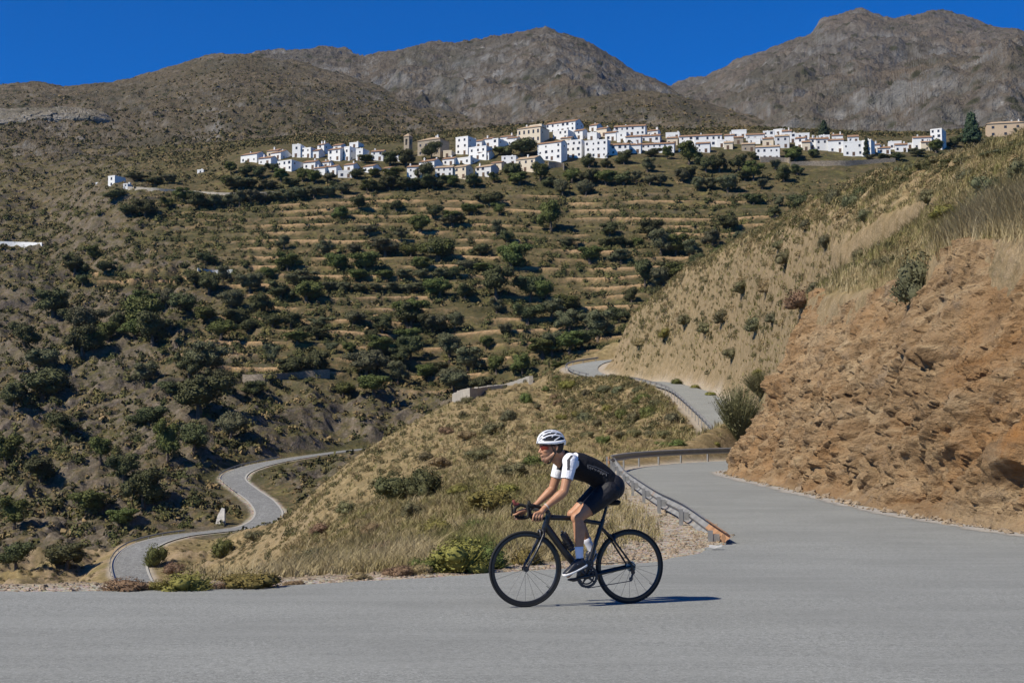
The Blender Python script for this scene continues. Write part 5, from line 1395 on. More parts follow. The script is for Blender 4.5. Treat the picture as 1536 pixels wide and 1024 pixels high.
def masonry(name, a, b, sc=1.6):
    m = NT(name); v = m.coord('Object')
    vo = m.voro(m.coord('Object', (1, 1, 1.8)), sc, out='Color'); sp = m.node('ShaderNodeSeparateColor'); m.link(vo, sp.inputs[0])
    n = m.noise(v, 2, 5, .7); ed = m.voro(m.coord('Object', (1, 1, 1.8)), sc, 'DISTANCE_TO_EDGE')
    c = m.mix(sp.outputs[0], a, b); c = m.mix(m.ramp(n, [(.4, 0), (.7, .5)]), c, tuple(x * .65 for x in a))
    return m.finish(c, .95, m.bump(m.ramp(ed, [(0, 0.0), (.12, 1.0)]), .8, .06), .1)
M_DRYST = masonry('dry_stone', (.20, .165, .125), (.36, .30, .225)); M_CONC = simple_mat('weathered_concrete', (.33, .295, .24), .9, var=.2, scale=1.5)
wall_run([(1140, 243), (1178, 243), (1186, 246)], 2.6, .6, M_DRYST, 'stone retaining wall under the white house with the brown roof', dmin=640)
wall_run([(1186, 250), (1215, 248), (1260, 248), (1300, 246), (1345, 243)], 2.2, .6, M_DRYST, 'long low stone wall in front of the right village houses', dmin=640)
wall_run([(822, 252), (845, 251), (846, 256)], 3.0, .6, M_DRYST, 'stone retaining wall under the house with the wooden balcony', dmin=640)
wall_run([(365, 571), (400, 570), (440, 568), (500, 562)], 2.2, .6, M_DRYST, 'grey stone wall at the foot of the terraces', dmin=420)
wall_run([(0, 366), (30, 367), (64, 369)], 1.5, .4, WALLS['white'], 'white parapet wall at the far left edge', name='parapet_wall', dmin=600)
wall_run([(684, 600), (720, 590), (760, 580), (800, 574)], 1.2, .7, M_CONC, 'pale concrete retaining wall at the crest of the spur', name='retaining_wall', dmin=150, sink=1.5)
wall_run([(296, 406), (320, 409), (350, 408)], 1.2, .4, simple_mat('grey_block', (.42, .43, .42), .9, var=.1), 'short grey wall on the left terraces', dmin=420)
wall_run([(190, 283), (230, 286), (280, 289), (340, 293), (420, 291)], 1.2, .4, M_CONC, 'roadside wall leading from the lone white house to the village', name='roadside_wall', dmin=600)
# white tall rock slab by the lower hairpin
x, y, z = ground_hit(331, 786, 262)
mb = MB(); hh = 24 / F * y
mb.add([(-1.4, 0, -1), (.9, -.2, -1), (1.0, .8, -1), (-1.2, .9, -1), (-.8, .1, hh * .5), (.8, 0, hh * .45), (.9, .7, hh * .5), (-.6, .8, hh * .55), (.1, .2, hh), (.75, .2, hh * .93), (.8, .6, hh * .95), (.15, .6, hh)],
       [[0, 1, 5, 4], [1, 2, 6, 5], [2, 3, 7, 6], [3, 0, 4, 7], [4, 5, 9, 8], [5, 6, 10, 9], [6, 7, 11, 10], [7, 4, 8, 11], [8, 9, 10, 11], [3, 2, 1, 0]])
o = mb.build('standing_stone', simple_mat('white_rock', (.58, .54, .47), .9, var=.2, scale=1.0)); o.location = (x, y, z)
tag(o, 'pale upright stone slab inside the lower hairpin bend', 'rock')
print('village', len(HOUSES), round(time.time() - T0, 1))
# ------------------------------------------------------------------ guard rails
def steel_mat():
    m = NT('galvanised_steel'); v = m.coord('Object')
    n = m.noise(v, 3.0, 5, .65); n2 = m.noise(m.coord('Object', (.5, .5, 3)), 1.2, 5, .7)
    c = m.ramp(n, [(.3, (.15, .148, .14)), (.7, (.29, .285, .27))])
    c = m.mix(m.ramp(n2, [(.58, 0.0), (.70, .85)]), c, (.28, .16, .085))
    return m.finish(c, m.ramp(n, [(.3, .35), (.7, .6)]), m.bump(n, .3, .004), .3, .0)
M_STEEL = steel_mat()
M_RUST = simple_mat('rusty_steel', (.34, .19, .10), .75, .3, .2, .35, 6)
M_WSTEEL = simple_mat('pale_steel', (.52, .53, .53), .5, .4, .3, .2, 4)
WPROF = [(0, .31), (.035, .30), (.075, .265), (.08, .235), (.045, .195), (.01, .165), (.01, .145), (.045, .115), (.08, .075), (.075, .045), (.035, .01), (0, 0)]
def guard_rail(path, top, label, side=1.0, step=4.0, group='guard rails', post_w=.12, terminal=(False, False), first=1.0):
    """path (n,3) on the ground; top = rail height per point; W beam faces side*right normal (the road), posts behind"""
    P = np.asarray(path, float); s = np.r_[0, np.cumsum(np.hypot(*np.diff(P[:, :2], axis=0).T))]
    k = np.arange(0, s[-1], .8); Q = np.stack([np.interp(k, s, P[:, j]) for j in range(3)], 1); T = np.interp(k, s, top)
    t = np.gradient(Q[:, :2], axis=0); t /= np.linalg.norm(t, axis=1)[:, None]; nr = np.stack([t[:, 1], -t[:, 0]], 1) * side
    r = empty('guard_rail', tuple(Q[len(Q) // 2])); tag(r, label, 'guard rail', group); o = np.array(r.location)
    pf = np.array(WPROF); th = .006
    prof = np.concatenate([pf, pf[::-1] - [th * 2.0, 0]]); m = len(prof)
    v = np.stack([np.column_stack([Q[:, 0] + nr[:, 0] * a, Q[:, 1] + nr[:, 1] * a, Q[:, 2] + T - .31 + b]) for a, b in prof], 1).reshape(-1, 3) - o
    n = len(Q); f = [[i * m + j, (i + 1) * m + j, (i + 1) * m + (j + 1) % m, i * m + (j + 1) % m] for i in range(n - 1) for j in range(m)] + [list(range(m)), [(n - 1) * m + j for j in range(m)][::-1]]
    b = mesh_obj('beam', v, f, [M_STEEL, M_RUST], r, smooth=True)
    if terminal[0] and first == .7: b.data.polygons.foreach_set('material_index', np.array([1 if k_ < 3 * m else 0 for k_ in range(len(b.data.polygons))], dtype=np.int32))
    b.data.set_sharp_from_angle(angle=R(40))
    for sp in np.arange(first, s[-1], step):
        q = np.array([np.interp(sp, s, P[:, j]) for j in range(3)]); h = float(np.interp(sp, s, top)); i = min(int(sp / .8), n - 1)
        ang = math.atan2(t[i, 1], t[i, 0]); mb = MB(); w = post_w
        mb.box(-w/2, w/2, -.012, 0, -.6, h - .03); mb.box(-w/2, -w/2 + .012, -.07, -.012, -.6, h - .03); mb.box(w/2 - .012, w/2, -.07, -.012, -.6, h - .03)
        mb.box(-.05, .05, 0, .11, h - .24, h - .09)
        p = mb.build('post', M_STEEL, r); p.location = q - o - np.append(nr[i] * .12, 0)
        p.rotation_euler = (0, 0, ang if side < 0 else ang + math.pi)
    for e, on in ((0, terminal[0]), (n - 1, terminal[1])):
        if not on: continue
        mb = MB(); d = -1 if e == 0 else 1
        for a, bz in ((.0, .31), (.0, 0.0)):
            pass
        ctr = Q[e] - o; ang = math.atan2(t[e, 1], t[e, 0])
        mb.tube([(0, .03, .02), (.10 * d, .03, .02), (.16 * d, .03, .0), (.10 * d, .03, -.0)], [.02, .02, .02, .02], 6)
        mb.box(-.03, .03, -.02, .10, .0, .31) if False else mb.tube([(0, .04, .235), (-.12 * d * -1, .05, .235), (.24 * d, .08, .235)], [.05, .055, .075], 10, flat=.45)
        mb.tube([(0, .04, .08), (.12 * d, .05, .08), (.24 * d, .08, .075)], [.05, .055, .08], 10, flat=.45)
        p = mb.build('end_cap', M_RUST, r); p.location = (ctr[0], ctr[1], ctr[2] + T[e] - .31); p.rotation_euler = (0, 0, ang if side < 0 else ang)
    return r
A = np.array([(3.42, 22.9), (3.42, 25), (3.41, 28), (3.40, 32), (3.44, 36), (3.6, 45), (3.86, 52), (4.15, 58.5)])
Ac = catmull(np.column_stack([A, A[:, 1]]), 8)
A3 = np.column_stack([Ac[:, :2], zroad(Ac[:, 1]) - .05 + .06 * np.exp(-((Ac[:, 1] - 29) / 4) ** 2)])
guard_rail(A3, np.interp(A3[:, 1], [22.9, 25, 28, 36, 50, 58], [.22, .27, .34, .44, .58, .68]), 'rusty-ended steel guard rail running away behind the rear wheel', terminal=(True, False), first=.7)
Bc = catmull(np.column_stack([np.array([(3.95, 57.2), (4.35, 60.5), (5.9, 67.2), (8.8, 74.4), (12.4, 80.4), (15.2, 85.5)]), np.zeros(6)]), 8)
B3 = np.column_stack([Bc[:, :2], zroad(Bc[:, 1]) - .03])
guard_rail(B3, np.full(len(B3), .74), 'straight steel guard rail crossing behind the bend at the far side of the road', terminal=(True, False), step=3.6, first=.4)
U = offset(dense(UPe, 1.0), -.35); U[:, 2] -= .05
cut = int(np.argmax(U[:, 1] > 232))
guard_rail(U[:cut], np.full(cut, .74), 'long steel guard rail along the outer edge of the upper road')
guard_rail(U[cut + 2:], np.full(len(U) - cut - 2, .78), 'dark curved guard rail at the distant bend of the upper road')
Lo = offset(dense(LOWc, 1.0), -3.7)
i0 = int(np.argmax(Lo[:, 1] > 250)); i1 = int(np.argmax(Lo[:, 1] > 309)); i2 = int(np.argmax(Lo[:, 1] > 352)); i3 = int(np.argmax(Lo[:, 1] > 408))
guard_rail(Lo[i0:i1], np.full(i1 - i0, .8), 'guard rail round the outside of the lowest hairpin in the valley')
guard_rail(Lo[i2:i3], np.full(i3 - i2, .8), 'guard rail on the upper bend of the valley road')
# scrap of white litter by the rail end
mb = MB(); rs = random.Random(3)
pts = [(i * .07 - .10 + rs.uniform(-.02, .02), j * .06 - .06 + rs.uniform(-.02, .02), rs.uniform(.0, .06)) for j in range(3) for i in range(4)]
mb.add(pts, [[j * 4 + i, j * 4 + i + 1, j * 4 + i + 5, j * 4 + i + 4] for j in range(2) for i in range(3)])
o = mb.build('paper_scrap', simple_mat('white_paper', (.40, .39, .36), .7)); g = ground_hit(1073, 829, 15)
o.location = (g[0], g[1], zroad(g[1]) + .02); tag(o, 'crumpled scrap of white paper at the foot of the near rail end', 'litter')
# scattered stones on the verge and at the foot of the cutting
def stone_mesh(seed):
    mb = MB(); mb.sphere((0, 0, 0), 1, 9, 6); v = np.array(mb.v); v *= (1 + .8 * pn3(v[:, 0] * 1.1 + seed * 5, v[:, 1] * 1.1, v[:, 2] * 1.1))[:, None]; v = np.round(v * 2.2) / 2.2 * .5 + v * .5; v[:, 2] *= .6
    return v, mb.f
M_STONE = simple_mat('loose_rock', (.26, .20, .135), .9, var=.4, scale=9, bump=.02)
allv = []; allf = []; o_ = 0
prot = [stone_mesh(i) for i in range(5)]
def add_stones(P, size):
    global o_
    for p, s in zip(P, size):
        v, f = prot[rng.integers(5)]; a = rng.uniform(0, 6.28); c, sn = math.cos(a), math.sin(a)
        w = v * s * rng.uniform(.7, 1.3, 3); w = np.stack([w[:, 0] * c - w[:, 1] * sn, w[:, 0] * sn + w[:, 1] * c, w[:, 2]], 1) + p
        allv.append(w); allf.extend([[i + o_ for i in q] for q in f]); o_ += len(v)
P = sample(GX1, GY1, GZ1, 3000, verge * (GY1 < 50)); add_stones(P, np.minimum(rng.lognormal(-4.0, .5, len(P)), .07))
P = sample(GX1, GY1, GZ1, 2600, sstep(-.15, .15, GA1['nd']) * sstep(1.5, .6, GA1['nd']) * (~GA1['bank']) * (GY1 < 26)); add_stones(P, np.minimum(rng.lognormal(-4.3, .5, len(P)), .05))
P = sample(GX1, GY1, GZ1, 700, (np.abs(GA1['nd'] - .15) < .35) * GA1['bank'] * (GY1 < 62)); P[:, 2] = zroad(P[:, 1]) + .02; add_stones(P, rng.lognormal(-3.75, .6, len(P)))
tag(mesh_obj('gravel', np.concatenate(allv), allf, M_STONE), 'loose stones on the verge and along the foot of the cutting', kind='stuff')
# ------------------------------------------------------------------ bicycle
OF = np.array([0.122, 13.1, 0.0]); YAW = math.atan2(.35, .979)
UX = np.array([math.cos(YAW), math.sin(YAW), 0]); NY = np.array([-math.sin(YAW), math.cos(YAW), 0])
def L(px, py, t=0.0):
    """pixel -> bicycle coordinates (s back along the bicycle, t away from the camera, z) in the plane at side offset t"""
    d = unproj(px, py, 1.0) - np.array([0, 0, H]); C = np.array([0, 0, H])
    k = (t + (OF - C) @ NY) / (d @ NY); P = C + d * k
    return Vector(((P - OF) @ UX, t, P[2]))
BK = empty('road_bicycle', tuple(OF), YAW); tag(BK, 'black road racing bicycle ridden by the cyclist', 'bicycle')
M_BLACK = simple_mat('black_carbon', (.012, .012, .013), .28, .5)
M_MATTE = simple_mat('black_rubber', (.014, .014, .014), .75, .3)
M_CHROME = simple_mat('silver_metal', (.45, .45, .46), .3, .5, .9)
M_DARKM = simple_mat('dark_metal', (.05, .05, .055), .35, .5, .7)
M_SPOKE = simple_mat('dark_spoke', (.06, .06, .065), .4, .5, .6)
FA = Vector((0, 0, .345)); RA = Vector((1.040, 0, .345)); BB = L(877, 863)
HT = L(823, 772); HB = L(817, 792); ST_ = L(903, 784); SP = L(909.5, 760)
mb = MB()
mb.tube([HT + Vector((-.004, 0, .02)), HT, HB, HB + Vector((-.006, 0, -.015))], [.026, .027, .029, .024], 14)
mb.tube([HT + Vector((.0, 0, -.02)), HT.lerp(ST_, .4), ST_ + Vector((0, 0, -.005))], [.026, .022, .019], 12, flat=.8)
mb.tube([HB + Vector((.005, 0, .03)), HB.lerp(BB, .5), BB], [.036, .034, .036], 14, flat=.85)
mb.tube([ST_ + (ST_ - BB).normalized() * .04, ST_, ST_.lerp(BB, .5), BB], [.019, .022, .021, .03], 12)
mb.cyl(BB + Vector((0, -.045, 0)), BB + Vector((0, .045, 0)), .030, 14)
for t in (-1, 1):
    mb.tube([ST_.lerp(BB, .08) + Vector((0, .012 * t, 0)), ST_.lerp(RA, .3) + Vector((0, .035 * t, -.01)), RA + Vector((0, .066 * t, .01))], [.011, .010, .009], 8)
    mb.tube([BB + Vector((.01, .03 * t, -.005)), BB.lerp(RA, .35) + Vector((0, .042 * t, -.004)), RA + Vector((0, .066 * t, 0))], [.017, .016, .011], 8)
    mb.cyl(RA + Vector((0, .056 * t, 0)), RA + Vector((0, .076 * t, 0)), .018, 10)
mb.build('frame', M_BLACK, BK, auto=50)
mb = MB()
cr = HB + Vector((-.012, 0, -.03))
mb.tube([HB, cr], [.026, .027], 12)
for t in (-1, 1):
    mb.tube([cr + Vector((0, .01 * t, .006)), cr + Vector((-.012, .040 * t, -.03)), cr.lerp(FA, .5) + Vector((.006, .052 * t, 0)), FA + Vector((.012, .056 * t, .03)), FA + Vector((0, .056 * t, 0))], [.018, .019, .015, .012, .011], 10, flat=.75)
mb.build('fork', M_BLACK, BK, auto=50)
def wheel(c, steer=0.0):
    ax = Vector((math.sin(steer), math.cos(steer), 0))
    e = bpy.data.objects.new('wheel', None); link(e, BK); e.location = c
    e.rotation_euler = (0, 0, -steer); Y = (0, 1, 0)
    mb = MB(); mb.ring((0, 0, 0), Y, [(.3325 + .0128 * math.cos(a), .0128 * math.sin(a)) for a in np.linspace(0, 2 * math.pi, 12, endpoint=False)], 72); mb.build('tyre', M_MATTE, e, smooth=True)
    mb = MB(); mb.ring((0, 0, 0), Y, [(.322, -.0105), (.322, .0105), (.302, .011), (.292, .004), (.292, -.004), (.302, -.011)], 72); mb.build('rim', M_BLACK, e, auto=35)
    mb = MB()
    for i in range(20):
        a = 2 * math.pi * i / 20; sd = 1 if i % 2 else -1; a2 = a + (.35 if (i // 2) % 2 else -.35)
        mb.tube([(.02 * math.cos(a2), .028 * sd, .02 * math.sin(a2)), (.294 * math.cos(a), .002 * sd, .294 * math.sin(a))], .0013, 4)
    mb.build('spokes', M_SPOKE, e)
    mb = MB(); mb.cyl((0, -.05, 0), (0, .05, 0), .012, 12); mb.cyl((0, -.034, 0), (0, -.026, 0), .026, 14); mb.cyl((0, .026, 0), (0, .034, 0), .026, 14); mb.cyl((0, -.07, 0), (0, -.056, 0), .011, 10); mb.build('hub', M_DARKM, e, auto=40)
    mb = MB(); mb.tube([(.235, .0, -.185), (.20, .0, -.158)], .003, 5); mb.build('valve', M_DARKM, e)
    return e
wheel(FA, R(4)); wheel(RA)
# drivetrain on the near side, as the picture shows it
mb = MB(); cx = BB + Vector((0, -.058, 0))
mb.ring(cx, (0, 1, 0), [(.082, -.003), (.104, -.003), (.104, .003), (.082, .003)], 56); mb.ring(cx + Vector((0, .012, 0)), (0, 1, 0), [(.064, -.002), (.078, -.002), (.078, .002), (.064, .002)], 48)
for i in range(40):
    a = i * 2 * math.pi / 40; d = Vector((math.cos(a), 0, math.sin(a))); mb.tube([cx + d * .103, cx + d * .1095], .0035, 4)
ca = R(188)
for i in range(4):
    a = ca + R(45) + i * math.pi / 2; d = Vector((math.cos(a), 0, math.sin(a))); mb.tube([cx + d * .015, cx + d * .09], [.013, .008], 6, flat=.5)
mb.build('chainring', M_DARKM, BK, auto=40)
PED = []
for t in (-1, 1):
    a = ca if t < 0 else ca - math.pi; d = Vector((math.cos(a), 0, math.sin(a) )); p0 = BB + Vector((0, .072 * t, 0)); p1 = p0 + d * .17 + Vector((0, .01 * t, 0))
    mb = MB(); mb.tube([BB + Vector((0, .03 * t, 0)), p0], .014, 10); mb.tube([p0 - d * .012, p0 + d * .03, p1 - d * .03, p1 + d * .012], [.017, .015, .012, .014], 10, flat=.6); mb.build('crank', M_BLACK, BK, auto=50)
    q = p1 + Vector((0, .05 * t, 0)); PED.append(q)
    mb = MB(); mb.cyl(p1, q + Vector((0, .03 * t, 0)), .006, 8); mb.tube([q + Vector((-.05, 0, .004)), q + Vector((0, 0, 0)), q + Vector((.035, 0, .0))], [.008, .017, .012], 8, flat=2.0, up=(0, 0, 1)); mb.build('pedal', M_DARKM, BK, auto=50)
mb = MB()
for i, rr in enumerate((.026, .030, .034, .038, .043, .048)): mb.ring(RA + Vector((0, -.050 + .004 * i, 0)), (0, 1, 0), [(.014, -.001), (rr, -.001), (rr, .001), (.014, .001)], 28)
mb.build('cassette', M_CHROME, BK)
j1 = RA + Vector((.012, -.055, -.055)); j2 = RA + Vector((-.012, -.055, -.115))
def chain_pts():
    top0 = cx + Vector((.012, 0, .107)); pts = [top0, RA + Vector((0, -.048, .040)), RA + Vector((.038, -.048, .012)), RA + Vector((.030, -.050, -.032)), j1 + Vector((.0, 0, .018)), j1 + Vector((-.016, 0, 0)), j2 + Vector((.016, 0, .004)), j2 + Vector((.006, 0, -.017)), cx + Vector((.012, 0, -.107)), cx + Vector((-.06, 0, -.088)), cx + Vector((-.105, 0, -.015)), cx + Vector((-.085, 0, .062)), cx + Vector((-.03, 0, .102)), top0]
    return pts
mb = MB(); mb.tube(chain_pts(), .0042, 5, cap=False); mb.build('chain', M_DARKM, BK)
mb = MB(); hg = RA + Vector((.006, -.062, -.03))
mb.tube([RA + Vector((0, -.066, 0)), hg], [.011, .014], 8); mb.tube([hg, hg + Vector((-.004, .004, -.035))], [.02, .015], 8)
mb.tube([j1, j2], [.012, .010], 8, flat=.5)
for j in (j1, j2): mb.ring(j, (0, 1, 0), [(.004, -.004), (.018, -.004), (.018, .004), (.004, .004)], 18)
mb.build('rear_derailleur', M_DARKM, BK, auto=40)
mb = MB(); fd = BB + Vector((.03, -.058, .125)); mb.box(fd.x - .045, fd.x + .03, fd.y - .008, fd.y + .008, fd.z - .018, fd.z + .018); mb.tube([fd, ST_.lerp(BB, .62)], .012, 6); mb.build('front_derailleur', M_DARKM, BK)
for nm, c, dr in (('front', cr + Vector((-.035, 0, -.012)), -1), ('rear', ST_.lerp(RA, .36) + Vector((.012, 0, .012)), 1)):
    mb = MB()
    for t in (-1, 1): mb.tube([c + Vector((0, 0, .03)), c + Vector((.006 * dr, .028 * t, .012)), c + Vector((.004 * dr, .03 * t, -.03))], [.012, .010, .009], 8); mb.box(c.x - .022, c.x + .022, .012 * t - .005 if t > 0 else -.017, .017 if t > 0 else -.007, c.z - .038, c.z - .024)
    mb.tube([c + Vector((0, 0, .02)), c + Vector((-.03 * dr, 0, .025))], .008, 6); mb.build('brake_caliper', M_DARKM, BK, auto=50)
# seat post and saddle
SD = L(912, 755)
mb = MB(); mb.tube([ST_ + (ST_ - BB).normalized() * .01, SP, SP + Vector((.006, 0, .03))], [.0145, .0145, .014], 12)
mb.box(SP.x - .02, SP.x + .03, -.022, .022, SP.z + .022, SP.z + .045); mb.build('seat_post', M_BLACK, BK, auto=50)
sx0 = L(893, 752).x; sx1 = L(929, 757).x; sz = L(915, 750).z
mb = MB(); rows = []
for i in range(13):
    u = i / 12; x = sx0 + (sx1 - sx0) * u; w = .018 + .052 * sstep(.38, .95, u); h = .024 + .022 * u; zt = sz + .012 * (1 - 2 * u) ** 2 - .004; e_ = 1 if 0 < i < 12 else .55
    rows.append([(x, w * e_ * math.cos(a), zt - h * .5 + h * .55 * e_ * math.sin(a) * (1 if math.sin(a) > 0 else 1.2)) for a in np.linspace(0, 2 * math.pi, 14, endpoint=False)])
v = [p for r_ in rows for p in r_]; m = 14
mb.add(v, [[i * m + k, (i + 1) * m + k, (i + 1) * m + (k + 1) % m, i * m + (k + 1) % m] for i in range(12) for k in range(m)] + [list(range(m)), [12 * m + k for k in range(m)][::-1]])
for t in (-1, 1): mb.tube([(sx0 + .05, .01 * t, sz - .03), (SP.x, .02 * t, SP.z + .035), (sx1 - .03, .03 * t, sz - .032)], .0035, 6)
mb.build('saddle', M_MATTE, BK, smooth=True)
# handlebar: clamp in front of the stem, drops and brake hoods on both sides
CL = L(808, 764); TT = .205
hb = MB(); hb.tube([HT + Vector((-.002, 0, .022)), HT + Vector((-.01, 0, .035)), CL], [.022, .02, .018], 10)
hb.build('stem', M_BLACK, BK, auto=50)
prof = [L(806, 759, -TT), L(800, 760, -TT), L(795.5, 764, -TT), L(795, 771, -TT), L(799, 777, -TT), L(807, 778.5, -TT), L(817, 777, -TT)]
DROP = [Vector((p.x, 0, p.z)) for p in prof]
mb = MB()
for t in (-1, 1):
    pts = [CL, CL + Vector((.0, .10 * t, 0)), CL + Vector((-.004, .17 * t, .004))] + [Vector((p.x, (.195 + .012 * i / 6) * t, p.z)) for i, p in enumerate(DROP)]
    mb.tube(catmull(pts, 5), .0155, 10)
mb.build('handlebar', M_MATTE, BK, smooth=True)
M_HOOD = simple_mat('dark_red_hood', (.17, .045, .035), .7, .3, var=.2, scale=30)
for t in (-1, 1):
    y = TT * t * .985
    b0 = Vector((DROP[1].x + .012, y, DROP[1].z + .008)); b1 = Vector((DROP[1].x - .03, y, DROP[1].z + .014)); b2 = L(793.5, 754, -TT); b2 = Vector((b2.x, y, b2.z))
    mb = MB(); mb.tube([b0, b0.lerp(b1, .5), b1, b2, b2 + Vector((-.004, 0, .018))], [.018, .020, .019, .017, .010], 10); mb.build('brake_hood', M_HOOD if t > 0 else M_MATTE, BK, smooth=True)
    mb = MB(); mb.tube(catmull([b2 + Vector((-.006, 0, .0)), b2 + Vector((-.018, .004 * t, -.03)), b2 + Vector((-.010, .012 * t, -.085)), b2 + Vector((-.020, .016 * t, -.13))], 4), .0075, 6, flat=1.4); mb.build('brake_lever', M_MATTE, BK, smooth=True)
# cable loops at the front and along the seat post
mb = MB(); mb.tube(catmull([CL + Vector((-.02, -.06, 0)), CL + Vector((-.08, -.02, -.03)), HB + Vector((-.06, -.02, .02)), HB + Vector((.02, -.03, 0))], 6), .0025, 5)
mb.tube(catmull([SP.lerp(ST_, .6) + Vector((.02, 0, -.01)), ST_ + Vector((.07, 0, .0)), ST_.lerp(RA, .36) + Vector((.02, 0, .05))], 6), .0025, 5); mb.build('cables', M_MATTE, BK)
# bottle in its cage on the down tube
bt0 = L(857, 822); bt1 = L(846, 802); ax = (bt1 - bt0).normalized()
mb = MB()
for k in (0, .5, 1): mb.ring(bt0.lerp(bt1, .15 + .4 * k), ax, [(.037, -.003), (.041, -.003), (.041, .003), (.037, .003)], 20)
mb.tube([bt0 - ax * .02 + Vector((.0, 0, 0)), bt0 - ax * .01], .03, 10); 
mb.tube([bt0.lerp(bt1, .1) + Vector((-.036, 0, -.02)), bt0.lerp(bt1, .7) + Vector((-.036, 0, -.02))], .006, 6); mb.build('bottle_cage', M_DARKM, BK, auto=50)
bo = empty('drinks_bottle', (0, 0, 0)); bo.matrix_world = BK.matrix_basis.copy(); tag(bo, 'black drinks bottle held in the cage of the bicycle', 'bottle')
mb = MB(); mb.tube([bt0, bt0 + ax * .004, bt0 + ax * .07, bt0 + ax * .085, bt0 + ax * .10, bt0 + ax * .135, bt0 + ax * .148], [.03, .0355, .0355, .032, .0355, .0355, .031], 18); mb.build('body', simple_mat('black_plastic', (.02, .02, .022), .45, .4), bo, auto=40)
mb = MB(); mb.tube([bt0 + ax * .148, bt0 + ax * .162, bt0 + ax * .166, bt0 + ax * .185, bt0 + ax * .19], [.032, .030, .014, .013, .008], 16); mb.build('cap', simple_mat('dark_cap', (.03, .03, .032), .5, .4), bo, auto=40)
# ------------------------------------------------------------------ rider
PR = empty('rider_build', tuple(OF), YAW)
def capsule(mb, a, b, ra, rb, seg=14, n=5):
    mb.tube([Vector(a).lerp(Vector(b), i / n) for i in range(n + 1)], [ra + (rb - ra) * i / n for i in range(n + 1)], seg)
    mb.sphere(a, ra, seg, 8); mb.sphere(b, rb, seg, 8)
def chain_(mb, pts, rad, seg=14):
    for i in range(len(pts) - 1): capsule(mb, pts[i], pts[i + 1], rad[i], rad[i + 1], seg, 3)
def ell(mb, c, r, rot=None, seg=18, rings=12):
    o = len(mb.v); mb.sphere((0, 0, 0), 1, seg, rings); M = rot or Matrix.Identity(3)
    for i in range(o, len(mb.v)): p = M @ Vector((mb.v[i][0] * r[0], mb.v[i][1] * r[1], mb.v[i][2] * r[2])) + Vector(c); mb.v[i] = tuple(p)
def remesh(mb, name, mats, parent, vox=.005, smooth=4, fac=.5, keep=None):
    me = bpy.data.meshes.new(name); me.from_pydata(mb.v, [], mb.f); me.update()
    bm = bmesh.new(); bm.from_mesh(me); bmesh.ops.recalc_face_normals(bm, faces=bm.faces); bm.to_mesh(me); bm.free()
    o = bpy.data.objects.new(name, me); link(o)
    r = o.modifiers.new('r', 'REMESH'); r.mode = 'VOXEL'; r.voxel_size = vox; r.use_smooth_shade = True
    s = o.modifiers.new('s', 'SMOOTH'); s.factor = fac; s.iterations = smooth
    dg = bpy.context.evaluated_depsgraph_get(); m2 = bpy.data.meshes.new_from_object(o.evaluated_get(dg)); m2.name = name
    bpy.data.objects.remove(o)
    if keep is not None:
        bm = bmesh.new(); bm.from_mesh(m2); bmesh.ops.delete(bm, geom=[f for f in bm.faces if not keep(f.calc_center_median())], context='FACES'); bm.to_mesh(m2); bm.free()
    m2.materials.clear()
    for m in mats: m2.materials.append(m)
    m2.polygons.foreach_set('use_smooth', np.ones(len(m2.polygons), dtype=bool))
    o = bpy.data.objects.new(name, m2); return link(o, parent)
HIPC = L(914, 733); PEL = HIPC
hip = {-1: L(915, 735, -.09), 1: Vector((L(915, 735, -.09).x, .09, L(915, 735, -.09).z))}
knee = {-1: L(866, 776, -.105), 1: L(860, 771, .095)}
ankle = {-1: L(869.5, 838, -.12), 1: L(887, 822, .12)}
sho = {-1: L(856, 691, -.185), 1: L(842, 690, .175)}
elb = {-1: L(846, 737, -.225), 1: L(829, 733, .215)}
wri = {-1: L(816.5, 762, -.215), 1: L(804, 757, .212)}
C7 = L(852, 686); HEADC = L(827, 669.5); NECK = L(840, 683)
SPINE = [L(909, 728), L(905, 719), L(889, 707), L(868, 699), L(856, 693)]
def head_parts(mb):
    c = HEADC
    ell(mb, c + Vector((.012, 0, .012)), (.098, .076, .098))
    ell(mb, c + Vector((-.045, 0, -.045)), (.058, .060, .078))
    capsule(mb, c + Vector((-.052, 0, -.118)), c + Vector((-.074, 0, -.116)), .036, .026, 12)       # chin
    for t in (-1, 1):
        capsule(mb, c + Vector((-.05, .028 * t, -.115)), c + Vector((.012, .056 * t, -.066)), .024, .026, 10)    # jaw
        ell(mb, c + Vector((-.066, .036 * t, -.038)), (.030, .026, .026))                            # cheek
        ell(mb, c + Vector((-.082, .030 * t, -.006)), (.016, .024, .014))                            # brow
        mb.tube([c + Vector((.010, .072 * t, .008)), c + Vector((.024, .083 * t, .004)), c + Vector((.026, .083 * t, -.022)), c + Vector((.010, .074 * t, -.046))], [.010, .014, .013, .008], 8)  # ear
    mb.tube([c + Vector((-.088, 0, -.004)), c + Vector((-.104, 0, -.028)), c + Vector((-.118, 0, -.05)), c + Vector((-.100, 0, -.062))], [.011, .013, .015, .012], 10)
    for t in (-1, 1): ell(mb, c + Vector((-.103, .012 * t, -.056)), (.012, .010, .010))
    ell(mb, c + Vector((-.097, 0, -.083)), (.013, .024, .007)); ell(mb, c + Vector((-.095, 0, -.095)), (.012, .021, .008))
    capsule(mb, C7 + Vector((-.01, 0, -.01)), c + Vector((.028, 0, -.05)), .062, .056, 14)
    capsule(mb, C7 + Vector((-.06, 0, -.06)), c + Vector((-.005, 0, -.08)), .048, .046, 14)
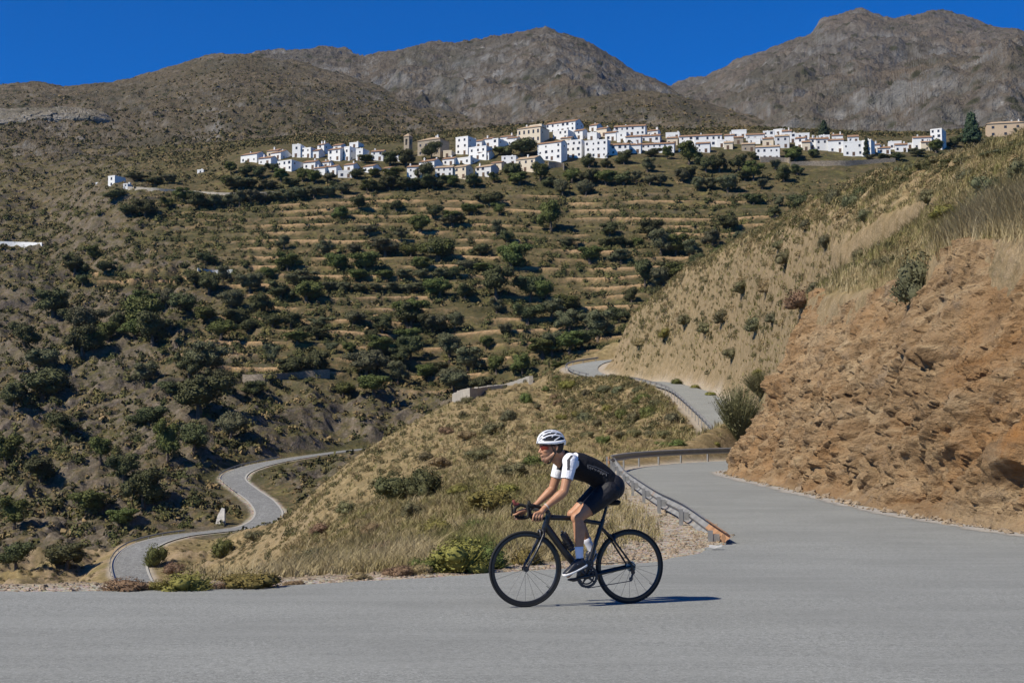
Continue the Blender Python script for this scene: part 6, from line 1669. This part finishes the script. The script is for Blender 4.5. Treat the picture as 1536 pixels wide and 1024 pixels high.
def torso_parts(mb, g=0.0):
    for a, (c, r) in enumerate(zip(SPINE, [(.118, .158), (.112, .152), (.112, .150), (.122, .160), (.115, .150)])):
        pass
    n = 12
    P = catmull(SPINE, 14); rr = np.interp(np.linspace(0, 1, len(P)), [0, .25, .5, .75, 1], [.118, .110, .112, .122, .095]); ww = np.interp(np.linspace(0, 1, len(P)), [0, .25, .5, .75, 1], [.160, .148, .150, .172, .165])
    for i in range(len(P)):
        t = P[min(i + 1, len(P) - 1)] - P[max(i - 1, 0)]; an = math.atan2(t[2], t[0])
        ell(mb, P[i], (.055, ww[i] + g, rr[i] + g), Matrix.Rotation(-an, 3, 'Y'), 20, 12)
    for t in (-1, 1):
        ell(mb, Vector(sho[t]) + Vector((.012, -.03 * t, -.004)), (.072 + g, .062 + g, .068 + g))
        capsule(mb, C7 + Vector((.005, .03 * t, -.012)), Vector(sho[t]) + Vector((0, -.02 * t, .02)), .050 + g, .046 + g)
def butt_parts(mb, g=0.0):
    for t in (-1, 1):
        ell(mb, L(916, 730) + Vector((0, .072 * t, 0)), (.098 + g, .094 + g, .112 + g))
        chain_(mb, [hip[t] + Vector((-.01, 0, .0)), hip[t].lerp(knee[t], .35), hip[t].lerp(knee[t], .7), ], [.100 + g, .088 + g, .070 + g])
def thigh_all(mb, t, g=0.0):
    k = knee[t]; h = hip[t]
    chain_(mb, [h, h.lerp(k, .3) + Vector((0, 0, .004)), h.lerp(k, .65), h.lerp(k, .9), k], [.098 + g, .090 + g, .072 + g, .058 + g, .055 + g])
def shin(mb, t):
    k = knee[t]; a = ankle[t]; ax = (a - k).normalized(); bk = Vector((1, 0, 0)); bk = (bk - ax * bk.dot(ax)).normalized()
    ell(mb, k + Vector((-.012, 0, -.004)), (.050, .046, .054))
    chain_(mb, [k, k.lerp(a, .28) + bk * .012, k.lerp(a, .55) + bk * .006, k.lerp(a, .8), a], [.051, .055, .046, .034, .032])
    chain_(mb, [k.lerp(a, .12) + bk * .024, k.lerp(a, .30) + bk * .034, k.lerp(a, .52) + bk * .02], [.034, .040, .024])
def arm(mb, t, g=0.0, upto=1.0):
    s, e, w = sho[t], elb[t], wri[t]
    if upto < 1: e2 = s.lerp(e, upto); chain_(mb, [s, s.lerp(e2, .5), e2], [.058 + g, .053 + g, .047 + g]); return
    chain_(mb, [s, s.lerp(e, .35), s.lerp(e, .75), e], [.056, .051, .043, .040])
    bk = Vector((.012, 0, .006))
    chain_(mb, [e, e.lerp(w, .25) + bk * .5, e.lerp(w, .6), w], [.041, .044, .034, .0255])
def hand(mb, t):
    w = wri[t]; y = TT * 1.01 * t
    bar = [Vector((L(x, py, -TT).x, y, L(x, py, -TT).z)) for x, py in ((812.5, 776.5), (808.3, 777), (804, 777), (799.8, 776.5))]
    kn = [b + Vector((.004, .026 * t, .040)) for b in bar]
    pc = w.lerp(kn[1], .55)
    capsule(mb, w, pc, .026, .028, 10); 
    for k in kn: capsule(mb, pc + Vector((0, 0, 0)), k, .020, .0125, 8, 3)
    for i, (k, b) in enumerate(zip(kn, bar)):
        ln = (.86, .97, 1.0, .93)[i]
        chain_(mb, [k, b + Vector((-.012, .036 * t, .012 * ln)), b + Vector((-.014, .026 * t, -.020 * ln)), b + Vector((-.006, -.002 * t, -.027))], [.0112, .0100, .0090, .0078], 8)
    th = [pc + Vector((-.012, -.012 * t, -.004)), kn[2] + Vector((-.012, -.036 * t, .004)), bar[3] + Vector((-.022, -.028 * t, .022)), bar[3] + Vector((-.046, -.016 * t, .016))]
    chain_(mb, th, [.019, .0135, .0115, .0090], 8)
SK = NT('tanned_skin'); v_ = SK.coord('Object'); n_ = SK.noise(v_, 14, 4, .6)
sc_ = SK.ramp(n_, [(.3, (.34, .165, .088)), (.7, (.44, .225, .125))]); sc_ = SK.mix(SK.attr('stubble'), sc_, (.16, .095, .065))
SK.bsdf.inputs['Subsurface Weight'].default_value = .08; SK.bsdf.inputs['Subsurface Radius'].default_value = (.01, .004, .002)
M_SKIN = SK.finish(sc_, .5, SK.bump(SK.noise(v_, 220, 2, .5), .15, .002), .35)
mb = MB(); head_parts(mb); torso_parts(mb); butt_parts(mb)
for t in (-1, 1):
    thigh_all(mb, t); shin(mb, t); arm(mb, t); hand(mb, t)
    a = ankle[t]; tip = PED[0 if t < 0 else 1] + Vector((-.05, 0, .045)); chain_(mb, [a, a + Vector((.018, 0, -.03)), a.lerp(tip, .6) + Vector((0, 0, -.012)), tip], [.032, .030, .030, .024])
BODY = remesh(mb, 'person', [M_SKIN], None, .0042, 3)
BODY.matrix_world = PR.matrix_basis.copy(); bpy.data.objects.remove(PR); PR = BODY
tag(PR, 'cyclist in white helmet and black and white jersey leaning over the handlebar', 'person')
cvx = np.empty(len(BODY.data.vertices) * 3, dtype=np.float32); BODY.data.vertices.foreach_get('co', cvx); cvx = cvx.reshape(-1, 3)
q = cvx - np.array(HEADC)
stb = sstep(-.062, -.085, q[:, 2]) * sstep(-.15, -.125, q[:, 2]) * sstep(.03, .0, q[:, 0]) * .55 * (1 - sstep(.03, .015, np.hypot(q[:, 1], q[:, 2] + .088)))
lip = sstep(.026, .016, np.hypot(q[:, 1] * .75, (q[:, 2] + .089) * 1.7)) * (q[:, 0] < -.08) * .35
at = BODY.data.attributes.new('stubble', 'FLOAT', 'POINT'); at.data.foreach_set('value', np.maximum(stb, lip).astype(np.float32))
# eyes behind the lenses
for t in (-1, 1):
    mb = MB(); mb.sphere(tuple(HEADC + Vector((-.082, .031 * t, -.022))), .0125, 12, 8); mb.build('eye', simple_mat('eye', (.5, .48, .45), .2), PR, smooth=True)
# hair at the back and temples
mb = MB(); ell(mb, HEADC + Vector((.022, 0, .012)), (.098, .083, .100)); ell(mb, HEADC + Vector((.052, 0, -.035)), (.056, .066, .055))
o = remesh(mb, 'hair', [simple_mat('dark_hair', (.02, .014, .01), .7, .3, var=.4, scale=60)], PR, .005, 2, keep=lambda c: c.x - HEADC.x > (.030 if c.z - HEADC.z < .01 else -.075) and c.z - HEADC.z > -.078)
# jersey
JB = simple_mat('black_jersey', (.007, .007, .009), .8, .25, var=.2, scale=26, bump=.012); JW = simple_mat('white_jersey', (.74, .74, .76), .75, .25, var=.05, scale=24, bump=.012); JG = simple_mat('dark_grey_trim', (.045, .045, .05), .75, .25)
mb = MB(); torso_parts(mb, .008)
for t in (-1, 1): arm(mb, t, .008, .66)
capsule(mb, C7 + Vector((-.014, 0, -.012)), C7 + Vector((-.052, 0, .022)), .069, .063)
def cuff_cut(c):
    for t in (-1, 1):
        s, e = sho[t], elb[t]; ax = (e - s).normalized()
        if abs(c.y - s.y) < .12 and (c - s).dot(ax) > (e - s).length * .60 and (c - (s + ax * (c - s).dot(ax))).length < .09 and c.z < s.z - .05: return False
    cc = C7 + Vector((-.045, 0, .022)); dn = (HEADC - C7).normalized()
    if (c - C7).dot(dn) > .045 and (c - (C7 + dn * (c - C7).dot(dn) + Vector((-.02, 0, -.02)))).length < .085 and abs(c.y) < .08: return False
    return True
JER = remesh(mb, 'jersey', [JB, JW, JG], PR, .0042, 14, keep=cuff_cut)
me = JER.data; cen = np.empty(len(me.polygons) * 3, dtype=np.float32); me.polygons.foreach_get('center', cen); cen = cen.reshape(-1, 3)
mi = np.zeros(len(cen), dtype=np.int32)
for t in (-1, 1):
    s, e = np.array(sho[t]), np.array(elb[t]); ax = (e - s) / np.linalg.norm(e - s); d = cen - s; al = d @ ax; rad = np.linalg.norm(d - al[:, None] * ax, axis=1)
    side = cen[:, 1] * t > .055
    sleeve = side & (rad < .095) & (al > -.02) & (cen[:, 0] < s[0] + .085)
    shl = side & (cen[:, 0] - s[0] < .055 + .05 * np.clip((cen[:, 2] - s[2]) / .06, -1, 1)) & (cen[:, 0] - s[0] > -.085) & (cen[:, 2] > s[2] - .10) & (np.abs(cen[:, 1]) > .055)
    mi[sleeve | shl] = 1
    # dark stripe down the front of the shoulder
    dx = cen[:, 0] - (s[0] - .040 + .9 * np.clip(cen[:, 2] - s[2] - .01, 0, .05) - .10 * np.clip(s[2] - cen[:, 2], 0, .1)); stripe = side & (np.abs(dx) < .0125) & (cen[:, 2] < s[2] + .052) & (cen[:, 2] > s[2] - .085) & (rad < .13)
    mi[stripe] = 2
    mi[side & (cen[:, 0] < s[0] - .075) & (cen[:, 2] > s[2] - .03) & (rad > .05) & (np.abs(cen[:, 1]) < .12)] = 0
me.polygons.foreach_set('material_index', mi)
mb = MB(); nd_ = (HEADC + Vector((.0, 0, -.06)) - C7).normalized(); cc = C7 + nd_ * .03 + Vector((-.026, 0, -.030))
u_ = Vector((0, 1, 0)); w_ = nd_.cross(u_)
mb.tube([cc + u_ * (.066 * math.cos(a)) + w_ * (.082 * math.sin(a)) for a in np.linspace(0, 2 * math.pi, 25)], .017, 8, cap=False)
mb.build('collar', JB, JER, smooth=True)
# pale slanted marks along the flank
bpy.context.view_layer.update()
from mathutils.bvhtree import BVHTree
bv = BVHTree.FromObject(JER, bpy.context.evaluated_depsgraph_get())
def on_flank(px, py, lift=.002):
    a = L(px, py, -.6); b = L(px, py, -.05); h = bv.ray_cast(a, (b - a).normalized()); return (h[0] + h[1] * lift) if h[0] else None
M_PRINT = simple_mat('pale_print', (.30, .30, .32), .7)
mb = MB(); rs = random.Random(5)
top = [on_flank(x, y) for x, y in zip(np.linspace(881, 913, 12), np.linspace(696.5, 710, 12) - np.sin(np.linspace(0, math.pi, 12)) * 1.5)]
top = [p for p in top if p]
if len(top) > 2: mb.tube(top, .0013, 4)
for i in range(13):
    x = 880.5 + i * 2.35; y0 = 697 + i * 1.02 + rs.uniform(-.4, .6); ln = rs.uniform(3.2, 5.6)
    seg = [on_flank(x + rs.uniform(-.3, .3), y0), on_flank(x + 1.0, y0 + ln * .5), on_flank(x + rs.uniform(-.2, 1.6), y0 + ln)]
    if all(seg): mb.tube(seg, .0012, 4)
mb.build('printed_lettering', M_PRINT, JER)
# shorts
mb = MB(); butt_parts(mb, .007)
for t in (-1, 1): thigh_all(mb, t, .006)
P0 = SPINE[0]; 
for i in range(4): ell(mb, SPINE[0].lerp(SPINE[2], i / 5.0), (.06, .158, .118), Matrix.Rotation(R(-30), 3, 'Y'), 20, 12)
def hem_cut(c):
    for t in (-1, 1):
        if c.y * t > .0:
            k = knee[t]; h = hip[t]; ax = (k - h); f = (c - h).dot(ax) / ax.length_squared
            if f > (.70 if t < 0 else .74): return False
    return True
remesh(mb, 'shorts', [simple_mat('black_lycra', (.010, .010, .013), .6, .3, var=.2, scale=22, bump=.010)], PR, .0045, 4, keep=hem_cut)
# socks and shoes
M_SOCK = simple_mat('white_sock', (.74, .74, .78), .85, .2); M_SHOE = simple_mat('black_shoe', (.02, .021, .026), .4, .4); M_SOLE = simple_mat('white_sole', (.72, .71, .68), .5, .3)
for t in (-1, 1):
    k, a = knee[t], ankle[t]; ax = (a - k).normalized(); p = PED[0 if t < 0 else 1]
    mb = MB(); mb.tube([k.lerp(a, .70), k.lerp(a, .705), k.lerp(a, .8), k.lerp(a, .93), a, a + Vector((.012, 0, -.028)), a + Vector((.0, 0, -.06))], [.040, .0415, .0385, .036, .0375, .037, .034], 18); mb.build('sock', M_SOCK, PR, smooth=True)
    # shoe: loft from heel to toe
    heel = Vector((a.x + .062, p.y, a.z - .052)) ; toe = Vector((p.x - .092, p.y, p.z + .034)); d = (toe - heel); ln = d.length; d.normalize(); up = Vector((0, 1, 0)).cross(d) * 1.0
    if up.z < 0: up = -up
    def loft_shoe(rows):
        mb = MB(); vs = []; m = 16
        for u, w, b, h, sk in rows:
            c = heel + d * (ln * u)
            for j in range(m):
                an = 2 * math.pi * j / m; x = math.cos(an); z = math.sin(an)
                vs.append(c + Vector((0, 1, 0)) * (w * (abs(x) ** .75) * (1 if x > 0 else -1)) + up * (b + (h - b) * (.5 + .5 * (abs(z) ** .8) * (1 if z > 0 else -1))) + d * sk * (.5 + .5 * z))
        n = len(rows); mb.add(vs, [[i * m + j, (i + 1) * m + j, (i + 1) * m + (j + 1) % m, i * m + (j + 1) % m] for i in range(n - 1) for j in range(m)] + [list(range(m)), [(n - 1) * m + j for j in range(m)][::-1]]); return mb
    sh = loft_shoe([(.0, .018, .0, .05, 0), (.03, .031, -.004, .078, 0), (.12, .036, -.006, .092, 0), (.25, .037, -.006, .094, .01), (.38, .037, -.005, .086, .01), (.52, .041, -.004, .070, 0), (.68, .047, -.004, .056, 0), (.82, .045, -.003, .044, 0), (.93, .034, .0, .034, 0), (1.0, .016, .004, .022, 0)]).build('shoe', M_SHOE, PR, smooth=True)
    loft_shoe([(-.01, .018, -.012, .012, 0), (.05, .034, -.016, .014, 0), (.3, .037, -.014, .008, 0), (.5, .042, -.014, .010, 0), (.7, .050, -.014, .018, 0), (.86, .046, -.012, .022, 0), (.96, .034, -.008, .024, 0), (1.02, .017, -.002, .022, 0)]).build('sole', M_SOLE, sh, smooth=True)
    mb = MB()
    for u in (.36, .48, .60):
        c = heel + d * (ln * u); hh = .088 - (u - .36) * .12
        mb.tube([c + Vector((0, -.036, 0)) + up * hh * .5, c + Vector((0, -.022, 0)) + up * hh * .92, c + up * (hh + .002), c + Vector((0, .022, 0)) + up * hh * .92], .004, 6)
    mb.build('straps', simple_mat('grey_strap', (.12, .13, .16), .5), sh)
# helmet
HC = L(826, 662.5) + Vector((.0, 0, .0)); tl = R(-4)
HM = Matrix.Rotation(tl, 3, 'Y')
def hp(th, ph, k=1.0):
    """shell point: th 0 front .. pi back, ph sideways"""
    ln = .128 if th < math.pi / 2 else .136
    x = -ln * math.cos(th); s = math.sin(th) ** .85
    return HC + HM @ Vector((x, math.sin(ph) * .090 * s, math.cos(ph) * .112 * s - .004)) * k
mb = MB(); nt_, npv = 22, 20
vs = [hp(.06 + (math.pi - .12) * i / nt_, R(-98) + R(196) * j / npv, .955) for i in range(nt_ + 1) for j in range(npv + 1)]
mb.add(vs, [[i * (npv + 1) + j, (i + 1) * (npv + 1) + j, (i + 1) * (npv + 1) + j + 1, i * (npv + 1) + j + 1] for i in range(nt_) for j in range(npv)])
HEL = mb.build('helmet', simple_mat('helmet_inner', (.016, .016, .018), .6, .4), PR, smooth=True)
mb = MB()
for ph in (-64, -40, -14, 14, 40, 64):
    th = np.linspace(.10, math.pi - .18, 22); wob = R(6) * np.sin(th * 2.4 + ph)
    mb.tube([hp(a, R(ph) * (1 - .25 * (a / math.pi)) + w * .5) for a, w in zip(th, wob)], [.0040 + .0040 * math.sin(a) for a in th], 8, flat=.8)
for ph in (-80, 80):
    th = np.linspace(.12, math.pi - .10, 22); mb.tube([hp(a, R(ph + (12 if ph > 0 else -12) * math.sin(a * 1.0))) for a in th], [.007 + .008 * math.sin(a) for a in th], 8, flat=.8)
for s_ in (-1, 1):
    for p0, p1, t0, t1 in ((14, 40, .75, 1.15), (40, 64, .55, .95), (64, 80, .4, .8), (14, 40, 1.75, 1.4), (40, 64, 1.9, 1.45), (64, 82, 2.1, 1.6), (-14, 14, .5, .5)):
        mb.tube([hp(t0 + (t1 - t0) * u, R(s_ * (p0 + (p1 - p0) * u)), 1.0) for u in np.linspace(0, 1, 6)], .0055, 8, flat=.7)
    mb.tube([hp(2.5, R(s_ * 78)), hp(2.75, R(s_ * 92)), hp(2.6, R(s_ * 108)) + Vector((0, 0, -.012))], [.010, .012, .008], 8)
mb.build('shell_ribs', simple_mat('white_shell', (.76, .76, .77), .3, .5), HEL, smooth=True)
mb = MB()
for t in (-1, 1):
    ear = HEADC + Vector((.016, .088 * t, -.03)); ch = HEADC + Vector((-.030, .04 * t, -.150))
    mb.tube([HC + Vector((-.035, .088 * t, -.01)), HEADC + Vector((-.012, .084 * t, -.035)), ear + Vector((-.012, -.006 * t, -.035)), ch, HEADC + Vector((-.034, 0, -.154))], .0045, 5, flat=2.0)
    mb.tube([HC + Vector((.06, .084 * t, -.015)), ear + Vector((.012, -.003 * t, .0)), ear + Vector((-.012, -.006 * t, -.035))], .0045, 5, flat=2.0)
mb.build('chin_strap', M_MATTE, HEL)
# wraparound sunglasses
mb = MB(); vs = []; nn = 16
for i in range(nn + 1):
    a = R(-80 + 160 * i / nn); y = .072 * math.sin(a); x = -.112 + .052 * (1 - math.cos(a)) * 1.15
    up_ = .012 - .004 * abs(math.sin(a)); dn_ = -.036 + .016 * math.exp(-(y / .012) ** 2) + .010 * abs(math.sin(a)) ** 2
    for (zz, oo) in ((up_, 0), (dn_, .006), (dn_, .010), (up_, .004)): vs.append(HEADC + Vector((x + oo, y, zz)))
mb.add(vs, [[i * 4 + k, i * 4 + (k + 1) % 4, (i + 1) * 4 + (k + 1) % 4, (i + 1) * 4 + k] for i in range(nn) for k in range(4)] + [[0, 1, 2, 3], [nn * 4 + 3, nn * 4 + 2, nn * 4 + 1, nn * 4]])
SGL = mb.build('sunglasses', simple_mat('red_mirror_lens', (.14, .018, .008), .12, .6, .2), PR, smooth=False)
mb = MB()
for t in (-1, 1): mb.tube([HEADC + Vector((-.064, .074 * t, .004)), HEADC + Vector((-.02, .082 * t, .006)), HEADC + Vector((.022, .082 * t, .002))], .0038, 6)
mb.tube([vs[i * 4] + Vector((-.001, 0, .001)) for i in range(nn + 1)], .003, 6)
mb.build('glasses_frame', simple_mat('dark_red_frame', (.10, .02, .015), .35), SGL)
# bracelet on the near wrist
ax = (wri[-1] - elb[-1]).normalized(); mb = MB(); mb.ring(wri[-1] - ax * .028, ax, [(.0285, -.006), (.031, -.006), (.031, .006), (.0285, .006)], 20); mb.build('wrist_band', simple_mat('pale_band', (.5, .42, .35), .5), PR, smooth=True)
print('rider', round(time.time() - T0, 1))
# ------------------------------------------------------------------ sky, sun, camera
HAZE = 0.000014
SKYTINT = (.0, .47, .98, 1)
SUN = Vector((-0.85, -0.52, 0.98)).normalized()
el = math.asin(SUN.z); az = math.atan2(SUN.x, SUN.y)
w = bpy.data.worlds.new('World'); scene.world = w; w.use_nodes = True
nt = w.node_tree; bg = nt.nodes['Background']
sky = nt.nodes.new('ShaderNodeTexSky'); sky.sky_type = 'NISHITA'; sky.sun_disc = False
sky.sun_elevation = el; sky.sun_rotation = az
sky.altitude = 2200; sky.air_density = 1.0; sky.dust_density = 0.05; sky.ozone_density = 6.0
mx = nt.nodes.new('ShaderNodeMix'); mx.data_type = 'RGBA'; mx.blend_type = 'MULTIPLY'; mx.inputs[0].default_value = 1
mx.inputs[7].default_value = SKYTINT
nt.links.new(sky.outputs[0], mx.inputs[6]); nt.links.new(mx.outputs[2], bg.inputs['Color'])
bg.inputs['Strength'].default_value = 0.10
sl = bpy.data.lights.new('sun', 'SUN'); sl.energy = 5.0; sl.angle = R(.53); sl.color = (1.0, .93, .80)
so = link(bpy.data.objects.new('sun', sl)); so.rotation_euler = (-SUN).to_track_quat('-Z', 'Y').to_euler()
hv = bpy.data.materials.new('haze'); hv.use_nodes = True; hn = hv.node_tree
for n_ in list(hn.nodes):
    if n_.type != 'OUTPUT_MATERIAL': hn.nodes.remove(n_)
pv = hn.nodes.new('ShaderNodeVolumePrincipled'); pv.inputs['Color'].default_value = (.42, .64, 1, 1); pv.inputs['Density'].default_value = HAZE; pv.inputs['Anisotropy'].default_value = .2
hn.links.new(pv.outputs[0], [n_ for n_ in hn.nodes if n_.type == 'OUTPUT_MATERIAL'][0].inputs['Volume'])
if HAZE > 0:
    mb = MB(); mb.box(-2600, 2600, -120, 4300, -70, 1150); tag(mb.build('haze', hv), 'thin blue air between the road and the mountains', kind='stuff')
scene.cycles.volume_bounces = 1
cd = bpy.data.cameras.new('camera'); cd.lens = 50; cd.sensor_width = 36; cd.clip_end = 20000; cd.clip_start = .1
co = link(bpy.data.objects.new('camera', cd)); co.location = (0, 0, H); co.rotation_euler = (math.pi / 2 + TH, 0, 0)
scene.camera = co
scene.view_settings.view_transform = 'Standard'; scene.view_settings.look = 'None'
scene.view_settings.exposure = 0.32; scene.view_settings.gamma = 1.0
scene.cycles.max_bounces = 6; scene.cycles.transparent_max_bounces = 8
print('done', round(time.time() - T0, 1))
